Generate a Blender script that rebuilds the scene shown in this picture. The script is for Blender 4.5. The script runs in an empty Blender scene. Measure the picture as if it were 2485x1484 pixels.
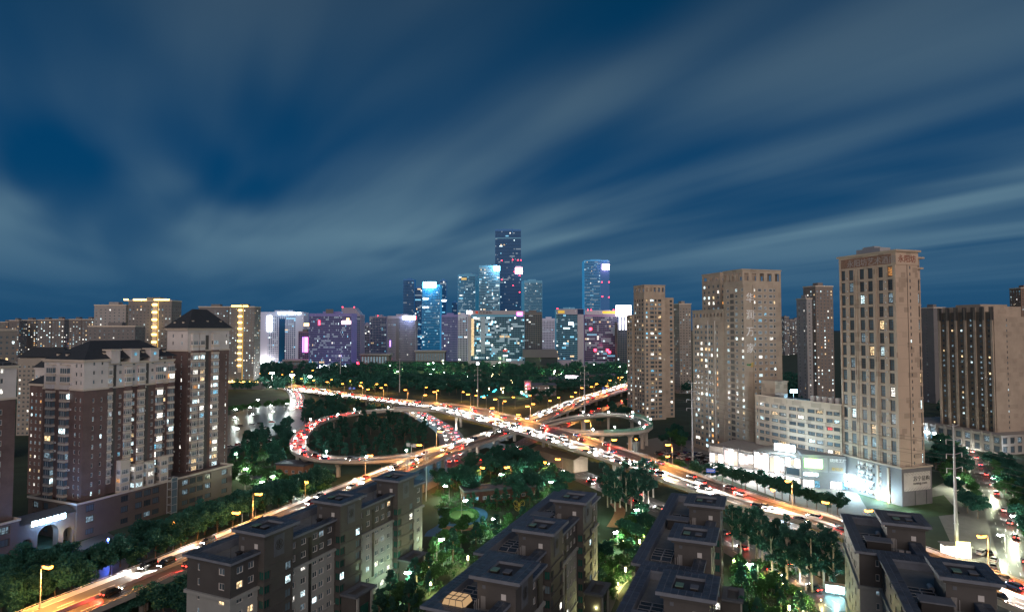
import bpy, math, random
import numpy as np
from mathutils import Vector

R = math.radians
rnd = random.Random(7)
scene = bpy.context.scene

# ------------------------------------------------------------------ camera, sky, light
CAM_H = 72.0                      # the photographer stands on a tower roof
FPX, CX, CY = 1486.6, 1242.5, 742.0    # survey constants: focal length and centre, photo measured 2485 wide
PITCH = math.atan(56.5 / FPX)
cam = bpy.data.cameras.new("camera")
cam.sensor_width = 36.0
cam.lens = 36.0 * FPX / 2485.0
cam.clip_start, cam.clip_end = 1.0, 30000.0
cam_o = bpy.data.objects.new("camera", cam)
cam_o.location = (0, 0, CAM_H)
cam_o.rotation_euler = (R(90) + PITCH, 0, 0)
scene.collection.objects.link(cam_o)
scene.camera = cam_o

world = bpy.data.worlds.new("World")
scene.world = world
world.use_nodes = True
SKY_STRENGTH = 1.12
SEEDS = (88.2, 90.7, 2.9)
sun = bpy.data.lights.new("city_glow", 'SUN')
sun.energy, sun.angle, sun.color = 2.0, R(75), (1.0, 0.75, 0.61)
sun_o = bpy.data.objects.new("city_glow", sun)
sun_o.rotation_euler = (R(73), 0, R(4))     # low, from behind the camera
scene.collection.objects.link(sun_o)

scene.view_settings.view_transform = 'Standard'
scene.view_settings.look = 'None'
scene.view_settings.exposure = 0.0
scene.view_settings.gamma = 1.0
scene.view_settings.use_curve_mapping = False
scene.render.engine = 'CYCLES'
cy = scene.cycles
cy.max_bounces, cy.diffuse_bounces, cy.glossy_bounces = 3, 2, 2
cy.transmission_bounces, cy.transparent_max_bounces = 2, 4
cy.sample_clamp_indirect = 2.0
cy.sample_clamp_direct = 0.0
cy.use_denoising = True
cy.caustics_reflective = cy.caustics_refractive = False

def build_sky():
    nt = world.node_tree
    N, L = nt.nodes, nt.links
    N.clear()
    out = N.new('ShaderNodeOutputWorld'); bg = N.new('ShaderNodeBackground')
    L.new(bg.outputs[0], out.inputs[0]); bg.inputs[1].default_value = SKY_STRENGTH
    tc = N.new('ShaderNodeTexCoord'); sep = N.new('ShaderNodeSeparateXYZ')
    L.new(tc.outputs['Generated'], sep.inputs[0])
    def M(op, a, b=None, c=None, clamp=False):
        n = N.new('ShaderNodeMath'); n.operation = op; n.use_clamp = clamp
        for i, x in enumerate((a, b, c)):
            if x is None: continue
            if isinstance(x, (int, float)): n.inputs[i].default_value = x
            else: L.new(x, n.inputs[i])
        return n.outputs[0]
    X, Y, Z = sep.outputs
    den = M('ADD', M('MAXIMUM', Z, 0.0), 0.045)
    px, py = M('DIVIDE', X, den), M('DIVIDE', Y, den)
    a = R(-31)                              # the wind blows the cloud sheet along this heading
    along = M('ADD', M('MULTIPLY', px, math.sin(a)), M('MULTIPLY', py, math.cos(a)))
    across = M('SUBTRACT', M('MULTIPLY', px, math.cos(a)), M('MULTIPLY', py, math.sin(a)))
    def noise(sa, sc, seed, detail, dist=0.0, rough=0.5):
        c = N.new('ShaderNodeCombineXYZ')
        L.new(M('MULTIPLY', across, sa), c.inputs[0]); L.new(M('MULTIPLY', along, sc), c.inputs[1])
        c.inputs[2].default_value = seed
        n = N.new('ShaderNodeTexNoise'); n.inputs['Scale'].default_value = 1.0
        n.inputs['Detail'].default_value = detail; n.inputs['Roughness'].default_value = rough
        n.inputs['Distortion'].default_value = dist
        L.new(c.outputs[0], n.inputs['Vector'])
        return n.outputs[0]
    big = noise(0.42, 0.20, SEEDS[0], 2.0, 0.6)
    mid = noise(0.95, 0.22, SEEDS[1], 2.0, 0.5)
    fine = noise(2.6, 0.36, SEEDS[2], 3.0, 0.5)
    s = M('ADD', M('ADD', M('MULTIPLY', big, 0.52), M('MULTIPLY', mid, 0.46)), M('MULTIPLY', fine, 0.08))
    mr = N.new('ShaderNodeMapRange'); mr.interpolation_type = 'SMOOTHSTEP'
    mr.inputs[1].default_value, mr.inputs[2].default_value = 0.42, 0.67
    L.new(s, mr.inputs[0])
    lowm = N.new('ShaderNodeMapRange'); lowm.interpolation_type = 'SMOOTHSTEP'      # far cloud sheets merge into an even deck
    lowm.inputs[1].default_value, lowm.inputs[2].default_value = 0.02, 0.22
    lowm.inputs[3].default_value, lowm.inputs[4].default_value = 0.25, 1.0
    L.new(Z, lowm.inputs[0])
    cloud = M('ADD', M('MULTIPLY', M('SUBTRACT', mr.outputs[0], 0.55), lowm.outputs[0]), 0.55)
    # clear-sky colour by elevation, cloud colour by elevation (lit from the city below)
    def ramp(fac, stops):
        r = N.new('ShaderNodeValToRGB'); e = r.color_ramp.elements
        e[0].position, e[0].color = stops[0][0], (*stops[0][1], 1)
        e[1].position, e[1].color = stops[-1][0], (*stops[-1][1], 1)
        for p, c in stops[1:-1]:
            k = e.new(p); k.color = (*c, 1)
        L.new(fac, r.inputs[0]); return r.outputs[0]
    Zc = M('MAXIMUM', Z, 0.0)
    clear = ramp(Zc, [(0.0, (0.006, 0.052, 0.125)), (0.10, (0.003, 0.050, 0.130)), (0.25, (0.001, 0.042, 0.120)),
                      (0.50, (0.001, 0.030, 0.080)), (1.0, (0.001, 0.022, 0.060))])
    cl = ramp(Zc, [(0.0, (0.012, 0.060, 0.135)), (0.05, (0.035, 0.105, 0.190)), (0.15, (0.125, 0.225, 0.290)),
                   (0.28, (0.068, 0.130, 0.190)), (0.50, (0.046, 0.082, 0.124)), (1.0, (0.040, 0.068, 0.100))])
    mx = N.new('ShaderNodeMix'); mx.data_type = 'RGBA'
    L.new(M('MULTIPLY', cloud, 0.88), mx.inputs[0]); L.new(clear, mx.inputs[6]); L.new(cl, mx.inputs[7])
    # below the horizon: dull city ground
    low = N.new('ShaderNodeMix'); low.data_type = 'RGBA'
    L.new(M('GREATER_THAN', Z, -0.002), low.inputs[0])
    low.inputs[6].default_value = (0.012, 0.020, 0.030, 1); L.new(mx.outputs[2], low.inputs[7])
    L.new(low.outputs[2], bg.inputs[0])
build_sky()

# ------------------------------------------------------------------ survey helpers
def W(u, v, z=0.0):
    """Ground survey: the place at height z that the sight line (u, v) of the survey photo meets."""
    x, y = (u - CX) / FPX, (CY - v) / FPX
    d = (x, math.cos(PITCH) - y * math.sin(PITCH), math.sin(PITCH) + y * math.cos(PITCH))
    t = (z - CAM_H) / d[2]
    return (d[0] * t, d[1] * t)
def at_depth(u, v, dep):
    """x and height of the sight line (u, v) at ground distance dep."""
    x, y = (u - CX) / FPX, (CY - v) / FPX
    t = dep / (math.cos(PITCH) - y * math.sin(PITCH))
    return (x * t, CAM_H + t * (math.sin(PITCH) + y * math.cos(PITCH)))
def tline(x0, y0, u, ang):
    k = (u - CX) / FPX
    return (k * y0 - x0) / (math.sin(ang) - k * math.cos(ang))

# ------------------------------------------------------------------ materials
MATS = {}
def mat(name, col, rough=0.7, metal=0.0, emit=None, es=0.0, var=0.0, vscale=0.6, rvar=0.0, stripes=None,
        patch=None, spec=0.5, sample=True, bump=0.0):
    if name in MATS: return MATS[name]
    m = bpy.data.materials.new(name); m.use_nodes = True
    nt = m.node_tree; N, L = nt.nodes, nt.links
    b = N['Principled BSDF']
    b.inputs['Base Color'].default_value = (*col, 1)
    b.inputs['Roughness'].default_value = rough
    b.inputs['Metallic'].default_value = metal
    b.inputs['Specular IOR Level'].default_value = spec
    src = None
    if var or rvar or stripes or patch or bump:
        tc = N.new('ShaderNodeTexCoord'); geo = N.new('ShaderNodeNewGeometry')
        fac = None
        def hsv(prev, value):
            h = N.new('ShaderNodeHueSaturation')
            if prev is None: h.inputs['Color'].default_value = (*col, 1)
            else: L.new(prev, h.inputs['Color'])
            L.new(value, h.inputs['Value']); return h.outputs[0]
        def mrange(x, a, c, lo=0.25, hi=0.75):
            r = N.new('ShaderNodeMapRange')
            r.inputs[1].default_value, r.inputs[2].default_value = lo, hi
            r.inputs[3].default_value, r.inputs[4].default_value = a, c
            L.new(x, r.inputs[0]); return r.outputs[0]
        if var:
            n = N.new('ShaderNodeTexNoise'); n.inputs['Scale'].default_value = vscale
            n.inputs['Detail'].default_value = 6; n.inputs['Roughness'].default_value = 0.65
            L.new(geo.outputs['Position'], n.inputs['Vector'])
            src = hsv(src, mrange(n.outputs[0], 1 - var, 1 + var))
            if bump:
                bp = N.new('ShaderNodeBump'); bp.inputs['Strength'].default_value = bump
                n2 = N.new('ShaderNodeTexNoise'); n2.inputs['Scale'].default_value = vscale * 6; n2.inputs['Detail'].default_value = 4
                L.new(geo.outputs['Position'], n2.inputs['Vector']); L.new(n2.outputs[0], bp.inputs['Height'])
                L.new(bp.outputs[0], b.inputs['Normal'])
        if rvar:
            oi = N.new('ShaderNodeObjectInfo')
            src = hsv(src, mrange(oi.outputs['Random'], 1 - rvar, 1 + rvar, 0, 1))
        if stripes:                       # fine horizontal courses: (pitch, depth)
            sep = N.new('ShaderNodeSeparateXYZ'); L.new(geo.outputs['Position'], sep.inputs[0])
            md = N.new('ShaderNodeMath'); md.operation = 'FRACT'
            dv = N.new('ShaderNodeMath'); dv.operation = 'DIVIDE'; dv.inputs[1].default_value = stripes[0]
            L.new(sep.outputs[2], dv.inputs[0]); L.new(dv.outputs[0], md.inputs[0])
            g = N.new('ShaderNodeMath'); g.operation = 'GREATER_THAN'; g.inputs[1].default_value = 0.82
            L.new(md.outputs[0], g.inputs[0])
            src = hsv(src, mrange(g.outputs[0], 1.0, 1 - stripes[1], 0, 1))
        if patch:                         # repainted rectangles: (size, strength)
            br = N.new('ShaderNodeTexBrick'); br.inputs['Scale'].default_value = 1.0
            br.inputs['Mortar Size'].default_value = 0.0
            br.inputs['Color1'].default_value = (0, 0, 0, 1); br.inputs['Color2'].default_value = (1, 1, 1, 1)
            br.inputs['Brick Width'].default_value = patch[0]; br.inputs['Row Height'].default_value = patch[0] * 0.8
            cb = N.new('ShaderNodeCombineXYZ'); sp = N.new('ShaderNodeSeparateXYZ')
            L.new(tc.outputs['Object'], sp.inputs[0])
            ad = N.new('ShaderNodeMath'); ad.operation = 'ADD'
            L.new(sp.outputs[0], ad.inputs[0]); L.new(sp.outputs[1], ad.inputs[1])
            L.new(ad.outputs[0], cb.inputs[0]); L.new(sp.outputs[2], cb.inputs[1])
            L.new(cb.outputs[0], br.inputs['Vector'])
            src = hsv(src, mrange(br.outputs[0], 1.0, 1 - patch[1], 0.8, 0.84))
    if src is not None: L.new(src, b.inputs['Base Color'])
    if emit is not None:
        b.inputs['Emission Color'].default_value = (*emit, 1)
        b.inputs['Emission Strength'].default_value = es
        m.cycles.emission_sampling = 'FRONT' if sample else 'NONE'
    MATS[name] = m
    return m

def lit_mat(name, col, lo, hi, scale=3.0):
    """A lit room behind glass: brightness differs by window and by what stands in the room."""
    m = bpy.data.materials.new(name); m.use_nodes = True
    nt = m.node_tree; N, L = nt.nodes, nt.links
    b = N['Principled BSDF']
    b.inputs['Base Color'].default_value = (0.05, 0.06, 0.07, 1); b.inputs['Roughness'].default_value = 0.12
    oi = N.new('ShaderNodeObjectInfo'); geo = N.new('ShaderNodeNewGeometry')
    n = N.new('ShaderNodeTexNoise'); n.inputs['Scale'].default_value = scale * 0.5; n.inputs['Detail'].default_value = 1
    L.new(geo.outputs['Position'], n.inputs['Vector'])
    r = N.new('ShaderNodeMapRange'); r.inputs[1].default_value, r.inputs[2].default_value = 0.36, 0.66
    r.inputs[3].default_value, r.inputs[4].default_value = lo, hi
    L.new(n.outputs[0], r.inputs[0])
    b.inputs['Emission Color'].default_value = (*col, 1)
    mu = N.new('ShaderNodeMath'); mu.operation = 'MULTIPLY_ADD'
    mu.inputs[1].default_value = 0.8; mu.inputs[2].default_value = 0.4
    L.new(oi.outputs['Random'], mu.inputs[0])
    m2 = N.new('ShaderNodeMath'); m2.operation = 'MULTIPLY'
    L.new(mu.outputs[0], m2.inputs[0]); L.new(r.outputs[0], m2.inputs[1])
    L.new(m2.outputs[0], b.inputs['Emission Strength'])
    m.cycles.emission_sampling = 'NONE'
    MATS[name] = m
    return m

def leaf_mat(name, col, var=0.35):
    m = bpy.data.materials.new(name); m.use_nodes = True
    nt = m.node_tree; N, L = nt.nodes, nt.links
    b = N['Principled BSDF']; out = N['Material Output']
    oi = N.new('ShaderNodeObjectInfo'); geo = N.new('ShaderNodeNewGeometry')
    n = N.new('ShaderNodeTexNoise'); n.inputs['Scale'].default_value = 0.9; n.inputs['Detail'].default_value = 4
    L.new(geo.outputs['Position'], n.inputs['Vector'])
    ad = N.new('ShaderNodeMath'); ad.operation = 'ADD'; L.new(n.outputs[0], ad.inputs[0])
    ml = N.new('ShaderNodeMath'); ml.operation = 'MULTIPLY'; ml.inputs[1].default_value = 0.5
    L.new(oi.outputs['Random'], ml.inputs[0]); L.new(ml.outputs[0], ad.inputs[1])
    r = N.new('ShaderNodeMapRange'); r.inputs[1].default_value, r.inputs[2].default_value = 0.4, 1.1
    r.inputs[3].default_value, r.inputs[4].default_value = 1 - var, 1 + var
    L.new(ad.outputs[0], r.inputs[0])
    h = N.new('ShaderNodeHueSaturation'); h.inputs['Color'].default_value = (*col, 1)
    L.new(r.outputs[0], h.inputs['Value'])
    L.new(h.outputs[0], b.inputs['Base Color']); b.inputs['Roughness'].default_value = 0.6
    b.inputs['Specular IOR Level'].default_value = 0.25
    tr = N.new('ShaderNodeBsdfTranslucent'); L.new(h.outputs[0], tr.inputs[0])
    mx = N.new('ShaderNodeMixShader'); mx.inputs[0].default_value = 0.35
    L.new(b.outputs[0], mx.inputs[1]); L.new(tr.outputs[0], mx.inputs[2]); L.new(mx.outputs[0], out.inputs[0])
    MATS[name] = m
    return m

def emit_mat(name, col, s, sample=False):
    return mat(name, (0.02, 0.02, 0.02), 0.4, emit=col, es=s, sample=sample)

# ------------------------------------------------------------------ mesh building
class MB:
    def __init__(s): s.v, s.f, s.m = [], [], []
    def quad(s, a, b, c, d, mi=0):
        n = len(s.v); s.v += [a, b, c, d]; s.f.append((n, n + 1, n + 2, n + 3)); s.m.append(mi)
    def poly(s, pts, mi=0):
        n = len(s.v); s.v += list(pts); s.f.append(tuple(range(n, n + len(pts)))); s.m.append(mi)
    def box(s, x0, x1, y0, y1, z0, z1, mi=0, skip=''):
        n = len(s.v)
        s.v += [(x0, y0, z0), (x1, y0, z0), (x1, y1, z0), (x0, y1, z0), (x0, y0, z1), (x1, y0, z1), (x1, y1, z1), (x0, y1, z1)]
        for k, q in (('d', (0, 3, 2, 1)), ('u', (4, 5, 6, 7)), ('F', (0, 1, 5, 4)), ('R', (1, 2, 6, 5)), ('B', (2, 3, 7, 6)), ('L', (3, 0, 4, 7))):
            if k in skip: continue
            s.f.append(tuple(n + i for i in q)); s.m.append(mi)
        return s
    def hull(s, lo, hi, mi=0):
        """Frustum between two polygons with equal counts (lists of xyz)."""
        n = len(s.v); k = len(lo); s.v += list(lo) + list(hi)
        for i in range(k):
            j = (i + 1) % k; s.f.append((n + i, n + j, n + k + j, n + k + i)); s.m.append(mi)
        s.f.append(tuple(n + k + i for i in range(k))); s.m.append(mi)
        s.f.append(tuple(n + i for i in reversed(range(k)))); s.m.append(mi)
        return s
    def tube(s, p, q, r0, r1, n=8, mi=0, caps=True):
        p, q = Vector(p), Vector(q); d = (q - p)
        if d.length < 1e-6: return s
        d.normalize(); up = Vector((0, 0, 1)) if abs(d.z) < 0.95 else Vector((1, 0, 0))
        a = d.cross(up).normalized(); b = d.cross(a)
        lo = [tuple(p + (a * math.cos(2 * math.pi * i / n) + b * math.sin(2 * math.pi * i / n)) * r0) for i in range(n)]
        hi = [tuple(q + (a * math.cos(2 * math.pi * i / n) + b * math.sin(2 * math.pi * i / n)) * r1) for i in range(n)]
        k = len(s.v); s.v += lo + hi
        for i in range(n):
            j = (i + 1) % n; s.f.append((k + i, k + n + i, k + n + j, k + j)); s.m.append(mi)
        if caps:
            s.f.append(tuple(k + n + i for i in reversed(range(n)))); s.m.append(mi)
            s.f.append(tuple(k + i for i in range(n))); s.m.append(mi)
        return s
    def bar(s, p, q, w, h, mi=0):
        """Box beam from p to q, w wide (horizontally), h high, top at the given points."""
        p, q = Vector(p), Vector(q); d = q - p
        n = Vector((-d.y, d.x, 0))
        n = (n.normalized() if n.length > 1e-6 else Vector((1, 0, 0))) * (w / 2)
        dz = Vector((0, 0, h))
        k = len(s.v)
        for e in (p, q):
            s.v += [tuple(e - n - dz), tuple(e + n - dz), tuple(e + n), tuple(e - n)]
        for a, b in ((0, 1), (1, 2), (2, 3), (3, 0)):
            s.f.append((k + a, k + b, k + 4 + b, k + 4 + a)); s.m.append(mi)
        s.f.append((k + 3, k + 2, k + 1, k)); s.m.append(mi)
        s.f.append((k + 4, k + 5, k + 6, k + 7)); s.m.append(mi)
        return s
    def mesh(s, name, mats):
        me = bpy.data.meshes.new(name)
        me.from_pydata(s.v, [], s.f)
        for m in (mats if isinstance(mats, (list, tuple)) else [mats]): me.materials.append(m)
        if any(s.m): me.polygons.foreach_set('material_index', s.m)
        me.update()
        return me
    def build(s, name, mats, parent=None, loc=(0, 0, 0), rz=0.0):
        return link(name, s.mesh(name, mats), parent, loc, rz)

def link(name, data, parent=None, loc=(0, 0, 0), rz=0.0, scale=None):
    o = bpy.data.objects.new(name, data)
    o.location = loc
    if isinstance(rz, (tuple, list)): o.rotation_euler = rz
    elif rz: o.rotation_euler = (0, 0, rz)
    if scale is not None: o.scale = scale if isinstance(scale, (tuple, list)) else (scale,) * 3
    if parent is not None: o.parent = parent
    scene.collection.objects.link(o)
    return o
ORDW = ['first', 'second', 'third', 'fourth', 'fifth', 'sixth', 'seventh', 'eighth', 'ninth', 'tenth', 'eleventh', 'twelfth', 'thirteenth', 'fourteenth', 'fifteenth', 'sixteenth']
def nth(i):
    if i < len(ORDW): return ORDW[i]
    n = i + 1
    return '%d%s' % (n, 'th' if 10 <= n % 100 <= 20 else {1: 'st', 2: 'nd', 3: 'rd'}.get(n % 10, 'th'))
def tag(o, label=None, cat=None, group=None, kind=None):
    if label: o['label'] = label
    if cat: o['category'] = cat
    if group: o['group'] = group
    if kind: o['kind'] = kind
    return o
def thing(name, label, cat, loc=(0, 0, 0), rz=0.0, group=None):
    o = link(name, None, None, loc, rz); o.empty_display_size = 0.5
    return tag(o, label, cat, group)
def lamp(parent, loc, col, watt, radius=0.3, name='lamp_light', kind='POINT', rot=None, size=None, blend=1.0):
    d = bpy.data.lights.new(name, kind); d.color = col; d.energy = watt
    d.shadow_soft_size = radius
    if kind == 'SPOT': d.spot_size = size; d.spot_blend = blend
    o = bpy.data.objects.new(name, d); o.location = loc
    if rot: o.rotation_euler = rot
    if parent is not None: o.parent = parent
    scene.collection.objects.link(o)
    return o

# palette
ASPHALT = mat('asphalt', (0.085, 0.082, 0.082), 0.40, var=0.25, vscale=0.25)
ASPHALT_G = mat('ground_asphalt', (0.075, 0.075, 0.078), 0.36, var=0.3, vscale=0.15)
CONC = mat('concrete', (0.42, 0.39, 0.35), 0.8, var=0.14, vscale=0.35, bump=0.1)
PAINT = mat('road_paint', (0.75, 0.75, 0.72), 0.6)
GROUND = mat('soil_and_grass', (0.024, 0.048, 0.026), 0.95, var=0.5, vscale=0.06)
GRASS = mat('lawn', (0.035, 0.075, 0.020), 0.95, var=0.4, vscale=0.3)
PAVING = mat('paving', (0.20, 0.19, 0.18), 0.75, var=0.2, vscale=0.3)
DKGLASS = mat('dark_window_glass', (0.085, 0.130, 0.165), 0.22, rvar=0.6, spec=0.22)
GRNGLASS = mat('green_bay_glass', (0.020, 0.095, 0.085), 0.2, rvar=0.35, spec=0.25)
WFRAME = mat('white_window_frame', (0.62, 0.62, 0.62), 0.5)
DFRAME = mat('dark_window_frame', (0.055, 0.055, 0.06), 0.5)
STEEL = mat('galvanised_steel', (0.42, 0.43, 0.45), 0.5, 0.35, var=0.1)
DSTEEL = mat('dark_steel', (0.07, 0.075, 0.08), 0.55, 0.2)
LIT = {
    'cool': lit_mat('lit_cool', (0.72, 0.95, 1.0), 0.5, 3.6),
    'white': lit_mat('lit_white', (1.0, 0.96, 0.86), 0.6, 4.0),
    'warm': lit_mat('lit_warm', (1.0, 0.70, 0.36), 0.35, 2.4),
    'cyan': lit_mat('lit_cyan', (0.22, 0.70, 1.0), 0.3, 1.8),
    'dim': lit_mat('lit_dim', (0.55, 0.80, 0.95), 0.08, 0.5),
    'amber': lit_mat('lit_amber', (1.0, 0.42, 0.10), 0.5, 2.0),
    'green': lit_mat('lit_green', (0.35, 1.0, 0.25), 0.2, 1.4),
    'red': lit_mat('lit_red', (1.0, 0.10, 0.10), 0.4, 2.0),
}
LITK = list(LIT)
# ------------------------------------------------------------------ facades with real openings
ANG = {'F': 0.0, 'R': math.pi / 2, 'B': math.pi, 'L': -math.pi / 2}
def side(box, s):
    x0, x1, y0, y1 = box
    return {'F': ((x0, y0), (1, 0), (0, -1), x1 - x0), 'R': ((x1, y0), (0, 1), (1, 0), y1 - y0),
            'B': ((x1, y1), (-1, 0), (0, 1), x1 - x0), 'L': ((x0, y1), (0, -1), (-1, 0), y1 - y0)}[s]
def spt(box, s, a, z, d=0.0):
    o, A, N, _ = side(box, s)
    return (o[0] + A[0] * a + N[0] * d, o[1] + A[1] * a + N[1] * d, z)

WIN_CACHE = {}
def window_mesh(kind, lit, frame):
    """Unit window, 1 wide and 1 high, facing -Y: frame, bars and pane. kind = (vertical bars, horizontal bars)."""
    key = (kind, lit, frame.name)
    if key in WIN_CACHE: return WIN_CACHE[key]
    mb = MB(); nv, nh = kind
    pane = DKGLASS if lit is None else GRNGLASS if lit == 'glass' else LIT[lit]
    mb.quad((-.5, 0, 0), (.5, 0, 0), (.5, 0, 1), (-.5, 0, 1), 1)
    t, d = 0.055, -0.05
    def vb(x, w):
        mb.quad((x - w, d, 0), (x + w, d, 0), (x + w, d, 1), (x - w, d, 1), 0)
        mb.quad((x + w, d, 0), (x + w, -.002, 0), (x + w, -.002, 1), (x + w, d, 1), 0)
        mb.quad((x - w, -.002, 0), (x - w, d, 0), (x - w, d, 1), (x - w, -.002, 1), 0)
    def hb(z, w):
        e = d + .003
        mb.quad((-.5, e, z - w), (.5, e, z - w), (.5, e, z + w), (-.5, e, z + w), 0)
        mb.quad((-.5, -.002, z - w), (.5, -.002, z - w), (.5, e, z - w), (-.5, e, z - w), 0)
        mb.quad((-.5, e, z + w), (.5, e, z + w), (.5, -.002, z + w), (-.5, -.002, z + w), 0)
    vb(-.5 + t, t); vb(.5 - t, t); hb(t, t); hb(1 - t, t)
    for i in range(nv): vb(-.5 + (i + 1) / (nv + 1), 0.022)
    for i in range(nh): hb((i + 1) / (nh + 1) if nh > 1 else 0.68, 0.02)
    me = mb.mesh('window', [frame, pane])
    WIN_CACHE[key] = me
    return me

def pick(rng, probs):
    x = rng.random()
    for k, p in probs:
        x -= p
        if x < 0: return k
    return None
P_HOME = [('cool', .05), ('white', .045), ('warm', .03), ('cyan', .02), ('dim', .13), ('amber', .008)]
P_FEW = [('cool', .03), ('white', .03), ('warm', .02), ('dim', .10)]
P_BUSY = [('cool', .09), ('white', .08), ('warm', .05), ('cyan', .025), ('dim', .13), ('amber', .01)]

class Wins(list):
    def add(s, box, sd, a0, a1, z0, z1, kind, lit, rev):
        p = spt(box, sd, (a0 + a1) / 2, z0, -rev)
        s.append((p, ANG[sd], a1 - a0, z1 - z0, kind, lit))
    def place(s, parent, frame, limit=300, name='window'):
        """The first `limit` windows (nearest and largest listed first) are objects; the rest one joined part."""
        for p, a, w, h, kind, lit in s[:limit]:
            link(name, window_mesh(kind, lit, frame), parent, p, a, (w, 1.0, h))
        rest = s[limit:]
        if rest:
            joined_windows(rest, parent, frame)
def joined_windows(rest, parent, frame, name='windows', bars=True):
    mb = MB(); mats = [frame, DKGLASS, GRNGLASS] + [LIT[k] for k in LITK]
    for p, a, w, h, kind, lit in rest:
        ca, sa = math.cos(a), math.sin(a)
        def T(x, y, z): return (p[0] + ca * x * w - sa * y, p[1] + sa * x * w + ca * y, p[2] + z * h)
        mi = 1 if lit is None else 2 if lit == 'glass' else 3 + LITK.index(lit)
        mb.quad(T(-.5, 0, 0), T(.5, 0, 0), T(.5, 0, 1), T(-.5, 0, 1), mi)
        if bars:
            for i in range(kind[0]):
                x = -.5 + (i + 1) / (kind[0] + 1)
                mb.quad(T(x - .03, -.03, 0), T(x + .03, -.03, 0), T(x + .03, -.03, 1), T(x - .03, -.03, 1), 0)
            mb.quad(T(-.5, -.03, 0), T(.5, -.03, 0), T(.5, -.03, .06), T(-.5, -.03, .06), 0)
    o = mb.build(name, mats, parent)
    o['kind'] = 'stuff'
    return o

def wallface(mb, box, sd, z0, z1, cols, rows, mi=0, rev=0.2, wins=None, rng=rnd, probs=P_HOME, kind=(1, 0)):
    """One wall of a box, with an opening at every column x row. cols: (a0, a1[, kind[, rows]]); rows: (z0, z1)."""
    _, _, _, Lh = side(box, sd)
    P = lambda a, z, d=0.0: spt(box, sd, a, z, d)
    prev = 0.0
    for c in sorted(cols, key=lambda c: c[0]):
        a0, a1 = c[0], c[1]
        k = c[2] if len(c) > 2 and c[2] else kind
        rw = c[3] if len(c) > 3 else rows
        rw = sorted(r for r in rw if r[0] >= z0 and r[1] <= z1)
        if a0 - prev > 1e-4: mb.quad(P(prev, z0), P(a0, z0), P(a0, z1), P(prev, z1), mi)
        zp = z0
        for r0, r1 in rw:
            if r0 - zp > 1e-4: mb.quad(P(a0, zp), P(a1, zp), P(a1, r0), P(a0, r0), mi)
            mb.quad(P(a0, r0), P(a1, r0), P(a1, r0, -rev), P(a0, r0, -rev), mi)
            mb.quad(P(a0, r1, -rev), P(a1, r1, -rev), P(a1, r1), P(a0, r1), mi)
            mb.quad(P(a0, r0, 0), P(a0, r0, -rev), P(a0, r1, -rev), P(a0, r1, 0), mi)
            mb.quad(P(a1, r0, -rev), P(a1, r0, 0), P(a1, r1, 0), P(a1, r1, -rev), mi)
            if wins is not None:
                wins.add(box, sd, a0, a1, r0, r1, k if k != 'glass' else (1, 0),
                         'glass' if k == 'glass' and rng.random() > .12 else pick(rng, probs), rev)
            zp = r1
        if z1 - zp > 1e-4: mb.quad(P(a0, zp), P(a1, zp), P(a1, z1), P(a0, z1), mi)
        prev = a1
    if Lh - prev > 1e-4: mb.quad(P(prev, z0), P(Lh, z0), P(Lh, z1), P(prev, z1), mi)
def rows_of(z0, pitch, h, n, off=0.9):
    return [(z0 + i * pitch + off, z0 + i * pitch + off + h) for i in range(n)]
def ringbox(mb, x0, x1, y0, y1, w, z0, z1, mi=0):
    """A rectangular frame (parapet or roof border) of width w, inside the given outline."""
    mb.box(x0, x1, y0, y0 + w, z0, z1, mi); mb.box(x0, x1, y1 - w, y1, z0, z1, mi)
    mb.box(x0, x0 + w, y0 + w, y1 - w, z0, z1, mi, 'FB'); mb.box(x1 - w, x1, y0 + w, y1 - w, z0, z1, mi, 'FB')
def band(mb, x0, x1, y0, y1, z0, z1, out, mi=0):
    """A cornice running round a box, standing `out` proud; hollow where the box is."""
    ringbox(mb, x0 - out, x1 + out, y0 - out, y1 + out, out + 0.05, z0, z1, mi)
def grid_cols(L, n, w, a0=0.0, a1=None, kind=None):
    a1 = L if a1 is None else a1
    st = (a1 - a0) / n
    return [(a0 + st * (i + .5) - w / 2, a0 + st * (i + .5) + w / 2, kind) for i in range(n)]

AC_MESH = None
def aircon(parent, p, ang):
    global AC_MESH
    if AC_MESH is None:
        mb = MB(); mb.box(-.45, .45, -.4, -.02, 0, .62, 0)
        k = 10
        mb.poly([(-.12 + .24 * math.cos(2 * math.pi * i / k), -.405, .31 + .24 * math.sin(2 * math.pi * i / k)) for i in range(k)], 1)
        AC_MESH = mb.mesh('air_conditioner', [WFRAME, DSTEEL])
    link('air_conditioner', AC_MESH, parent, p, ang)

# ------------------------------------------------------------------ lettering
def sign_text(body, parent, loc, ang, size, material, name='sign_text', label=None, extrude=0.06, align='LEFT', vertical=False):
    cu = bpy.data.curves.new(name, 'FONT')
    cu.body = "\n".join(body) if vertical else body
    cu.size = size; cu.extrude = extrude; cu.align_x = align
    cu.resolution_u = 2
    if vertical: cu.space_line = 1.25
    cu.materials.append(material)
    tmp = bpy.data.objects.new(name, cu); scene.collection.objects.link(tmp)
    dg = bpy.context.evaluated_depsgraph_get(); me = bpy.data.meshes.new_from_object(tmp.evaluated_get(dg))
    bpy.data.objects.remove(tmp); bpy.data.curves.remove(cu)
    if not me.materials: me.materials.append(material)
    o = bpy.data.objects.new(name, me)
    o.location = loc; o.rotation_euler = (R(90), 0, ang)
    if parent is not None: o.parent = parent
    if label: o['label'] = label
    scene.collection.objects.link(o)
    return o
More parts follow.
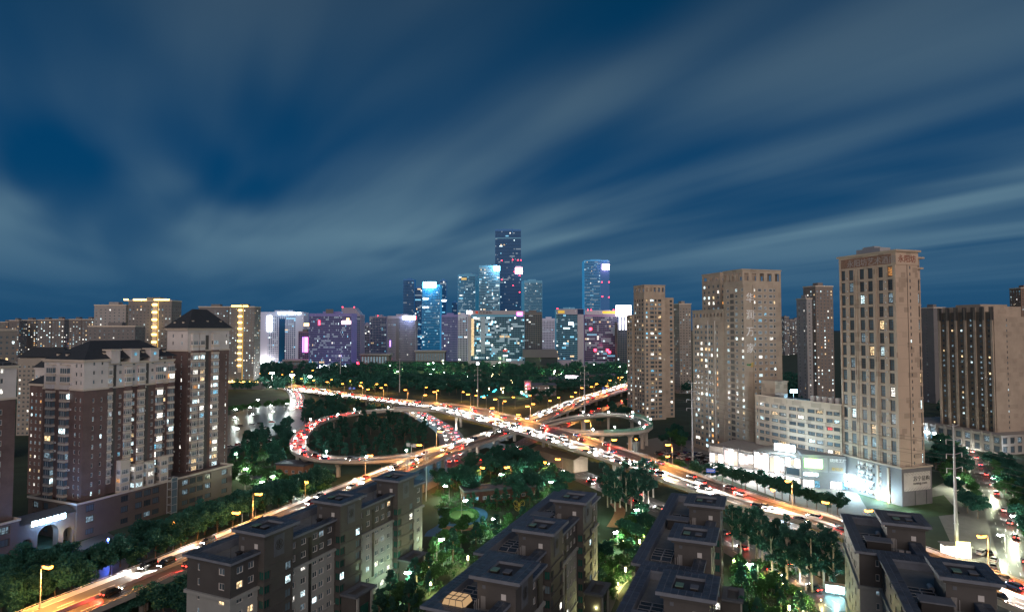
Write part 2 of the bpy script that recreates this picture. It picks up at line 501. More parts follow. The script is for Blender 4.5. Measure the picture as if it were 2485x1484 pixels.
# ------------------------------------------------------------------ ground, roads, overpasses
def sheet(name, pts, z, m, kind='structure'):
    mb = MB(); mb.poly([(x, y, z) for x, y in pts]); o = mb.build(name, m)
    return tag(o, kind=kind)
mb = MB(); mb.quad((-9000, -500, 0), (9000, -500, 0), (9000, 16000, 0), (-9000, 16000, 0))
tag(mb.build('ground', GROUND), kind='structure')

def cr(pts, n=8):
    """Catmull-Rom through xyz points."""
    P = [np.array(p, float) for p in pts]
    P = [2 * P[0] - P[1]] + P + [2 * P[-1] - P[-2]]
    out = []
    for i in range(1, len(P) - 2):
        for k in range(n):
            t = k / n
            out.append(0.5 * ((2 * P[i]) + (-P[i-1] + P[i+1]) * t + (2*P[i-1] - 5*P[i] + 4*P[i+1] - P[i+2]) * t*t + (-P[i-1] + 3*P[i] - 3*P[i+1] + P[i+2]) * t**3))
    out.append(P[-2]); return np.array(out)
def resample(a, n):
    d = np.r_[0, np.cumsum(np.linalg.norm(np.diff(a, axis=0), axis=1))]
    t = np.linspace(0, d[-1], n)
    return np.stack([np.interp(t, d, a[:, k]) for k in range(3)], 1)
def smooth(a, it=3):
    a = a.copy()
    for _ in range(it): a[1:-1] = 0.25 * a[:-2] + 0.5 * a[1:-1] + 0.25 * a[2:]
    return a
def edges_px(lst): return [(*W(u, v, z), z) for u, v, z in lst]
def offset(c, d):
    """Shift a centre line sideways (positive = right of travel)."""
    t = np.gradient(c, axis=0); n = np.stack([t[:, 1], -t[:, 0], 0 * t[:, 0]], 1)
    n /= np.linalg.norm(n, axis=1)[:, None]
    return c + n * d
def ribbon(name, L, Rr, m, dz=0.0, kind='structure'):
    mb = MB()
    for i in range(len(L) - 1):
        mb.quad(tuple(L[i] + (0, 0, dz)), tuple(Rr[i] + (0, 0, dz)), tuple(Rr[i+1] + (0, 0, dz)), tuple(L[i+1] + (0, 0, dz)))
    return tag(mb.build(name, m), kind=kind)
def dashes(mb, line, z, w, on, off):
    d = np.r_[0, np.cumsum(np.linalg.norm(np.diff(line, axis=0), axis=1))]
    s = 0.0
    def at(t): return np.array([np.interp(t, d, line[:, k]) for k in range(3)])
    while s + on < d[-1]:
        p, q = at(s), at(s + on); t = (q - p) / np.linalg.norm(q - p); n = np.array((-t[1], t[0], 0)) * w / 2
        up = np.array((0, 0, z))
        mb.quad(tuple(p + n + up), tuple(p - n + up), tuple(q - n + up), tuple(q + n + up)); s += on + off
def walls(mb, line, off, w, h, mi=0, z0=0.0):
    """A continuous low wall on a line: inner and outer faces and top."""
    c = offset(line, off); a, b = offset(line, off - w / 2), offset(line, off + w / 2)
    for i in range(len(c) - 1):
        A0, A1, B0, B1 = a[i], a[i+1], b[i], b[i+1]
        up, lo = np.array((0, 0, h)), np.array((0, 0, z0))
        mb.quad(tuple(A1 + lo), tuple(A0 + lo), tuple(A0 + up), tuple(A1 + up), mi)
        mb.quad(tuple(B0 + lo), tuple(B1 + lo), tuple(B1 + up), tuple(B0 + up), mi)
        mb.quad(tuple(A0 + up), tuple(B0 + up), tuple(B1 + up), tuple(A1 + up), mi)

def overpass(name, label, L, Rr, piers, lanes, girder=1.7, rail=None, double_pier=True, parapet=True, sides=(1, 1)):
    """L/R edge lines (n x 3). The deck mesh is the thing; parapets, piers and markings its parts."""
    C = (L + Rr) / 2
    mb = MB(); n = len(L)
    dz = np.array((0, 0, 0.45)); gz = np.array((0, 0, girder))
    for i in range(n - 1):
        l0, l1, r0, r1 = L[i], L[i+1], Rr[i], Rr[i+1]
        mb.quad(tuple(l0), tuple(r0), tuple(r1), tuple(l1), 0)
        mb.quad(tuple(l1 - dz), tuple(l0 - dz), tuple(l0), tuple(l1), 1)
        mb.quad(tuple(r0 - dz), tuple(r1 - dz), tuple(r1), tuple(r0), 1)
        def ins(l, r, f): return l + (r - l) * f
        a0, a1 = ins(l0, r0, .22) - gz, ins(l1, r1, .22) - gz
        b0, b1 = ins(l0, r0, .78) - gz, ins(l1, r1, .78) - gz
        mb.quad(tuple(a1), tuple(a0), tuple(l0 - dz), tuple(l1 - dz), 1)
        mb.quad(tuple(b0), tuple(b1), tuple(r1 - dz), tuple(r0 - dz), 1)
        mb.quad(tuple(a0), tuple(a1), tuple(b1), tuple(b0), 1)
    o = mb.build(name, [ASPHALT, CONC])
    tag(o, label, 'overpass')
    if parapet:
        for e, sg, on in ((L, 1, sides[0]), (Rr, -1, sides[1])):
            if not on: continue
            p = MB(); walls(p, e, sg * 0.16, 0.26, 0.95); p.build('parapet', CONC, o)
            q = MB()
            ln = offset(e, sg * 0.16) + (0, 0, 1.35)
            for i in range(len(ln) - 1): q.bar(ln[i], ln[i+1], 0.10, 0.10)
            for i in range(0, len(ln), 1): q.box(ln[i][0]-.05, ln[i][0]+.05, ln[i][1]-.05, ln[i][1]+.05, ln[i][2]-.42, ln[i][2]-.1)
            q.build('hand_rail', STEEL, o)
    mk = MB()
    for fr, typ in lanes:
        ln = L + (Rr - L) * fr
        if typ == 'dash': dashes(mk, ln, 0.02, 0.22, 4.0, 6.0)
        elif typ == 'solid': dashes(mk, ln, 0.02, 0.2, 6.0, 0.02)
        elif typ == 'median':
            p = MB(); walls(p, ln, 0, 0.35, 0.85); p.build('median_barrier', CONC, o)
    mk.build('lane_markings', PAINT, o)['kind'] = 'stuff'
    ej = MB()
    for i in range(2, n - 2, 3):                     # expansion joints across the deck
        t = (C[i+1] - C[i]); t = t / np.linalg.norm(t) * .22; z = np.array((0, 0, .008))
        ej.quad(tuple(L[i] + z), tuple(Rr[i] + z), tuple(Rr[i] + t + z), tuple(L[i] + t + z))
    ej.build('expansion_joints', DSTEEL, o)['kind'] = 'stuff'
    for fr in piers:
        i = min(n - 1, int(fr * (n - 1))); c, l, r = C[i], L[i], Rr[i]
        w = np.linalg.norm(r - l); ax = (r - l) / w
        ang = math.atan2(ax[1], ax[0]); top = c[2] - girder
        if top < 1.5: continue
        p = MB()
        hw = w * .27
        p.hull([(-hw*.72, -.9, top-1.3), (hw*.72, -.9, top-1.3), (hw*.72, .9, top-1.3), (-hw*.72, .9, top-1.3)],
               [(-hw, -.9, top + .02), (hw, -.9, top + .02), (hw, .9, top + .02), (-hw, .9, top + .02)])
        if double_pier and w > 14:
            for s in (-1, 1): p.box(s*hw*.6-.75, s*hw*.6+.75, -.75, .75, 0, top - 1.25)
        else: p.box(-.9, .9, -.75, .75, 0, top - 1.25)
        p.build('pier', CONC, o, (c[0], c[1], 0), ang)
    return o, C

# --- the upper overpass, from the far left over the crossing to the lower right
AF = [(700,932,1),(737,938,2.5),(838,954,6),(951,968.7,9),(1063,980,12),(1124,984.2,13),(1194,998.2,14),(1263,1016.7,14.3),(1356,1040,14),(1449,1069,13.2),
      (1542,1101,12),(1608,1123,11.2),(1690,1151,10.4),(1809,1196,9.5),(1899,1225,9),(1967,1243,8.6),(2037,1259,8.3)]
AN = [(700,945.5,1),(748,952,2.5),(861,967.6,6),(951,978.8,9),(1041,992.3,12),(1101,1008.6,13),(1171,1026,14),(1240,1045.7,14.3),(1310,1067.7,14),(1380,1090,13.2),
      (1437,1107,12.6),(1495,1127,11.8),(1588,1160,10.9),(1685,1196,9.9),(1817,1237,9),(2002,1283,8.3)]
NA = 90
aF = edges_px(AF) + [(124.0, 168.0, 8.0), (138.0, 130.0, 8.0)]
aN = edges_px(AN) + [(112.0, 150.0, 8.0), (122.0, 122.0, 8.0)]
aF, aN = resample(smooth(cr(aF), 14), NA), resample(smooth(cr(aN), 14), NA)
upper, CA = overpass('upper_overpass', 'wide concrete flyover crossing above the other, from far left to lower right', aN[::-1], aF[::-1],
                     (.17, .25, .33, .41, .49, .575, .64, .70, .76, .82, .87), [(.03, 'solid'), (.17, 'dash'), (.31, 'dash'), (.47, 'median'), (.63, 'dash'), (.80, 'dash'), (.97, 'solid')])
# CA now runs from the lower right (index 0) to the far left
# --- the lower overpass
BF = [(66,1484,7),(260,1411,7),(433,1340,7),(621,1264,7),(693,1233,7),(881,1160,7),(996,1112,7),(1092,1078,7),(1194,1047,7),(1273,1017,7),(1356,982,7),(1449,952,7),(1530,927,7)]
bf = [(-118.5, 118, 7)] + edges_px(BF) + [(215, 900, 7)]
bF = smooth(cr(bf), 20)
bF = resample(bF, 90)
wd = np.interp(np.linspace(0, 1, 90), [0, .2, .35, .5, .7, 1], [14.5, 14.5, 16, 20, 23, 24])
t_ = np.gradient(bF, axis=0); n_ = np.stack([t_[:, 1], -t_[:, 0], 0 * t_[:, 0]], 1); n_ /= np.linalg.norm(n_, axis=1)[:, None]
bN = bF + n_ * wd[:, None]
lower, CB = overpass('lower_overpass', 'long elevated expressway running from lower left under the flyover to upper right', bF, bN,
                     (.06, .11, .16, .21, .26, .31, .36, .41, .50, .55, .60, .65, .70), [(.03, 'solid'), (.26, 'dash'), (.5, 'median'), (.74, 'dash'), (.97, 'solid')])
# --- left loop ramp
C5 = lambda x, y: ((900 + x / 2.698) / 1.648, (1450 + y / 2.698) / 1.648)
C6 = lambda x, y: ((1700 + x / 2.616) / 1.648, (1450 + y / 2.616) / 1.648)
lp = [(2290,505,11.5),(1950,503,10.6),(1680,520,10),(1410,550,9.6),(1170,592,9.3),(1000,645,9),(900,705,9),(830,780,9),(790,850,9),(782,905,8.8),(815,960,8.6),(900,1003,8.4),(1000,1030,8.2),(1150,1048,8),(1450,1058,7.6),(1790,1043,7.2),(2050,1008,7),(2200,970,6.9),(2330,935,6.9)]
lc = [(*W(*C5(x, y), z), z) for x, y, z in lp]
lc = resample(smooth(cr(lc), 10), 90)
ramp_l, CL = overpass('loop_ramp', 'left loop ramp curling round the dark grove with red tail lights', offset(lc, -4.4), offset(lc, 4.4),
                      (.14, .22, .30, .38, .45, .52, .58, .64, .72, .80), [(.06, 'solid'), (.94, 'solid')], girder=1.5, double_pier=False)
rp = [(1255,655,7.2),(1380,618,8),(1500,592,8.8),(1640,566,9.6),(1780,552,10),(1950,545,10.3),(2100,558,10.6),(2220,592,10.8),(2300,640,11),(2315,680,11.2),(2230,712,11.5),(2050,733,12),(1750,738,12.6),(1500,720,13),(1400,704,13.3)]
rc = [(*W(*C6(x, y), z), z) for x, y, z in rp]
rc = resample(smooth(cr(rc), 8), 70)
ramp_r, CR_ = overpass('loop_ramp', 'right loop ramp with green noise barrier beside the car park', offset(rc, -4.0), offset(rc, 4.0),
                      (.2, .3, .42, .5, .57, .64, .70, .78, .88), [(.07, 'solid'), (.93, 'solid')], girder=1.5, double_pier=False)
# green noise barrier panels along the outer side of the right ramp
GBAR = mat('green_barrier_frame', (0.05, 0.30, 0.16), 0.5)
BARG = mat('noise_barrier_glass', (0.25, 0.45, 0.40), 0.15, spec=0.6)
ln = offset(rc, -3.75)
for i in range(26, 60, 2):
    p, q = Vector(ln[i]), Vector(ln[i + 2]); mbp = MB()
    v = q - p
    mbp.quad((0, 0, .95), tuple(v + Vector((0, 0, .95))), tuple(v + Vector((0, 0, 2.6))), (0, 0, 2.6), 1)
    mbp.quad(tuple(v + Vector((0, 0, .95))), (0, 0, .95), (0, 0, 2.6), tuple(v + Vector((0, 0, 2.6))), 1)
    mbp.bar((0, 0, 2.75), v + Vector((0, 0, 2.75)), .14, .22, 0); mbp.bar((0, 0, 1.15), v + Vector((0, 0, 1.15)), .16, .2, 0)
    mbp.box(-.09, .09, -.09, .09, .9, 2.78, 0)
    mbp.build('noise_panel', [GBAR, BARG], ramp_r, tuple(p))

# --- streets on the ground
def street(name, px, w, z=0.006, m=None, world_pts=False, marks=True):
    c = [(*(p if world_pts else W(p[0], p[1], 0)), z) for p in px]
    c = resample(smooth(cr(c), 6), 60)
    o = ribbon(name, offset(c, -w / 2), offset(c, w / 2), m or ASPHALT_G)
    if marks:
        mk = MB()
        for f in (-.25, 0, .25): dashes(mk, offset(c, f * w), 0.012, 0.18, 3.0, 5.0)
        mk.build('lane_markings', PAINT, o)['kind'] = 'stuff'
    return c
off_bF = np.c_[bF[:, :2], np.full(len(bF), 0.006)]
service_far = offset(off_bF, -5.2)[0:50]
ribbon('service_road', offset(off_bF, -9.4)[0:50], offset(off_bF, 4.0)[0:50], ASPHALT_G)
off_bN = np.c_[bN[:, :2], np.full(len(bN), 0.006)]
service_near = offset(off_bN, 4.0)[0:46]
ribbon('service_road', offset(off_bN, -3.0)[0:46], offset(off_bN, 9.0)[0:46], ASPHALT_G)
under = resample(cr([(*W(1115, 1050, 0), .01), (*W(1085, 1068, 0), .01), (*W(1092, 1095, 0), .01), (*W(1120, 1130, 0), .01)]), 40)
# the white-lit ground road that passes beneath both overpasses
road_x = street('ground_road', [(980, 985), (1040, 1018), (1085, 1045), (1100, 1080), (1090, 1120), (1040, 1165)], 17, 0.010)
# the main street beside and beneath the flyover on its near side
road_n = street('ground_road', [(1180, 1075), (1290, 1105), (1400, 1150), (1540, 1208), (1700, 1280), (1880, 1375), (2060, 1480)], 15, 0.014)
road_f = street('ground_road', [(1220, 1010), (1330, 1050), (1470, 1105), (1620, 1160), (1800, 1230), (2000, 1310), (2150, 1390)], 9, 0.018)
road_b = street('ground_road', [(1240, 1090), (1330, 1040), (1440, 1000), (1540, 965), (1640, 930)], 9, 0.022)
road_l = street('ground_road', [(560, 1140), (640, 1172), (720, 1205), (800, 1245)], 12, 0.026)
road_far = street('ground_road', [(600, 940), (690, 940), (718, 955), (722, 985), (705, 1010)], 15, 0.012)
road_far2 = street('ground_road', [(560, 912), (720, 912), (900, 914), (1020, 921)], 14, 0.016)
road_r = street('ground_road', [(2285, 1010), (2335, 1075), (2385, 1160), (2430, 1260), (2470, 1370), (2500, 1480)], 9, 0.012)
def pxs(*pts): return [W(u, v, 0) for u, v in pts]
WET = mat('wet_dark_asphalt', (0.022, 0.024, 0.028), 0.38, var=0.5, vscale=0.05)
sheet('car_park', pxs((545, 1010), (620, 985), (735, 985), (745, 1040), (640, 1060), (545, 1110)), 0.008, WET)
sheet('car_park', pxs((1520, 1075), (1600, 1060), (1700, 1100), (1760, 1150), (1700, 1165), (1560, 1110)), 0.024, ASPHALT_G)
sheet('plaza', pxs((1640, 1065), (1760, 1075), (2080, 1195), (2120, 1260), (2040, 1265), (1760, 1160)), 0.020, PAVING)
sheet('forecourt', pxs((150, 1330), (260, 1290), (330, 1330), (300, 1400), (230, 1420)), 0.016, ASPHALT_G)
sheet('paved_yard', pxs((2250, 1190), (2330, 1150), (2420, 1290), (2480, 1484), (2380, 1484), (2300, 1300)), 0.008, PAVING)
# park paths, curved play path in blue
PLAYBLUE = mat('blue_play_surface', (0.03, 0.12, 0.28), 0.8, var=0.2)
PLAYRED = mat('red_play_surface', (0.28, 0.09, 0.06), 0.8, var=0.2)
PLAYYEL = mat('yellow_play_surface', (0.35, 0.28, 0.10), 0.8, var=0.2)
C2 = lambda x, y: ((1600 + x / 2.49) / 1.648, (1850 + y / 2.49) / 1.648)
C3 = lambda x, y: ((2400 + x / 2.49) / 1.648, (1850 + y / 2.49) / 1.648)
C4 = lambda x, y: ((3100 + x / 2.49) / 1.648, (1850 + y / 2.49) / 1.648)
def path(name, pts, w, z, m):
    c = resample(smooth(cr([(*W(*p, 0), z) for p in pts]), 4), 40)
    ribbon(name, offset(c, -w / 2), offset(c, w / 2), m); return c
path('park_path', [C2(430, 450), C2(450, 530), C2(430, 620), C2(330, 680), C2(300, 730)], 4.2, 0.008, PLAYBLUE)
path('park_path', [C2(460, 620), C2(600, 625), C2(740, 590), C2(810, 540), C2(800, 480), C2(700, 450), C2(560, 470)], 4.5, 0.012, PLAYBLUE)
path('park_path', [C2(440, 640), C2(600, 660), C2(740, 640), C2(840, 600)], 4.0, 0.016, PLAYRED)
path('park_path', [C2(620, 630), C2(700, 632), C2(790, 590)], 2.4, 0.020, PLAYYEL)
path('garden_path', [C3(30, 1484), C3(150, 1240), C3(260, 1130), C3(340, 1060)], 3.6, 0.008, PAVING)
path('garden_path', [C3(1600, 1180), C3(1750, 1270), C3(1900, 1350), C3(2000, 1484), C3(2040, 1620)], 3.8, 0.008, PAVING)
path('garden_path', [C2(1980, 1484), C2(2080, 1300), C2(2180, 1120), C2(2241, 1010)], 3.4, 0.012, PAVING)
path('garden_path', [C3(120, 640), C3(170, 560), C3(200, 470), C3(140, 400)], 4.2, 0.016, mat('brick_paving', (0.30, 0.14, 0.07), 0.5, var=0.2))
sheet('lawn', pxs(C3(1200, 1400), C3(1420, 1400), C3(1420, 1560), C3(1200, 1560)), 0.012, GRASS)
sheet('lawn', pxs((2130, 1230), (2290, 1200), (2330, 1245), (2160, 1265)), 0.016, GRASS)
sheet('lawn', pxs(C5(780, 140), C5(1000, 250), C5(900, 270), C5(780, 210)), 0.010, GRASS)
# ------------------------------------------------------------------ the low apartment blocks in the foreground
LIGHTSTONE = mat('pale_stone_cladding', (0.30, 0.33, 0.335), 0.75, var=0.12, vscale=0.25, bump=0.05)
DARKSTONE = mat('dark_stone_cladding', (0.070, 0.072, 0.075), 0.6, var=0.18, vscale=0.3)
SLAB = mat('roof_slab', (0.095, 0.115, 0.145), 0.7, var=0.2, vscale=0.5)
TILE = mat('roof_tile', (0.036, 0.056, 0.086), 0.45, rvar=0.3, var=0.15, vscale=1.0)
TERRACE = mat('terrace_paving', (0.15, 0.17, 0.18), 0.8, var=0.2, vscale=0.8)
PIT = mat('roof_felt', (0.035, 0.037, 0.042), 0.55, var=0.4, vscale=0.4)
DOORG = mat('grey_metal_door', (0.20, 0.21, 0.22), 0.5)
PLATE = mat('white_plate', (0.55, 0.57, 0.58), 0.6)
SOLAR = mat('solar_collector', (0.018, 0.024, 0.036), 0.18, spec=0.9, rvar=0.3)
BLACKM = mat('black_metal', (0.02, 0.021, 0.023), 0.5)
SKYL = emit_mat('lit_skylight', (1.0, 0.62, 0.30), 0.55)
ROOFJOINT = mat('roof_joint', (0.15, 0.18, 0.23), 0.7, var=0.2, vscale=0.5)
TILE_ME = MB().box(-.53, .53, -.53, .53, 0, .06).mesh('roof_tile', TILE)
TILE_E = []
SOLAR_ME = None
def solar_mesh():
    global SOLAR_ME
    if SOLAR_ME is None:
        mb = MB()
        mb.hull([(-1, -.6, .25), (1, -.6, .25), (1, .6, .75), (-1, .6, .75)], [(-1, -.62, .31), (1, -.62, .31), (1, .58, .81), (-1, .58, .81)], 0)
        for x in (-1.0, 1.0): mb.bar((x, -.62, .34), (x, .6, .84), .07, .08, 1)
        mb.bar((-1, -.64, .34), (1, -.64, .34), .07, .08, 1); mb.bar((-1, .62, .86), (1, .62, .86), .07, .08, 1)
        for x in (-.9, .9): mb.box(x-.04, x+.04, .5, .58, 0, .74, 1); mb.box(x-.04, x+.04, -.58, -.5, 0, .26, 1)
        SOLAR_ME = mb.mesh('solar_collector', [SOLAR, STEEL])
    return SOLAR_ME
def emblem_mesh():
    mb = MB(); n = 20
    def ring(cy, cz, r, w):
        for i in range(n):
            a, b = 2*math.pi*i/n, 2*math.pi*(i+1)/n
            mb.quad((.05, cy+r*math.cos(a), cz+r*math.sin(a)), (.05, cy+(r+w)*math.cos(a), cz+(r+w)*math.sin(a)),
                    (.05, cy+(r+w)*math.cos(b), cz+(r+w)*math.sin(b)), (.05, cy+r*math.cos(b), cz+r*math.sin(b)))
    ring(0, 0, 1.05, .10)
    for k in range(4): ring(.55*math.cos(k*math.pi/2+.78), .75*math.sin(k*math.pi/2+.78), .42, .09)
    for a in (-.5, -.15, .15, .5): mb.box(.02, .06, a-.05, a+.05, -.8, .8)
    return mb.mesh('knot_emblem', BLACKM)
EMB = emblem_mesh()

def tiles_on(tl, x0, x1, y0, y1, w, z):
    """Square tiles over a roof border of width w."""
    def run(ax0, ax1, bx0, bx1):
        nx, ny = max(1, round((ax1-ax0)/1.2)), max(1, round((bx1-bx0)/1.2))
        for i in range(nx):
            for j in range(ny):
                tl.append((ax0+(i+.5)*(ax1-ax0)/nx, bx0+(j+.5)*(bx1-bx0)/ny, z, (ax1-ax0)/nx/1.2, (bx1-bx0)/ny/1.2))
    run(x0, x1, y0, y0+w); run(x0, x0+w, y0+w, y1-w); run(x1-w, x1, y0+w, y1-w); run(x0, x1, y1-w, y1)

def block(label, origin, ang, sections, seed, deco, left_windows=False):
    """sections: (x shift, y0, y1, [crown centres])."""
    rng = random.Random(seed)
    b = thing('apartment_block', label, 'building', (*origin, 0), -ang, 'low apartment blocks in the foreground')
    wl, wdk, wins, bw, tl = MB(), MB(), Wins(), Wins(), []
    ZS = 17.6
    slab, terr = MB(), MB()
    for X, y0, y1, cs in sections:
        box = (X + .8, X + 13.2, y0 + .7, y1 - .7)
        rows = rows_of(0, 3.0, 1.5, 8, 0.95)
        cols = []
        for c in cs:
            for d, k, w in ((-8.9, (1, 0), 1.7), (-6.0, (1, 0), 1.6), (6.3, (1, 0), 1.3), (9.5, (1, 0), 1.7), (13.4, (1, 0), 1.7)):
                a = c + d - box[2]
                if 1.2 < a < box[3] - box[2] - 1.2 and not any(abs((q[0]+q[1])/2 - a) < 2.2 for q in cols): cols.append((a - w/2, a + w/2, k))
        for zz0, zz1, M_ in ((0, ZS, wl), (ZS, 24.5, wdk)):
            wallface(M_, box, 'R', zz0, zz1, cols, rows, wins=wins, rng=rng, probs=[('cool', .04), ('white', .05), ('warm', .02), ('dim', .06)])
            fc = [(3.0, 3.7, (0, 0)), (9.0, 10.7, (1, 0))] if cs else []
            wallface(M_, box, 'F', zz0, zz1, fc if y0 < 1 else [], rows, wins=wins, rng=rng, probs=P_FEW)
            lc_ = [(2.5, 4.1), (8.5, 10.2), (14.0, 15.6), (19.5, 21.2)] if left_windows else []
            wallface(M_, box, 'L', zz0, zz1, lc_, rows, wins=wins, rng=rng, probs=[('dim', .05)])
            wallface(M_, box, 'B', zz0, zz1, [], [])
        cn = MB(); band(cn, *box, ZS - .55, ZS + .12, .45); band(cn, *box, 4.0, 4.3, .25); cn.build('cornice', LIGHTSTONE, b)
        # service slots as flat dark strips, their inner shade put into the colour
        for c in cs:
            y = c + 11.6
            if y < y1 - 2: MB().box(box[1] + .01, box[1] + .10, y - .45, y + .45, 5, 23).build('service_slot_shade', BLACKM, b)
        ringbox(slab, X, X + 14, y0, y1, 2.4, 24.5, 25.0); tiles_on(tl, X, X + 14, y0, y1, 2.4, 25.003)
        ringbox(slab, X + .85, X + 13.15, y0 + .75, y1 - .75, 1.45, 23.2, 24.52)
        terr.quad((X + .9, y0 + .9, 23.22), (X + 13.1, y0 + .9, 23.22), (X + 13.1, y1 - .9, 23.22), (X + .9, y1 - .9, 23.22))
        for c in cs:
            cx0, cx1 = X + 7.6, X + 14.9
            # projecting bay tower
            bay = MB(); bb = (X + 13.25, X + 14.9, c - 4.2, c + 4.2)
            br = rows_of(0, 3.0, 2.0, 7, .75)
            wallface(bay, bb, 'R', 0, 23.2, [(.2, 1.9, 'glass'), (6.2, 8.1, (1, 0))], br, wins=bw, rng=rng, probs=[('cool', .08), ('white', .06), ('dim', .12)])
            wallface(bay, bb, 'F', 0, 23.2, [(.12, 1.5, 'glass')], br, wins=bw, rng=rng)
            wallface(bay, bb, 'B', 0, 23.2, [], [])
            for i in range(1, 8): ringbox(bay, bb[0] + .02, bb[1] + .12, bb[2] - .1, bb[3] + .1, .5, 3*i - .28, 3*i + .5)
            bay.build('bay_tower', DARKSTONE, b)
            cb = (cx0, cx1, c - 4.2, c + 4.2)
            crn = MB()
            for s in 'FRBL': wallface(crn, cb, s, 23.2, 28.0, [], [])
            ringbox(crn, cx0 - .5, cx1 + .5, c - 4.7, c + 4.7, 1.2, 27.85, 28.42)
            crn.build('roof_house', DARKSTONE, b)
            MB().box(cx1 + .01, cx1 + .07, c - 1.5, c + 1.5, 22.9, 27.4).build('emblem_panel', SLAB, b)
            link('knot_emblem', EMB, b, (cx1 + .06, c, 25.3))
            sl = MB(); sx0, sx1, sy0, sy1 = X + 6.4, X + 16.0, c - 5.2, c + 5.2
            ringbox(sl, sx0, sx1, sy0, sy1, 2.3, 28.42, 29.0)
            so = sl.build('crown_roof', ROOFJOINT, b)
            tiles_on(tl, sx0, sx1, sy0, sy1, 2.3, 29.003)
            MB().box(sx0 + 1.5, sx1 - 1.5, sy0 + 1.5, sy1 - 1.5, 28.30, 28.52).build('roof_pit', PIT, so)
            for k, vx in enumerate((2.9, 5.3)):
                v = MB(); v.box(sx0 + vx, sx0 + vx + 1.1, c - 2.2, c - .8, 28.5, 29.15, 0); v.box(sx0 + vx - .1, sx0 + vx + 1.2, c - 2.3, c - .7, 29.15, 29.3, 1)
                v.build('roof_vent', [BLACKM, mat('green_copper', (0.10, 0.20, 0.16), 0.5) if k == 0 else SLAB], so)
            MB().box(cx0 + .7, cx0 + 1.6, c - 4.27, c - 4.2, 23.25, 25.4).build('roof_door', DOORG, b)
            MB().box(cx0 + 4.6, cx0 + 5.5, c - 4.27, c - 4.2, 25.3, 26.3).build('white_plate', PLATE, b)
            MB().box(cx0 + 1.0, cx0 + 1.6, c - 4.26, c - 4.2, 26.7, 27.3).build('lattice_vent', SLAB, b)
            # porch at ground level
            po = MB(); po.box(X + 14.95, X + 19.2, c - 3.6, c + 3.6, 0, 6.2, 0, 'd'); pp = po.build('entrance_porch', DARKSTONE, b)
            r2 = MB(); ringbox(r2, X + 14.93, X + 19.9, c - 4.2, c + 4.2, 1.2, 6.2, 6.7); r2.build('porch_roof', SLAB, pp)
            MB().box(X + 19.2, X + 19.6, c - 3.2, c - 2.5, 0, 6.2).build('porch_column', LIGHTSTONE, pp)
            MB().box(X + 19.2, X + 19.6, c + 2.5, c + 3.2, 0, 6.2).build('porch_column', LIGHTSTONE, pp)
            MB().box(X + 19.2, X + 19.28, c - 1.6, c + 1.6, .1, 3.4).build('glass_door', GRNGLASS, pp)
    wl.build('wall', LIGHTSTONE, b); wdk.build('upper_wall', DARKSTONE, b)
    slab.build('roof_border', ROOFJOINT, b); terr.build('terrace_floor', TERRACE, b)
    wins.place(b, WFRAME, 220); bw.place(b, DFRAME, 140, 'bay_window')
    tl.sort(key=lambda t: t[1])
    for x, y, z, sx, sy in tl[:300]: link('roof_tile', TILE_ME, b, (x, y, z), 0, (sx, sy, 1))
    if len(tl) > 300:
        t2 = MB()
        for x, y, z, sx, sy in tl[300:]: t2.box(x-.53*sx, x+.53*sx, y-.53*sy, y+.53*sy, z, z+.06, 0, 'd')
        t2.build('roof_tiles', TILE, b)['kind'] = 'stuff'
    deco(b, sections, rng)
    return b

def deco_plain(b, sections, rng):
    for X, y0, y1, cs in sections:
        for c in cs:
            for yb in (c + 7.2, c + 15.5):
                if yb > y1 - 3: continue
                for xx in (X + 4.5, X + 8.0):        # inlaid meander rings in the paving
                    m = MB(); ringbox(m, xx-.9, xx+.9, yb-1.6, yb+1.6, .22, 23.222, 23.25); ringbox(m, xx-.4, xx+.4, yb-.9, yb+.9, .2, 23.222, 23.25)
                    m.build('paving_inlay', SLAB, b)
            m = MB(); m.box(X + 2.4, X + 11.6, c + 11.2, c + 11.5, 23.222, 23.245); m.box(X+6.2, X+6.5, c+5.4, min(c + 17, y1-3), 23.222, 23.25); m.build('paving_inlay', SLAB, b)
            m = MB(); m.box(X+9.6, X+10.5, c-6.6, c-5.8, 23.2, 24.8); m.box(X+9.4, X+10.7, c-6.8, c-5.6, 24.8, 25.0); m.build('chimney_vent', BLACKM, b)
            MB().tube((X+8.6, c-7.2, 23.2), (X+8.6, c-7.2, 26.0), .06, .05, 6).build('vent_pipe', DSTEEL, b)
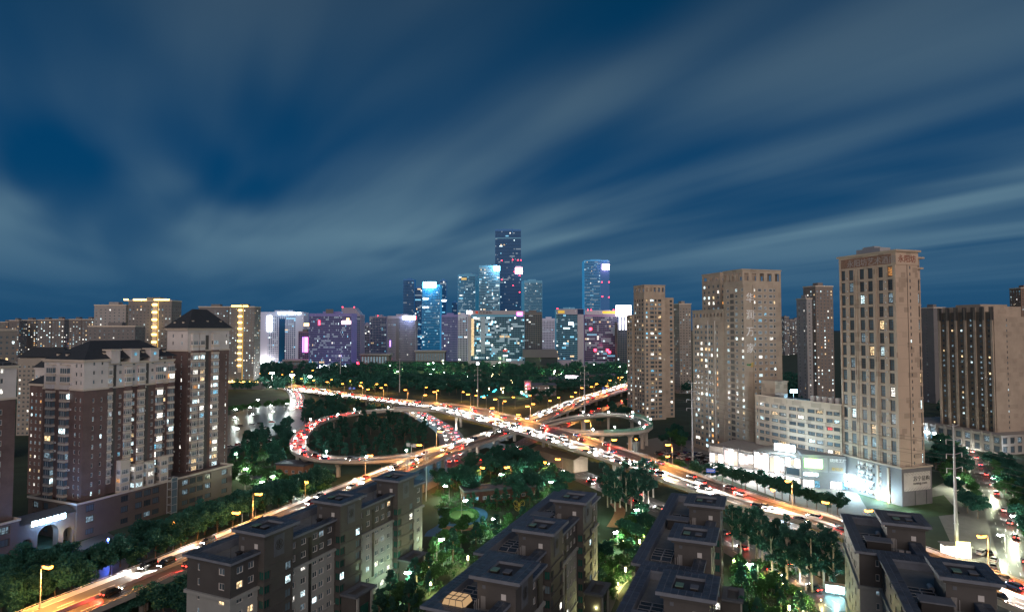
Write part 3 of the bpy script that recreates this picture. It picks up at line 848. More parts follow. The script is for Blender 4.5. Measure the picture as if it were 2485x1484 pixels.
def deco_solar(b, sections, rng):
    for X, y0, y1, cs in sections:
        for c in cs:
            for i in range(2):
                for j in range(4):
                    y = c - 4.6 + j * 1.5 + 1.2
                    x = X + 3.7 + i * 2.15
                    if x < X + 6.6 and y < y1 - 3: link('solar_collector', solar_mesh(), b, (x, y, 23.22))
            y = c - 9.0 if c - 9.0 > y0 + 2.4 else None
            if y:
                sh = MB(); sh.box(X+3.0, X+7.6, y, y+2.7, 23.2, 25.6, 0); sh.box(X+2.7, X+7.9, y-.3, y+3.0, 25.6, 25.85, 1)
                sh.build('roof_shed', [BLACKM, SLAB], b)
            a = MB(); a.box(X+8.6, X+12.2, c+5.6, c+8.4, 25.2, 25.4, 1)
            for xx in (8.7, 12.0):
                for yy in (5.7, 8.2): a.box(X+xx, X+xx+.12, c+yy, c+yy+.12, 23.2, 25.2, 0)
            a.build('awning', [DSTEEL, SLAB], b)
            t = MB(); t.tube((X+7.0, c+3.0, 23.6), (X+7.0, c+5.0, 23.6), .5, .5, 12); t.box(X+6.8, X+7.2, c+3.2, c+4.8, 23.2, 23.6); t.build('water_tank', STEEL, b)
            for k in range(3):
                x = X + 8.0 + k * .5
                MB().tube((x, c-6.0-k*.3, 23.2), (x, c-6.0-k*.3, 25.3 + .3*k), .05, .05, 6).build('vent_pipe', STEEL, b)
            for k in range(2):
                MB().box(X+9.2+1.3*k, X+10.1+1.3*k, c-8.2, c-7.7, 23.25, 24.1).build('condenser', STEEL, b)
            g = MB()
            for i in range(7): g.box(X+8.0, X+11.5, c-9.5+i*.5, c-9.2+i*.5, 23.23, 23.27)
            g.build('deck_boards', DSTEEL, b)['kind'] = 'stuff'

D1 = R(22.5)
o1, o2, o3 = W(*((700+62/2.259)/1.648, (1850+820/2.259)/1.648), 25), W(*C2(195, 1420), 25), W(*C3(150, 1484), 25)
o4 = W(*C4(735, 720), 25)
block('long low apartment block left of centre with bright lit bay windows at its far end', o1, R(23.6), [(0, 0, 74, [12, 36.5, 61.5])], 11, deco_plain)
b2 = block('low apartment block in the centre foreground with an amber lit roof skylight', o2, D1, [(0, 0, 26, [11]), (-2.6, 26, 79, [37, 62])], 12, deco_solar)
block('low apartment block right of centre whose far end meets the flyover in view', o3, D1, [(0, -6, 22.6, [6.4]), (-2, 22.6, 80, [34, 61])], 13, deco_solar)
block('dark low apartment block at the lower right corner with pale blue grey end wall', o4, D1, [(4, -48, -10.5, [-26.5]), (0, -10.5, 18.4, [4.5])], 14, deco_solar, True)
block('dark roof corner of an apartment block at the bottom left edge', (-63 - 6.4 * .92 - 24 * .383 + .5, 98 + 6.4 * .383 - 24 * .92 - 4), D1, [(0, 0, 26, [19])], 15, deco_plain)
# the amber skylight on the centre block
sk = MB(); sk.box(3.0, 7.4, 1.9, 5.6, 23.2, 24.9, 0)
sko = sk.build('skylight', [BLACKM], b2)
gl = MB(); gl.hull([(3.1, 2.0, 24.9), (7.3, 2.0, 24.9), (7.3, 5.5, 24.9), (3.1, 5.5, 24.9)], [(3.5, 2.3, 26.0), (6.9, 2.3, 26.0), (6.9, 5.2, 26.0), (3.5, 5.2, 26.0)])
gl.build('skylight_glass', SKYL, sko)
fr = MB()
for x0, x1 in ((3.1, 3.5), (4.5, 4.6), (5.8, 5.7), (7.3, 6.9)):
    fr.bar((x0, 1.97, 24.95), (x1, 2.27, 26.06), .1, .1); fr.bar((x1, 2.27, 26.08), (x1, 5.23, 26.08), .1, .1)
fr.bar((3.45, 2.27, 26.09), (6.95, 2.27, 26.09), .1, .1); fr.bar((3.45, 3.7, 26.09), (6.95, 3.7, 26.09), .1, .1); fr.bar((3.05, 1.95, 25.0), (7.35, 1.95, 25.0), .12, .12)
fr.build('skylight_bars', DSTEEL, sko)
# ------------------------------------------------------------------ brick and white complex on the left
BRICK = mat('brown_brick', (0.135, 0.098, 0.098), 0.85, var=0.24, vscale=0.25, stripes=(0.35, 0.10), patch=(3.0, 0.10))
SIDING = mat('white_siding', (0.60, 0.60, 0.61), 0.7, var=0.14, vscale=0.2, stripes=(0.5, 0.10))
TRIM = mat('cream_trim', (0.56, 0.52, 0.46), 0.7, var=0.08)
ROOFD = mat('dark_shingle_roof', (0.030, 0.040, 0.052), 0.75, var=0.25, vscale=0.9, stripes=(0.45, 0.25))
PODSTONE = mat('brown_granite', (0.135, 0.108, 0.098), 0.5, var=0.12, vscale=0.25)
SIGNW = emit_mat('sign_white_blue', (0.62, 0.86, 1.0), 14.0, True)
LA = R(22)
LG = 'brick and white apartment buildings on the left'
def hip(mb, x0, x1, y0, y1, z0, z1, inset, mi=0):
    w, l = x1 - x0, y1 - y0
    if l >= w: top = [(x0 + w/2 - .3, y0 + inset, z1), (x0 + w/2 + .3, y0 + inset, z1), (x0 + w/2 + .3, y1 - inset, z1), (x0 + w/2 - .3, y1 - inset, z1)]
    else: top = [(x0 + inset, y0 + l/2 - .3, z1), (x1 - inset, y0 + l/2 - .3, z1), (x1 - inset, y0 + l/2 + .3, z1), (x0 + inset, y0 + l/2 + .3, z1)]
    mb.hull([(x0, y0, z0), (x1, y0, z0), (x1, y1, z0), (x0, y1, z0)], top, mi)
DORM = MB(); DORM.box(-.5, .5, -.5, .5, 0, .8, 0); DORM.hull([(-.7, -.7, .8), (.7, -.7, .8), (.7, .7, .8), (-.7, .7, .8)], [(-.1, -.7, 1.3), (.1, -.7, 1.3), (.1, .7, 1.3), (-.1, .7, 1.3)], 1)
DORM_ME = DORM.mesh('dormer_vent', [TRIM, ROOFD])
SKW_ME = MB().box(-.5, .5, -.35, .35, 0, .14).mesh('roof_window', DKGLASS)
def two_tone(wb, wt, box, sd, z0, zs, z1, cols, rows, wins, rng, probs=P_HOME, kind=(1, 0), rev=.2):
    wallface(wb, box, sd, z0, zs, cols, rows, wins=wins, rng=rng, probs=probs, kind=kind, rev=rev)
    wallface(wt, box, sd, zs, z1, cols, rows, wins=wins, rng=rng, probs=probs, kind=kind, rev=rev)
def trims(parent, box, zs, z1, out=.7):
    t = MB(); band(t, *box, zs - .35, zs + .25, .3); band(t, *box, z1 - .9, z1 - .35, out * .6); band(t, *box, z1 - .35, z1 + .1, out)
    t.build('cornice', TRIM, parent)

def bay_stack(parent, wb, wt, box, sd, a0, a1, out, z0, zs, z1, pitch, wins, rng, probs):
    """A column of projecting glazed bays on one side of a building."""
    p, q = spt(box, sd, a0, 0, 0), spt(box, sd, a1, 0, out)
    bb = (min(p[0], q[0]), max(p[0], q[0]), min(p[1], q[1]), max(p[1], q[1]))
    n = int((z1 - z0) / pitch)
    rows = rows_of(z0, pitch, pitch - 1.15, n, .8)
    w = a1 - a0
    m = MB()
    sides = {'F': 'FLR', 'R': 'RFB', 'L': 'LFB'}[sd]
    for i, s2 in enumerate(sides):
        Ls = side(bb, s2)[3]
        for M_, lo, hi in ((wb, z0, zs), (wt, zs, z1)):
            wallface(M_, bb, s2, lo, hi, [(.1, Ls - .1, (2, 1) if i == 0 else (0, 1))], rows, wins=wins, rng=rng, probs=probs, rev=.06)
    ringbox(m, bb[0] + (0 if sd != 'R' else .02), bb[1] + .1 if sd == 'R' else bb[1] + .08, bb[2] - .1, bb[3] + .1, .35, -.18, .62)
    me = m.mesh('bay_spandrel', TRIM)
    for k in range(1, n): link('bay_spandrel', me, parent, (0, 0, z0 + k*pitch))
    MB().box(bb[0] + .02, bb[1] + .06, bb[2] - .05, bb[3] + .05, z1, z1 + .35).build('bay_cap', TRIM, parent)

def build_L1():
    rng = random.Random(31)
    x0, y0 = at_depth(204, 900, 214)[0], 214
    b = thing('apartment_tower', 'long brown brick and white apartment building with dark hip roof left of the tall tower', 'building', (x0, y0, 0), -LA, LG)
    wb, wt, wins = MB(), MB(), Wins()
    ZS, Z1, P0 = 50.9, 61.2, 12.6
    rows = rows_of(P0, 3.0, 1.55, 16, .8)
    main = (-21.6, -1.0, 8.6, 36)
    end = (-21.6, 0, 0, 8.6)
    T = lambda u: tline(x0, y0, u, LA)
    # end section, right face: two columns of narrow windows
    two_tone(wb, wt, end, 'R', P0, ZS, Z1, [(3.2, 3.9, (0, 0)), (6.1, 6.8, (0, 0))], rows_of(P0, 3.25, 1.6, 15, 1.0), wins, rng, P_FEW)
    two_tone(wb, wt, end, 'F', P0, ZS, Z1, [(1.2, 2.2, (0, 0)), (8.6, 9.4, (0, 0)), (17.0, 18.0, (0, 0)), (19.6, 20.4, (0, 0))], rows, wins, rng, P_FEW)
    two_tone(wb, wt, end, 'B', P0, ZS, Z1, [], [], None, rng)
    two_tone(wb, wt, end, 'L', P0, ZS, Z1, [], [], None, rng)
    # long facade
    def col(ua, ub): return (T(ua / 4.0) - 8.6, T(ub / 4.0) - 8.6)
    cols = []
    for ua, ub, k in ((1190, 1217, (1, 0)), (1316, 1346, (0, 0)), (1500, 1524, (1, 0)), (1620, 1642, (0, 0))):
        a, c = col(ua, ub); cols.append((a, c, k))
    two_tone(wb, wt, main, 'R', P0, ZS, Z1 - 1.2, cols, rows, wins, rng)
    two_tone(wb, wt, main, 'B', P0, ZS, Z1 - 1.2, [(4, 5.6), (9, 10.6), (15, 16.6)], rows, wins, rng)
    two_tone(wb, wt, main, 'L', P0, ZS, Z1 - 1.2, [], [], None, rng)
    for ua, ub in ((1043, 1112), (1238, 1300), (1366, 1424), (1542, 1600), (1658, 1712)):
        a, c = col(ua, ub); a = max(a, .15)
        bay_stack(b, wb, wt, main, 'R', a, min(c, 27.2), 1.0, P0 + 3, ZS, Z1 - 3.2, 3.0, wins, rng, P_HOME)
        for k in range(14):
            if rng.random() < .3: aircon(b, spt(main, 'R', c + .5, P0 + 4.0 + 3.0 * k, 0.0), ANG['R'])
    for a0, a1 in ((3.2, 6.6), (10.8, 14.4)):
        bay_stack(b, wb, wt, end, 'F', a0, a1, 1.3, P0 - 2, ZS, Z1 - 2.0, 3.0, wins, rng, [('cool', .06), ('warm', .03), ('dim', .10)])
        for k in range(15):
            if rng.random() < .35: aircon(b, spt(end, 'F', a1 + .6, P0 + 1 + 3.0 * k, 0.0), ANG['F'])
    # flat dark strips, the shade of wall niches put into the colour
    for ua in (1145, 1460):
        a = T(ua / 4.0) - 8.6
        MB().box(-1.0 + .01, -1.0 + .06, 8.6 + a - .55, 8.6 + a + .55, P0 + 6, Z1 - 2.2).build('recess_shade', DARKSTONE, b)
    wb.build('brick_wall', BRICK, b); wt.build('white_wall', SIDING, b)
    trims(b, end, ZS, Z1); trims(b, main, ZS, Z1 - 1.2, .5)
    MB().box(*end, Z1 - .5, Z1 - .3).build('roof_deck', ROOFD, b)
    rf = MB(); hip(rf, -21.4, .1, -.1, 37, Z1 + .12, Z1 + 6.6, 9.0); ro = rf.build('roof', ROOFD, b)
    for y in (9, 14, 19, 24, 29, 33): link('dormer_vent', DORM_ME, ro, (-3.0, y, Z1 + 1.6))
    for y in (11.5, 16.5, 21.5, 26.5): link('roof_window', SKW_ME, ro, (-5.2, y, Z1 + 3.25), (0, R(31), 0))
    for x in (-17, -12): link('dormer_vent', DORM_ME, ro, (x, 2.0, Z1 + 1.2))
    for y, clock in ((11, False), (18.6, True), (26.6, True)):      # gables with round windows
        g = MB(); g.box(-4.0, .35, y - 1.7, y + 1.7, Z1 - 1.6, Z1 + 3.0, 0); g.box(-4.2, .7, y - 2.0, y + 2.0, Z1 + 3.0, Z1 + 3.5, 1)
        go = g.build('gable', [SIDING, TRIM], b)
        if clock:
            d = MB(); d.poly([(.40, y + .62 * math.cos(a), Z1 + 1.5 + .62 * math.sin(a)) for a in np.linspace(0, 2 * math.pi, 16, False)])
            d.build('round_window', LIT['cyan'], go)
    wins.place(b, WFRAME)
    # bright single flats
    return b
def build_L2():
    rng = random.Random(33)
    x0, y0 = at_depth(454, 900, 258)[0], 258
    b = thing('apartment_tower', 'tall brown brick tower with white top floors and dark pyramid roof on the left', 'building', (x0, y0, 0), -LA, LG)
    wb, wt, wins = MB(), MB(), Wins()
    ZS, Z1, P0 = 63.0, 72.4, 11.8
    box = (-12, 0, 0, 21.7)
    n = 19; rows = rows_of(P0, 3.1, 1.7, n, .7)
    two_tone(wb, wt, box, 'F', P0, ZS, Z1, [(3, 3.8, (0, 0)), (8.2, 9.0, (0, 0))], rows, wins, rng, P_FEW)
    two_tone(wb, wt, box, 'R', P0, ZS, Z1, [(20.0, 20.6, (0, 0))], rows, wins, rng, P_FEW)
    for s in 'BL': two_tone(wb, wt, box, s, P0, ZS, Z1, [], [], None, rng)
    for a0, a1 in ((1.6, 4.6), (5.3, 7.9), (12.0, 15.2)):
        bay_stack(b, wb, wt, box, 'R', a0, a1, 1.2, P0, ZS, Z1 - 2.4, 3.1, wins, rng, P_BUSY)
    for k in range(18):
        if rng.random() < .7: aircon(b, spt(box, 'R', 1.0, P0 + 3.1 * k + .8, 0), ANG['R'])
    MB().box(.01, .06, 8.7, 10.6, P0, Z1 - 3).build('recess_shade', DARKSTONE, b)  # flat strip, niche shade put into its dark colour
    wb.build('brick_wall', BRICK, b); wt.build('white_wall', SIDING, b)
    trims(b, box, ZS, Z1, .9)
    rf = MB(); hip(rf, -13.2, 1.2, -1.2, 22.9, Z1 + .12, Z1 + 8.4, 8.5); ro = rf.build('roof', ROOFD, b)
    for y in (3.5, 11, 18): link('dormer_vent', DORM_ME, ro, (-1.6, y, Z1 + 2.6))
    for x in (-9, -4): link('dormer_vent', DORM_ME, ro, (x, 1.4, Z1 + 2.0))
    for y in (8, 14): link('roof_window', SKW_ME, ro, (-3.6, y, Z1 + 5.2), (0, R(49), 0))
    wins.place(b, WFRAME)
def build_L0():
    rng = random.Random(35)
    fx, fy = at_depth(204, 900, 214)[0], 214
    b = thing('apartment_tower', 'brown brick and white apartment building cut off by the left edge of the photo', 'building', (fx, fy, 0), -LA, LG)
    wb, wt, wins = MB(), MB(), Wins()
    ZS, Z1, P0 = 50.4, 60.6, 12.6
    box = (-20, .2, -66, -21.0)
    rows = rows_of(P0, 3.2, 1.7, 15, .9)
    two_tone(wb, wt, box, 'R', P0, ZS, Z1, [(L_, L_ + .8, (0, 0)) for L_ in (30.6, 33.4, 37.6, 40.6)], rows, wins, rng, [('cool', .16), ('white', .1), ('dim', .2)])
    for s in 'FBL': two_tone(wb, wt, box, s, P0, ZS, Z1, [], [], None, rng)
    wb.build('brick_wall', BRICK, b); wt.build('white_wall', SIDING, b); trims(b, box, ZS, Z1)
    rf = MB(); hip(rf, -20.4, .6, -67, -20.6, Z1 + .12, Z1 + 6.2, 9.0); rf.build('roof', ROOFD, b)
    rl = MB()
    for k in range(16): rl.box(.3, .36, -60 + k * 2.5, -59.94 + k * 2.5, Z1 + .1, Z1 + 1.1)
    rl.bar((.33, -62, Z1 + 1.15), (.33, -21, Z1 + 1.15), .07, .07); rl.build('roof_railing', STEEL, b)
    wins.place(b, WFRAME)
def build_podium():
    rng = random.Random(37)
    fx, fy = at_depth(204, 900, 214)[0], 214
    b = thing('shop_podium', 'three storey brown granite shop podium below the brick apartment towers', 'building', (fx, fy, 0), -LA)
    m, wins = MB(), Wins()
    box = (-24, 2.2, -2.6, 63.5)
    rows = [(1.2, 3.2), (5.2, 7.6), (9.0, 11.4)]
    cols = []
    for a in (3.0, 15.5, 21.0, 24.5, 28.0, 36.0, 41.0, 44.5, 48.0, 52.0, 60.5): cols.append((a, a + 3.0, (2, 0)))
    wallface(m, box, 'R', 0, 12.2, cols, rows, wins=wins, rng=rng, probs=[('dim', .12), ('warm', .05)], rev=.3)
    wallface(m, box, 'F', 0, 12.2, [(2.5, 5.5, (2, 0)), (8, 11, (2, 0)), (15.5, 18.5, (2, 0)), (21, 24, (2, 0))], rows, wins=wins, rng=rng, probs=[('dim', .1)], rev=.3)
    for s in 'BL': wallface(m, box, s, 0, 12.2, [], [])
    m.quad((-24, -2.6, 12.0), (2.2, -2.6, 12.0), (2.2, 63.5, 12.0), (-24, 63.5, 12.0))
    m.build('wall', PODSTONE, b)
    c = MB(); band(c, *box, 12.2, 12.9, .3); c.build('coping', TRIM, b)
    wins.place(b, DFRAME)
    # terraces of glazed flats stepping above the podium
    for y0, y1, z in ((13, 16.5, 24), (18.5, 22, 21.5), (23.5, 26.5, 21.5), (29, 32.5, 22.5)):
        t, tw = MB(), Wins(); bx = (-1.2, 1.6, y0, y1)
        rw = rows_of(12.2, 3.0, 1.9, int((z - 12.2) / 3.0), .7)
        for s in 'RFB': wallface(t, bx, s, 12.2, z, [(.2, side(bx, s)[3] - .2, (3, 1))], rw, wins=tw, rng=rng, probs=P_HOME, rev=.08)
        t.quad((bx[0], y0, z), (bx[1], y0, z), (bx[1], y1, z), (bx[0], y1, z))
        to = t.build('glazed_balconies', TRIM, b); tw.place(to, WFRAME)
    # glass lift shaft on the podium front
    e = MB()
    for x in (2.3, 4.6):
        for y in (31.5, 34.0): e.box(x, x + .18, y, y + .18, 0, 14.0, 0)
    for z in (0.4, 3.4, 6.4, 9.4, 12.4, 13.8): ringbox(e, 2.28, 4.8, 31.48, 34.2, .16, z, z + .16, 0)
    e.quad((4.7, 31.6, .2), (4.7, 34.1, .2), (4.7, 34.1, 13.8), (4.7, 31.6, 13.8), 1)
    e.build('glass_lift_shaft', [STEEL, DKGLASS], b)
    # podium of the left building
    b2 = thing('shop_podium', 'brown granite shop podium at the left edge beside the lit gate', 'building', (fx, fy, 0), -LA)
    m, wins = MB(), Wins(); bx = (-22, 2.4, -72, -20.2)
    wallface(m, bx, 'R', 0, 12.2, [(a, a + 3.2, (2, 0)) for a in (20, 26, 32, 38, 46)], rows, wins=wins, rng=rng, probs=[('dim', .15)], rev=.3)
    for s in 'FBL': wallface(m, bx, s, 0, 12.2, [], [])
    m.quad((bx[0], bx[2], 12.0), (bx[1], bx[2], 12.0), (bx[1], bx[3], 12.0), (bx[0], bx[3], 12.0))
    m.build('wall', PODSTONE, b2); c = MB(); band(c, *bx, 12.2, 12.9, .3); c.build('coping', TRIM, b2); wins.place(b2, DFRAME)
    # gate
    g = thing('gateway', 'arched stone gateway carrying a glowing blue white sign between the podiums', 'gate', (fx, fy, 0), -LA)
    gm = MB(); ys = [-20.1, -17.5, -14.6, -7.6, -5.2, -2.7]
    def arch(y0, y1, zs, r, z1):
        n = 14; yc = (y0 + y1) / 2
        for i in range(n):
            a0, a1 = math.pi * i / n, math.pi * (i + 1) / n
            p, q = (yc - r * math.cos(a0), zs + r * math.sin(a0)), (yc - r * math.cos(a1), zs + r * math.sin(a1))
            for x, fl in ((1.6, 1), (-1.2, 0)):
                pts = [(x, p[0], p[1]), (x, q[0], q[1]), (x, q[0], z1), (x, p[0], z1)]
                gm.quad(*(pts if fl else pts[::-1]))
            gm.quad((1.6, p[0], p[1]), (-1.2, p[0], p[1]), (-1.2, q[0], q[1]), (1.6, q[0], q[1]))
        for y, yy in ((y0, yc - r), (yc + r, y1)):
            if yy - y > .01: gm.box(-1.2, 1.6, y, yy, 0, z1, 0, 'u')
    arch(-20.1, -15.2, 4.0, 1.5, 9.6); arch(-15.2, -7.2, 5.0, 3.2, 9.6); arch(-7.2, -2.7, 4.0, 1.5, 9.6)
    gm.box(-1.6, 2.0, -20.1, -2.7, 9.6, 10.4); gm.build('arch_wall', PODSTONE, g)
    rfm = MB(); rfm.hull([(-4, -20, 10.4), (2.6, -20, 10.4), (2.6, -2.8, 10.4), (-4, -2.8, 10.4)], [(-3.2, -20, 12.0), (-2.4, -20, 12.0), (-2.4, -2.8, 12.0), (-3.2, -2.8, 12.0)])
    rfm.build('gate_roof', SLAB, g)
    for k in range(5):
        y = -15.6 + k * 2.15
        s = MB(); s.hull([(2.05, y - .85, 9.0), (2.05, y + .85, 9.0), (2.05, y + .85, 10.7), (2.05, y - .85, 10.7)], [(2.35, y - .75, 9.1), (2.35, y + .75, 9.1), (2.35, y + .75, 10.6), (2.35, y - .75, 10.6)])
        s.build('sign_letter', SIGNW, g)
    lamp(g, (4.0, -11, 9.6), (0.20, 0.50, 1.0), 5000, .8)
    lamp(g, (4.5, -5.5, 4.0), (1.0, 0.8, 0.35), 700, .2)
    lamp(g, (-3.0, -11, 5.0), (0.55, 0.8, 1.0), 400, .3)
build_L1(); build_L2(); build_L0(); build_podium()

# other buildings behind them
def simple_tower(label, u0, u1, vtop, dep, ang, deep, wallm, cat='building', pitch=3.0, ww=1.2, sp=2.6, probs=P_HOME, roofm=None, group=None,
                 zlow=0.0, name='apartment_tower', hiproof=0, frame=WFRAME, rng_seed=0, split=None, wh=1.4, crown=True, limit=0):
    """A rectangular tower whose front spans u0..u1 at distance dep; joined windows."""
    rng = random.Random(int(u0 * 7 + vtop) + rng_seed)
    x0, z1 = at_depth(u0, vtop, dep); x1, _ = at_depth(u1, vtop, dep)
    b = thing(name, label, cat, ((x0 + x1) / 2, dep, 0), ang, group)
    w = (x1 - x0) / 2 / max(.6, math.cos(ang)) * (1.0 if not ang else .86)
    box = (-w, w, 0, deep); m, wins = MB(), Wins()
    n = int((z1 - 2) / pitch); rows = rows_of(zlow, pitch, wh, n - int(zlow / pitch), .8)
    for s in 'FRL':
        Ls = side(box, s)[3]; k = max(1, int(Ls / sp))
        wallface(m, box, s, 0, z1, grid_cols(Ls, k, ww), rows, wins=wins, rng=rng, probs=probs, rev=.15)
    wallface(m, box, 'B', 0, z1, [], [])
    m.quad((-w, 0, z1 - .5), (w, 0, z1 - .5), (w, deep, z1 - .5), (-w, deep, z1 - .5))
    m.build('wall', wallm, b)
    if crown:
        c = MB(); band(c, *box, z1 - .6, z1 + .5, .35); c.build('parapet', TRIM if wallm is not SIDING else SIDING, b)
        h = MB(); h.box(-w * .3, w * .3, deep * .3, deep * .7, z1 - .5, z1 + 3.4); h.build('lift_house', wallm, b)
    if hiproof:
        r = MB(); hip(r, -w - .8, w + .8, -.8, deep + .8, z1 + .52, z1 + hiproof, min(w, deep / 2) * .9); r.build('roof', ROOFD, b)
    if limit: wins.place(b, frame, limit)
    else: joined_windows(wins, b, frame)
    return b, box, z1
GREYW = mat('grey_render', (0.17, 0.175, 0.19), 0.8, var=0.1, vscale=0.1)
CREAM = mat('cream_render', (0.30, 0.29, 0.27), 0.8, var=0.1, vscale=0.1)
WARMW = mat('warm_grey_render', (0.15, 0.15, 0.16), 0.8, var=0.1, vscale=0.1)
OG = 'older flats behind the brick complex'
simple_tower('older brick flats with dark roof between the two brick towers at far left', 62, 116, 932, 270, -LA, 16, BRICK, hiproof=4, limit=120, group=OG)
simple_tower('white walled flats with hip roof behind the gate and brick towers', 76, 122, 893, 330, -LA, 18, SIDING, hiproof=6, probs=P_FEW, group=OG)
simple_tower('cream flats with corner turret at the left edge behind the brick building', -70, 14, 800, 340, -LA, 9, CREAM, probs=P_FEW, group=OG)
simple_tower('low flats with long dark roof behind the long brick building', 40, 165, 868, 420, R(6), 14, CREAM, hiproof=7, probs=P_FEW, crown=False, group=OG)
FA = 'distant pale apartment slabs on the left horizon'
for i, (u0, u1, vt, dp) in enumerate(((22, 47, 777, 900), (48, 88, 776, 930), (91, 125, 775.5, 890), (126, 156, 774.5, 890), (158, 167, 779, 1050), (168, 198, 774.5, 880), (199, 228, 774.5, 880), (0, 20, 781, 980))):
    simple_tower('distant pale apartment slab on the left horizon, %s from the left edge' % nth([7, 0, 1, 2, 3, 4, 5, 6].index(i)), u0, u1, vt, dp, 0, 15, WARMW, pitch=3.1, sp=3.6, ww=1.6, probs=P_BUSY, group=FA)
YG = 'towers with golden rooftop lights'
GOLD = emit_mat('golden_strip_light', (1.0, 0.58, 0.13), 9.0, True)
GOLDS = emit_mat('golden_soft_light', (1.0, 0.58, 0.13), 0.9)
LTGREY = mat('light_grey_render', (0.30, 0.31, 0.33), 0.8, var=0.08, vscale=0.1)
yt = []
yt.append(simple_tower('white tower with plain end wall left of the golden lit tower', 229, 306, 740, 620, 0, 18, LTGREY, sp=4.2, probs=P_FEW, group=YG))
yt.append(simple_tower('tower with glowing golden roof edge and stacked golden balconies at left', 312, 417, 729, 610, 0, 18, GREYW, sp=3.4, probs=P_HOME, group=YG))
yt.append(simple_tower('lower grey flats in front of the golden lit towers', 214, 328, 791, 540, 0, 15, GREYW, sp=3.8, probs=P_HOME, group=YG))
yt.append(simple_tower('grey tower with twin stair heads behind the pyramid roof', 482, 555, 744, 760, 0, 16, GREYW, sp=3.6, probs=P_HOME, group=YG))
yt.append(simple_tower('slim tower with a ladder of golden lit balconies right of the pyramid roof', 556, 618, 744, 740, 0, 18, GREYW, sp=3.2, probs=P_HOME, group=YG))
def gold(t, spans, tower_dep, fx):
    b, box, z1 = t
    for a0, a1 in spans:
        m = MB(); x0 = box[0] + (box[1] - box[0]) * a0; x1 = box[0] + (box[1] - box[0]) * a1
        m.box(x0, x1, -1.0, -.4, z1 + .3, z1 + 1.6); m.build('roof_light_strip', GOLD, b)
    x = box[0] + (box[1] - box[0]) * fx
    bm = MB(); bm.box(x - 2.2, x + 2.2, -.6, -.05, 20, z1 - 2); bm.build('balcony_shaft', TRIM, b)
    for k in range(11 if tower_dep < 700 else 10):
        z = z1 - 5 - k * 7.4
        if z < 14: break
        m = MB(); m.box(x - 2.4, x + 2.4, -1.4, -.65, z, z + 1.6, 0); m.build('lit_balcony', GOLD, b)
    m = MB(); m.box(x + 3.0, x + 3.6, -.5, -.06, 10, z1 - 1); m.build('vertical_light_strip', GOLDS, b)
    lamp(b, (x, -9, z1 * .75), (1.0, .6, .2), 1500, 1.5)
gold(yt[1], ((-.1, .0), (.12, .42), (.6, .95)), 600, .62)
gold(yt[4], ((.1, .5), (.55, .75)), 740, .45)
m = MB(); m.box(-26, 22, -3.2, -2.6, 8.5, 9.6); m.build('canopy_light_strip', GOLD, yt[4][0])
po = MB(); po.box(-28, 26, -2.6, 20, 0, 8.4); po.build('podium', GREYW, yt[4][0])
# ------------------------------------------------------------------ tan towers, mall and street on the right
TAN = mat('tan_render', (0.50, 0.41, 0.33), 0.8, var=0.10, vscale=0.12, patch=(2.6, 0.26))
TANB = mat('tan_band', (0.44, 0.37, 0.30), 0.8, var=0.1, vscale=0.2)
TAUPE = mat('taupe_render', (0.40, 0.345, 0.285), 0.8, var=0.2, vscale=0.11, patch=(3.4, 0.12))
PODGREY = mat('podium_grey_panel', (0.15, 0.15, 0.16), 0.6, var=0.15, vscale=0.3)
SHOPW = emit_mat('shop_front_light', (1.0, 0.94, 0.90), 5.0, True)
SHOP2 = emit_mat('shop_front_warm', (1.0, 0.80, 0.60), 0.95)
SHOP3 = emit_mat('shop_front_rose', (1.0, 0.80, 0.80), 1.3)
SIGNBW = emit_mat('sign_box_white', (0.72, 0.92, 1.0), 20.0, True)
SIGNG = emit_mat('sign_green', (0.35, 1.0, 0.25), 5.0)
SIGNY = emit_mat('sign_yellow', (1.0, 0.85, 0.30), 9.0)
SIGNR = emit_mat('sign_red', (1.0, 0.05, 0.10), 5.0)
LETTER_RUST = mat('rust_red_letters', (0.22, 0.055, 0.040), 0.6)
LETTER_GREY = mat('steel_letters', (0.36, 0.34, 0.34), 0.5)
LETTER_W = mat('white_letters', (0.85, 0.85, 0.85), 0.5, emit=(1, 1, 1), es=0.04, sample=False)
GOLDP = mat('gold_letters', (0.55, 0.35, 0.08), 0.4)
RA = R(18)

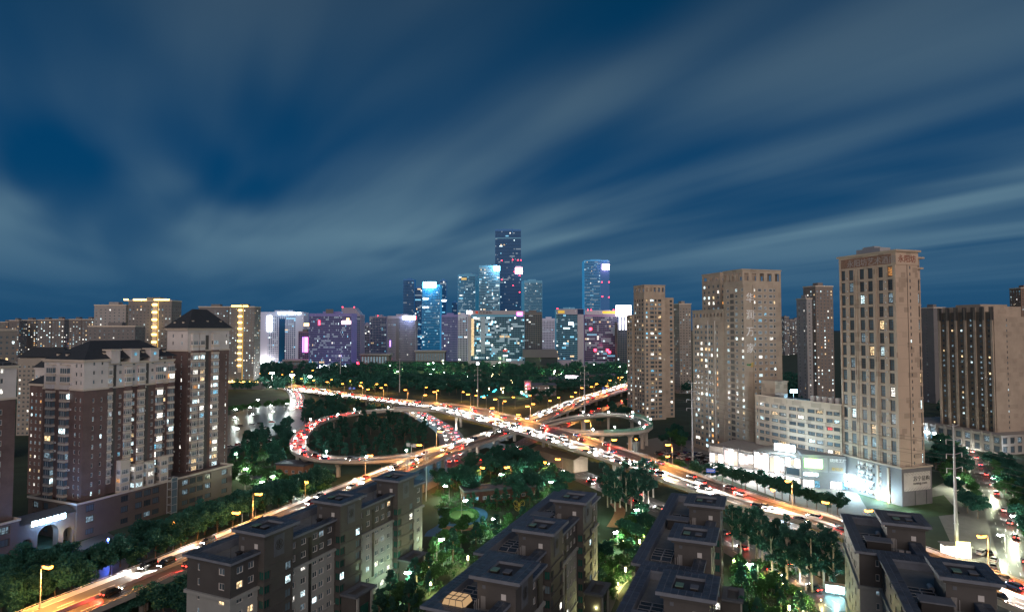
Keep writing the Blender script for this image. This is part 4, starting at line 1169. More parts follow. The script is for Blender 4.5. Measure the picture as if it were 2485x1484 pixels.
def build_hotel():
    rng = random.Random(51)
    ox, oy = W(2188, 1227, 0)
    b = thing('hotel_tower', 'tallest tan tower on the right with rooftop hotel lettering and two storey windows', 'building', (ox, oy, 0), RA)
    wl, wins, small = MB(), Wins(), Wins()
    P0, Z1 = 15.2, 98.8
    box = (0, 12, 0, 28.5); side2 = (12, 15.6, 1.8, 26)
    T = lambda u: tline(ox, oy, u, -RA)
    def acol(xa, xb):                       # photo columns on the left face, measured from the far end
        ta, tb = T(1941.7 + xb / 3.495), T(1941.7 + xa / 3.495)
        return (28.5 - tb, 28.5 - ta)
    rows = [(P0 + .6 + i * 5.58, P0 + .6 + i * 5.58 + 4.55) for i in range(15)]
    cols = [(*acol(xa, xb), (1, 3)) for xa, xb in ((355, 389), (420, 457), (510, 549), (580, 621), (670, 709), (748, 790))]
    wallface(wl, box, 'L', P0, Z1, cols, rows, wins=wins, rng=rng, probs=[('cool', .03), ('white', .04), ('warm', .07), ('amber', .02), ('dim', .14), ('cyan', .02)], rev=.35)
    wallface(wl, box, 'F', P0, Z1, [(7.3, 7.9, (0, 0))], [(P0 + 1 + i * 2.79, P0 + 2.3 + i * 2.79) for i in range(30)], wins=small, rng=rng, probs=[('cool', .05), ('warm', .02)], rev=.15)
    for s in 'RB': wallface(wl, box, s, P0, Z1, [], [])
    wallface(wl, side2, 'F', P0, Z1 - 1.5, [(.5, 1.45, (0, 3)), (2.1, 3.1, (0, 3))], rows, wins=wins, rng=rng, probs=[('cool', .06), ('warm', .04), ('dim', .25)], rev=.3)
    wallface(wl, side2, 'R', P0, Z1 - 1.5, [], [])
    wl.quad((12, 1.8, Z1 - 1.5), (15.6, 1.8, Z1 - 1.5), (15.6, 26, Z1 - 1.5), (12, 26, Z1 - 1.5))
    wl.build('wall', TAN, b)
    bd = MB()
    for i in range(1, 15):
        z = P0 + i * 5.58
        bd.box(-.16, .02, .3, 28.2, z - .2, z + .28)
    for i in range(1, 15, 1):
        z = P0 + i * 5.58
        bd.box(.0, 12, -.06, .0, z - .12, z + .12); bd.box(12.0, 15.7, 1.70, 1.80, z - .2, z + .25)
    bd.build('floor_band', TANB, b)
    a = [T(1941.7 + x / 3.495) for x in (812, 800, 725, 655, 630, 563, 495, 470, 404, 340)]
    for x, w in ((818, .9), (640, .55), (652, .4), (483, .55), (470, .4), (338, .6)):
        y = T(1941.7 + x / 3.495); y = min(max(y, .4), 28.1)
        MB().box(-.42, 0.0, y - w / 2, y + w / 2, P0, Z1).build('pilaster', TAN, b)
    for x in (405, 565, 728):               # recessed air-conditioner strips between paired windows
        y = T(1941.7 + x / 3.495); MB().box(-.03, .02, y - .62, y + .62, P0 + .6, Z1 - .6).build('service_strip', TANB, b)
        for k in range(28):
            if rng.random() < .55: aircon(b, (-.02, y, P0 + 1.0 + k * 2.9), ANG['L'])
    MB().box(5.9, 6.05, -.14, -.01, P0, Z1 + 1).build('drain_pipe', DSTEEL, b)
    # frieze, cornice and lettering
    fz = MB(); fz.box(-.25, 12.2, -.25, 28.6, Z1, Z1 + 5.4); fz.build('frieze', TAN, b)
    cn = MB(); cn.box(-1.0, 13.0, -1.0, 29.2, Z1 + 5.4, Z1 + 6.2); cn.box(12.4, 16.4, .8, 26.6, Z1 - 1.4, Z1 - .7)
    for yy in (2.0, 13, 25): cn.box(15.2, 15.6, yy, yy + .5, Z1 - .7, Z1 + 3.0)
    cn.box(12.3, 16.8, .6, 26.8, Z1 + 3.0, Z1 + 3.7); cn.build('cornice', TANB, b)
    MB().box(-.32, -.26, 2.0, 27.4, Z1 + .5, Z1 + 4.6).build('sign_backing', mat('rusty_backing', (.24, .14, .10), .8, var=.4, vscale=1.2), b)
    sign_text('永阳坊艺术酒店', b, (-.36, 24.0, Z1 + 1.1), -math.pi / 2, 3.5, LETTER_GREY)
    sign_text('永阳坊', b, (.9, -.30, Z1 + 1.3), 0, 3.3, LETTER_RUST)
    rh = MB(); rh.box(3, 9, 10, 22, Z1 + 6.2, Z1 + 8.6); rh.box(4.5, 8, 14, 20, Z1 + 8.6, Z1 + 9.6); rh.build('plant_room', STEEL, b)
    wins.place(b, DFRAME, 200); small.place(b, DFRAME, 40)
    # podium
    pod = MB(); pw = Wins(); pb = (-.5, 16, -.8, 30)
    wallface(pod, pb, 'L', 0, P0 - .1, [(19.6, 21.3, (1, 0)), (24.2, 25.6, (1, 0))], [(2, 4), (6.2, 8.4), (9.6, 11.6), (12.3, 14.0)], wins=pw, rng=rng, probs=[('white', .35), ('cool', .3)], rev=.3)
    for s in 'FRB': wallface(pod, pb, s, 0, P0 - .1, [], [])
    pod.quad((-.5, -.8, P0 - .1), (16, -.8, P0 - .1), (16, 30, P0 - .1), (-.5, 30, P0 - .1))
    po = pod.build('podium', PODGREY, b); pw.place(po, WFRAME)
    cp = MB(); band(cp, *pb, P0 - .1, P0 + .55, .4); cp.build('podium_cornice', TANB, b)
    panel = MB(); panel.box(.6, 15.0, -.95, -.8, 6.0, 13.4); panel.build('sign_panel', mat('pale_panel', (0.48, 0.46, 0.43), 0.6, var=.1), po)
    lines = MB()
    for i in range(9):
        lines.bar((.6 + i * 1.6, -.97, 13.4), (2.2 + i * 1.6, -.97, 12.3), .05, .1); lines.bar((2.2 + i * 1.6, -.97, 12.3), (2.2 + i*1.6 + .01, -.97, 13.4), .05, .1)
        lines.bar((.6 + i * 1.6, -.97, 6.1), (2.2 + i * 1.6, -.97, 7.2), .05, .1)
    lines.build('panel_ribs', PODGREY, po)
    dk = mat('dark_letters', (0.06, 0.06, 0.065), 0.5)
    sign_text('苏宁易购', b, (5.4, -1.0, 9.9), 0, 2.3, dk); sign_text('suning.com', b, (5.4, -1.0, 8.4), 0, 1.7, dk)
    MB().box(6.4, 6.65, -.93, -.8, 0, 6).build('groove', DSTEEL, po); MB().box(12.6, 12.85, -.93, -.8, 0, 6).build('groove', DSTEEL, po)
    # sculpted box facade of white and dark faces on the left side
    WB = mat('white_facet', (0.62, 0.62, 0.62), 0.6)
    for r_ in range(7):
        for c_ in range(4):
            y = 12.0 + c_ * 2.1 + (1.05 if r_ % 2 else 0); z = 1.2 + r_ * 1.9
            f = MB()
            f.poly([(-.55, y, z), (-1.15, y + .5, z + .95), (-.55, y + 2.0, z)], 1)
            f.poly([(-.55, y, z + 1.9), (-.55, y + 2.0, z + 1.9), (-1.15, y + .5, z + .95)], 0)
            f.poly([(-.55, y, z), (-.55, y, z + 1.9), (-1.15, y + .5, z + .95)], 0 if c_ % 2 else 1)
            f.poly([(-.55, y + 2.0, z + 1.9), (-.55, y + 2.0, z), (-1.15, y + .5, z + .95)], 1 if r_ % 2 else 0)
            f.build('facade_facet', [WB, DARKSTONE], po)
    for y in (4.6, 9.6):
        MB().box(-1.1, -.5, y, y + .9, 0, P0 - .8).build('uplit_pilaster', TAN, po)
        lamp(po, (-1.9, y + .45, 1.0), (1.0, .72, .30), 700, .25)
    sign_text('永阳坊', b, (-.62, 17.5, 13.4), -math.pi / 2, 1.2, LETTER_GREY)
    for y, z, w, h in ((5.5, 2.2, 5.0, 1.7), (14.5, 3.0, 8.0, 1.6), (20.5, 5.0, 7.0, 2.3), (23.0, 2.2, 6.0, 1.6)):
        MB().box(-2.0, -1.5, y, y + w, z, z + h).build('sign_box', SIGNBW, b)
    lamp(b, (-5, 18, 4), (.55, .85, 1.0), 11000, .8); lamp(b, (-5, 6, 3), (.6, .88, 1.0), 7000, .6)
    lamp(b, (-4, -6, 2.5), (.8, .9, 1.0), 900, .4)
build_hotel()

def build_twin():
    rng = random.Random(53)
    x0, y0 = at_depth(1805, 900, 335)[0], 335
    b = thing('apartment_tower', 'stepped tan apartment tower with vertical supermarket lettering on its front', 'building', (x0, y0, 0), RA)
    wl, wins, bal = MB(), Wins(), Wins()
    T = lambda u: tline(x0, y0, u, -RA)
    cu = lambda x: 1486.7 + x / 4.076
    pitch = 3.35; Zt = 104.5; nfl = 29
    main = (0, 25.8, 0, 16.7)
    S = lambda x: ((cu(x) - CX) / FPX * y0 - x0) / (math.cos(RA) - (cu(x) - CX) / FPX * math.sin(RA))
    rows = rows_of(1.5, pitch, 1.75, 28, .8)
    fc = [(S(1402), S(1416), (0, 0)), (S(1440), S(1480), (2, 0)), (S(1502), S(1526), (1, 0)), (S(1550), S(1588), (2, 0)), (S(1597), S(1612), (0, 0))]
    wallface(wl, main, 'F', 0, Zt - 8, fc, rows, wins=wins, rng=rng, probs=P_HOME)
    lcol = lambda xa, xb: (16.7 - T(cu(xa)), 16.7 - T(cu(xb)))
    lc2 = [(*lcol(1128, 1152), (1, 0)), (*lcol(1212, 1236), (1, 0)), (*lcol(1272, 1295), (1, 0))]
    wallface(wl, main, 'L', 0, Zt - 8, lc2, rows, wins=wins, rng=rng, probs=P_BUSY)
    wallface(wl, main, 'R', 0, Zt - 8, [], []); wallface(wl, main, 'B', 0, Zt - 8, [(3, 4.6), (9, 10.6), (15, 16.6), (20, 21.6)], rows, wins=wins, rng=rng)
    # open balconies on the left face: flat panels, shade put into the colour
    a0, a1 = lcol(1164, 1200)
    for i in range(27):
        z = 2.0 + i * pitch; y_ = 16.7 - (a0 + a1) / 2
        MB().box(-.04, .02, y_ - abs(a1-a0)/2, y_ + abs(a1-a0)/2, z + .5, z + 2.9).build('open_balcony_shade', DARKSTONE, b)
    def crown(bx, z0, z1, n1, n2):
        c = MB()
        for s, n in (('F', n1), ('L', n2), ('R', n2), ('B', n1)):
            Ls = side(bx, s)[3]
            wallface(c, bx, s, z0, z1, grid_cols(Ls, n, Ls / n * .55), [(z0 + 2.2, z1 - 1.6)], rev=.5)
        c.quad((bx[0], bx[2], z0), (bx[1], bx[2], z0), (bx[1], bx[3], z0), (bx[0], bx[3], z0))
        ringbox(c, bx[0] - .25, bx[1] + .25, bx[2] - .25, bx[3] + .25, .8, z1, z1 + .6)
        return c
    crown(main, Zt - 8, Zt, 5, 5).build('open_crown', TAUPE, b)
    wing = (-.4, 17, 16.7, 46.5); Zw = 83
    wcols = [(*(46.5 - T(cu(x)) + 0 for x in (xa, xb)), k) for xa, xb, k in ((815, 832, (0, 0)), (838, 855, (0, 0)), (872, 890, (1, 0)), (915, 936, (1, 0)), (950, 966, (0, 0)), (972, 990, (0, 0)), (1010, 1020, (0, 0)), (1030, 1042, (0, 0)), (1080, 1098, (1, 0)))]
    wcols = [(max(a, .2), c, k) for a, c, k in wcols if c > a and c < 29.6]
    rw = rows_of(1.5, pitch, 1.75, 23, .8)
    wallface(wl, wing, 'L', 0, Zw - 6, wcols, rw, wins=wins, rng=rng, probs=P_BUSY)
    for s in 'FRB': wallface(wl, wing, s, 0, Zw - 6, [], [])
    crown(wing, Zw - 6, Zw, 4, 9).build('open_crown', TAUPE, b)
    back = (8, 26, 30, 48); Zb = 105.5
    rb = rows_of(66, pitch, 1.75, 10, .8)
    wallface(wl, back, 'L', 60, Zb - 6, grid_cols(18, 4, 1.7), rb, wins=wins, rng=rng, probs=P_BUSY)
    for s in 'FRB': wallface(wl, back, s, 60 if s == 'F' else 0, Zb - 6, grid_cols(18, 4, 1.7) if s == 'F' else [], rb, wins=wins, rng=rng)
    crown(back, Zb - 6, Zb, 3, 3).build('open_crown', TAUPE, b)
    wl.build('wall', TAUPE, b)
    fb = MB()
    for i in range(1, 29): fb.box(-.10, 0, .2, 16.6, 1.5 + i*pitch - .12, 1.5 + i*pitch + .12)
    for i in range(1, 23): fb.box(-.5, -.4, 16.9, 46.3, 1.5 + i*pitch - .12, 1.5 + i*pitch + .12)
    fb.build('floor_band', TANB, b)
    x_ = S(1386); MB().box(x_ - .15, x_ + .15, -.35, 0, 0, Zt - 8).build('rib', TAUPE, b)
    for y in (30.5, 24): MB().box(-.8, -.4, y, y + .4, 8, Zw - 6).build('rib', mat('white_rib', (.6, .58, .54), .7), b)
    for i, ch in enumerate('华润万家'):
        sign_text(ch, b, (S(1318), -.12, 87.2 - i * 9.2), 0, 5.6, LETTER_W, extrude=.15)
    lg = MB()
    for k, (dx, dz, mi) in enumerate(((3.4, .5, 1), (4.3, -.3, 1), (3.4, -.9, 1), (4.2, .9, 1), (.6, .1, 0), (1.6, -.1, 0), (2.4, .1, 0))):
        lg.poly([(S(1318) + dx + .55*math.cos(a), -.1 - .004*k, 52.6 + dz + .5*math.sin(a)) for a in np.linspace(0, 2*math.pi, 8, False)], mi)
    lg.build('store_logo', [mat('logo_green', (.02, .22, .08), .6), mat('logo_yellow', (.55, .38, .03), .6)], b)
    for k in range(30):
        aircon(b, (S(1514), -.02, 3.0 + k * pitch - .4) if k < 28 else (S(1395), -.02, 30), 0.0)
    wins.place(b, WFRAME)
build_twin()

def build_R4():
    rng = random.Random(55)
    x0, y0 = at_depth(1565, 900, 488)[0], 488
    b = thing('apartment_tower', 'slim tan apartment tower standing alone beside the right loop ramp', 'building', (x0, y0, 0), RA)
    wl, wins = MB(), Wins(); pitch = 3.3
    main = (0, 19, 0, 17); Zt = 107
    rows = rows_of(1, pitch, 1.9, 29, .7)
    wallface(wl, main, 'F', 0, Zt - 7, [(1.3, 3.0, (1, 0)), (5.2, 8.6, (2, 0)), (9.6, 11.0, (0, 0)), (12.4, 15.4, (2, 0))], rows, wins=wins, rng=rng, probs=P_BUSY)
    wallface(wl, main, 'L', 0, Zt - 7, [(1.4, 3.2, (1, 0)), (5.4, 7.0, (1, 0)), (8.6, 10.6, (1, 0)), (12.6, 15.0, (1, 0))], rows, wins=wins, rng=rng, probs=P_HOME)
    wallface(wl, main, 'B', 0, Zt - 7, [], []); wallface(wl, main, 'R', 0, Zt - 7, [], [])
    lw = (-1.5, 6, 17, 26)
    wallface(wl, lw, 'L', 0, 84, [(1.5, 3.5, (1, 0)), (5.5, 7.5, (1, 0))], rows, wins=wins, rng=rng, probs=P_HOME)
    for s in 'FRB': wallface(wl, lw, s, 0, 84, [], [])
    wl.quad((-1.5, 17, 84), (6, 17, 84), (6, 26, 84), (-1.5, 26, 84))
    rw = (19, 32, 8, 22)
    wallface(wl, rw, 'F', 0, 98, [(9.3, 11.6, (1, 0))], rows, wins=wins, rng=rng, probs=P_BUSY)
    for s in 'RB': wallface(wl, rw, s, 0, 98, [], [])
    wl.quad((19, 8, 98), (32, 8, 98), (32, 22, 98), (19, 22, 98))
    wl.build('wall', TAUPE, b)
    c = MB()
    for s in 'FLRB': wallface(c, main, s, Zt - 7, Zt, grid_cols(side(main, s)[3], 5, 1.9), [(Zt - 5, Zt - 1.6)], rev=.5)
    c.quad((0, 0, Zt - 7), (19, 0, Zt - 7), (19, 17, Zt - 7), (0, 17, Zt - 7)); ringbox(c, -.25, 19.25, -.25, 17.25, .8, Zt, Zt + .6)
    c.build('open_crown', TAUPE, b)
    fb = MB()
    for i in range(1, 30): fb.box(-.1, 0, .1, 16.9, 1 + i*pitch - .12, 1 + i*pitch + .12); fb.box(.1, 16, -.1, 0, 1 + i*pitch - .12, 1 + i*pitch + .12)
    fb.build('floor_band', TANB, b)
    wins.place(b, DFRAME)
build_R4()

def build_mall():
    """Curved office wing between the towers and the bright shop podium in front."""
    rng = random.Random(57)
    pts = [at_depth(u, 950, d)[0:1] + (d,) for u, d in ((2041, 279), (2000, 285), (1955, 293), (1910, 302), (1868, 312), (1832, 322))]
    b = thing('office_wing', 'curved tan office wing with ribbon windows between the two tan towers', 'building', (pts[-1][0], pts[-1][1], 0))
    ox, oy = pts[-1]
    Zr, Z0 = 38.2, 14
    rows = rows_of(Z0, 3.5, 1.75, 6, 1.1)
    for i in range(5, 0, -1):
        (xa, ya), (xb, yb) = pts[i], pts[i-1]
        Ls = math.hypot(xb - xa, yb - ya); ang = math.atan2(yb - ya, xb - xa)
        m, wins = MB(), Wins(); bx = (0, Ls + .02, 0, 14)
        cols = [(.8, Ls * .47, (4, 1)), (Ls * .53, Ls - .8, (4, 1))] if i != 5 else [(1.0, 1.9, (0, 0)), (3.0, Ls * .6, (3, 1)), (Ls * .66, Ls - .6, (3, 1))]
        wallface(m, bx, 'F', 0, Zr, cols, rows, wins=wins, rng=rng, probs=[('cool', .05), ('white', .07), ('warm', .04), ('red', .02), ('dim', .45)], rev=.3)
        m.quad((0, .6, Zr - .9), (Ls, .6, Zr - .9), (Ls, 14, Zr - .9), (0, 14, Zr - .9), 1)
        m.box(-.02, Ls + .04, .02, .6, Zr - .95, Zr - .02, 0)
        so = m.build('wing_wall', [TAN, PIT], b, (xa - ox, ya - oy, 0), ang); wins.place(so, DFRAME, 60)
        if i == 5:
            h = MB(); h.box(-1, 9, 5, 13, Zr - .9, Zr + 6.6); h.box(-1.4, 9.4, 4.6, 13.4, Zr + 6.6, Zr + 7.2); h.build('stair_house', TAN, so)
            for k in range(3):
                q = MB(); q.box(11 + k * 2.2, 12.9 + k * 2.2, 3.0, 5.0, Zr - .9, Zr + 1.6); q.build('chiller', STEEL, so)
        elif i in (1, 2):
            for k in range(3):
                q = MB(); q.box(1.0 + k * 3.0, 2.6 + k * 3.0, 2.0, 4.0, Zr - .9, Zr + 2.2); q.build('rooftop_unit', WFRAME, so)
    fl = MB(); fl.box(-.5, .5, -.2, .2, -.5, .5)
    xx, yy = at_depth(1926, 962, 305)[0] - ox, 305 - oy
    MB().tube((xx, yy, Zr - .9), (xx, yy, Zr + 3.6), .12, .1, 6).build('floodlight_mast', STEEL, b)
    MB().box(xx - 1.6, xx + 1.6, yy - .4, yy, Zr + 2.4, Zr + 4.0).build('floodlight', emit_mat('floodlight_cold', (.45, .85, 1.0), 25.0, True), b)
    lamp(b, (xx, yy - 1.6, Zr + 3.4), (.35, .75, 1.0), 5000, .5)
    # bright podium
    P = [(101, 316), (117, 299), (132.3, 283), (143, 279.5), (149.5, 277)]
    md = thing('shop_podium', 'blazing white lit shopping podium below the tan towers', 'building', (P[0][0], P[0][1], 0))
    for i in range(len(P) - 1):
        (xa, ya), (xb, yb) = P[i], P[i+1]
        Ls = math.hypot(xb - xa, yb - ya); ang = math.atan2(yb - ya, xb - xa)
        m = MB(); m.box(0, Ls + .02, 0, 26, 0, (12.6, 13.6)[i] if i < 2 else 15.0, 0, 'd')
        wo = m.build('podium_wall', mat('pale_shop_cladding', (.30, .27, .25), .6, var=.2) if i < 2 else PODGREY, md, (xa - P[0][0], ya - P[0][1], 0), ang)
        if i < 2:
            n = 3
            for k in range(n):
                a0, a1 = Ls * k / n + .5, Ls * (k + 1) / n - .4
                h0, h1 = ((5.0, 9.0), (4.8, 12.4), (6.2, 11.0))[k] if i == 0 else ((4.8, 12.8), (4.9, 12.2), (8.6, 12.6))[k]
                nn = 3
                for j in range(nn):
                    s = MB(); s.box(a0 + (a1-a0)*j/nn + .08, a0 + (a1-a0)*(j+1)/nn - .08, -.35, -.02, h0 + (.9 if (i + j + k) % 3 == 1 else 0), h1 - (.8 if (j + k) % 2 else 0)); s.build('light_box', (SHOPW, SHOP2, SHOPW, SHOP3)[(i * 2 + j + k * 3) % 4], wo)
                s = MB(); s.box(a0 - .1, a1 + .1, -.6, -.03, h1 + .05, h1 + .6); s.box(a0 - .35, a0 - .05, -.7, -.03, 0, 13.4); s.build('shop_frame', PODGREY, wo)
                if i == 1 and k == 2:
                    s = MB(); s.box(a0 + .4, a1 - .4, -.14, -.02, 5.0, 8.0); so2 = s.build('dark_shop_window', DKGLASS, wo)
                s = MB(); s.box(a0 + .2, a1 - .2, -.12, -.02, .3, 3.6); s.build('shop_window', SHOPW, wo)
                s = MB(); s.box(a0 - .3, a1 + .3, -1.6, -.02, 4.0, 4.4); s.build('canopy', STEEL, wo)
            lamp(wo, (Ls / 2, -7, 8), (1.0, .95, .88), 5000, 1.5)
            lamp(wo, (Ls * .2, -9, 4), (1.0, .95, .88), 3500, 1.5)
        else:
            lv = MB()
            for k in range(16): lv.box(.4, Ls - .3, -.16, -.02, 7.6 + k * .4, 7.75 + k * .4)
            lv.build('louvres', STEEL, wo)
            if i == 2:
                s = MB(); s.box(1.6, 7.2, -.6, -.2, 11.0, 13.0); s.build('sign_box', SIGNY, wo)
                s = MB(); s.box(5.2, 8.6, -.62, -.22, 9.2, 10.9); s.build('sign_box', SIGNY, wo)
                s = MB(); ringbox(s, 1.3, 8.9, -.2, -.18, .01, 9, 13.2); s.build('sign_edge', SIGNG, wo)
                lamp(wo, (5, -3, 11), (.55, 1.0, .3), 1800, .5)
                for k in range(4): MB().box(1.2 + k * 1.5, 2.3 + k * 1.5, -.5, -.2, 5.6, 6.7).build('round_sign_letter', SIGNBW, wo)
            else:
                sign_text('烧烤工厂', wo, (.6, -.3, 12.4), 0, 1.7, LETTER_W)
                sign_text('春明堂', wo, (1.2, -.3, 8.6), 0, 1.6, GOLDP)
            for k in range(3): MB().box(.8 + k * 2.4, 2.8 + k * 2.4, -.1, -.02, .4, 3.4).build('shop_window', SHOPW if k < 2 else LIT['cyan'], wo)
    for i in range(4):
        x, y = 104 + i * 9.0, 309 - i * 9.2
    big = MB(); big.box(-4.5, 4.5, -.4, .4, 0, 3.0); big.build('roof_sign', SIGNBW, md, (128 - P[0][0], 290 - P[0][1], 15.0), R(-44))
    lamp(md, (122 - P[0][0], 280 - P[0][1], 17), (.5, .85, 1.0), 16000, 1.2)
build_mall()

# further towers on the right
OGR = 'towers standing behind the tan towers'
simple_tower('cream tower with red beacon behind the stepped tan tower', 1645, 1680, 737, 690, R(10), 18, CREAM, probs=P_HOME, sp=3.2, group=OGR)
simple_tower('dark grey tower with red lit roof left of the hotel tower', 1972, 2028, 694, 560, R(14), 16, mat('dark_grey_render', (.22, .20, .19), .8, var=.1), probs=P_BUSY, sp=3.4, group=OGR)
simple_tower('narrow pale slab tower beside the red lit tower left of the hotel', 1955, 1972, 724, 545, R(10), 14, LTGREY, probs=P_FEW, sp=6, group=OGR)
simple_tower('grey blank sided tower just right of the hotel tower', 2259, 2299, 746, 600, R(14), 16, GREYW, probs=[('dim', .05)], sp=9, group=OGR)
simple_tower('pale office block far behind on the right with red roof sign', 2298, 2340, 768, 1300, 0, 20, LTGREY, probs=P_FEW, sp=4, group=OGR)
simple_tower('narrow white apartment block left of the right edge tower', 2326, 2345, 827, 430, R(14), 14, CREAM, probs=P_HOME, sp=2.8, group=OGR)
simple_tower('brown tower top at the extreme right edge behind the striped building', 2477, 2520, 698, 700, 0, 16, mat('brown_render', (.2, .14, .11), .8), probs=P_HOME, sp=4, group=OGR)
for i, (u, vt, dp) in enumerate(((1909, 768, 1700), (1922, 776, 1750), (1934, 773, 1800), (1947, 782, 1700), (1628, 772, 1500))):
    simple_tower(('distant dark tower with lit windows between the tan towers, %s from the left' % nth([4, 0, 1, 2, 3].index(i))), u - 6, u + 6, vt, dp, 0, 20, GREYW, probs=P_BUSY, sp=5, ww=2.4, group='distant towers between the tan towers')
def build_R8():
    rng = random.Random(59)
    ox, oy = W(2420, 1045, 12.0)
    b = thing('striped_tower', 'building at the right edge with dark vertical window strips and tan side wall', 'building', (ox, oy, 0), R(15))
    wl, dk, wins = MB(), MB(), Wins()
    Z1 = 84.5
    box = (0, 34, 0, 36)
    rows = rows_of(12, 3.2, 1.5, 21, .8)
    wallface(wl, box, 'F', 0, Z1 - 5, [(9.5, 10.2, (0, 0))], rows, wins=wins, rng=rng, probs=P_FEW, rev=.15)
    wallface(dk, box, 'L', 0, Z1 - 2, [(a, a + 1.4, (0, 0)) for a in (3, 9, 15, 21, 27, 32)], rows, wins=wins, rng=rng, probs=[('dim', .35), ('cool', .04), ('warm', .06)], rev=.15)
    for s in 'RB': wallface(wl, box, s, 0, Z1 - 5, [], [])
    wl.quad((0, 0, Z1 - 5), (34, 0, Z1 - 5), (34, 36, Z1 - 5), (0, 36, Z1 - 5))
    wl.build('wall', TAUPE, b); dk.build('striped_wall', mat('dark_striped_cladding', (.12, .105, .09), .6, var=.1), b)
    for a in (1.4, 7, 12.6, 18.6, 24.6, 30.4, 35):
        MB().box(-.9, 0, 36 - a - .6, 36 - a + .6, 8, Z1 + .5).build('fin', TAUPE, b)
    for k in range(7):
        for j in range(5): MB().box(-1.0, -.6, 35 - k * 5.5 - j * .6, 35.25 - k * 5.5 - j * .6, Z1 - 7, Z1 + 1).build('crown_slat', DARKSTONE, b)
    rr = MB(); ringbox(rr, 2, 33, 8, 34, .8, Z1 - 5, Z1 + 1.5); rr.box(8, 30, 14, 30, Z1 - 5, Z1 + 3); rr.build('roof_parapet', TAUPE, b)
    wins.place(b, DFRAME, 160)
    pod, pw = MB(), Wins(); pb = (-9, 36, -9, 60)
    for s, n in (('L', 12), ('F', 8)):
        Ls = side(pb, s)[3]
        wallface(pod, pb, s, 0, 11.2, grid_cols(Ls, n, 3.4, kind=(2, 1)), [(1.0, 4.8), (6.2, 9.8)], wins=pw, rng=rng, probs=[('dim', .3), ('cyan', .05)], rev=.35)
    for s in 'RB': wallface(pod, pb, s, 0, 11.2, [], [])
    pod.quad((pb[0], pb[2], 11.2), (pb[1], pb[2], 11.2), (pb[1], pb[3], 11.2), (pb[0], pb[3], 11.2))
    po = pod.build('podium', CREAM, b); pw.place(po, DFRAME, 80)
    for k in range(12):
        y = 60 - (k + .0) * 5.75
        MB().box(-9.5, -9.0, y - .5, y + .5, 0, 11.8).build('podium_pilaster', CREAM, po)
    for k, (y, w) in enumerate(((44, 5), (36, 3), (31, 2))): MB().box(-9.9, -9.2, y, y + w, 4.9, 6.2).build('sign_box', SIGNBW, po)
    lamp(po, (-11.5, 40, 6), (.8, .92, 1.0), 5000, .6)
    MB().box(-9.9, -9.3, 56, 60, 9.5, 12.5).build('sign_box', emit_mat('sign_warm_white', (1, .92, .75), 20, True), po)
    lamp(po, (-14, 62, 8), (1, .95, .75), 9000, 1.0)
    lamp(po, (-9, -14, 5), (.8, .9, 1.0), 1500, .4)
build_R8()
# ------------------------------------------------------------------ the downtown skyline
PANEM = {'glass': mat('curtain_glass', (0.016, 0.045, 0.080), 0.22, spec=0.15),
         'blueglass': mat('blue_curtain_glass', (0.006, 0.060, 0.14), 0.22, spec=0.15)}
FINM = {}
def fin_mat(key, col, glow=None, gs=0.0):  # glow puts the facade's coloured night lighting into the frame as emission
    if key not in FINM: FINM[key] = mat('fin_' + key, col, 0.5, emit=glow, es=gs, sample=False)
    return FINM[key]
BLUEGLOWFIN = fin_mat('blue', (.05, .17, .27), (0.01, 0.36, 0.80), 0.36)
TEALGLOWFIN = fin_mat('teal', (.09, .20, .29), (0.03, 0.34, 0.60), 0.22)
NAVYGLOWFIN = fin_mat('navy', (.012, .05, .11), (0.00, 0.17, 0.50), 0.30)
PURPGLOWFIN = fin_mat('purple', (.13, .13, .24), (0.14, 0.14, 0.60), 0.16)
GREYGLOWFIN = fin_mat('grey', (.20, .20, .26), (0.14, 0.18, 0.45), 0.10)
STONEGLOWFIN = fin_mat('stone', (.26, .25, .29), (.12, .2, .4), .10)
WHITEGLOWFIN = fin_mat('white', (.42, .43, .50), (0.30, 0.40, 0.75), 0.14)
DARKFIN = fin_mat('dark', (.10, .11, .13))
CG = 'downtown towers on the skyline'
BEACON = emit_mat('red_beacon', (1.0, 0.03, 0.06), 12.0)
P_OFF = [('cool', .018), ('white', .012), ('warm', .008), ('cyan', .035), ('dim', .20)]
P_DARK = [('cool', .008), ('white', .006), ('cyan', .012), ('dim', .08)]
P_GLOW = [('cool', .035), ('white', .02), ('cyan', .06), ('dim', .34), ('warm', .012)]
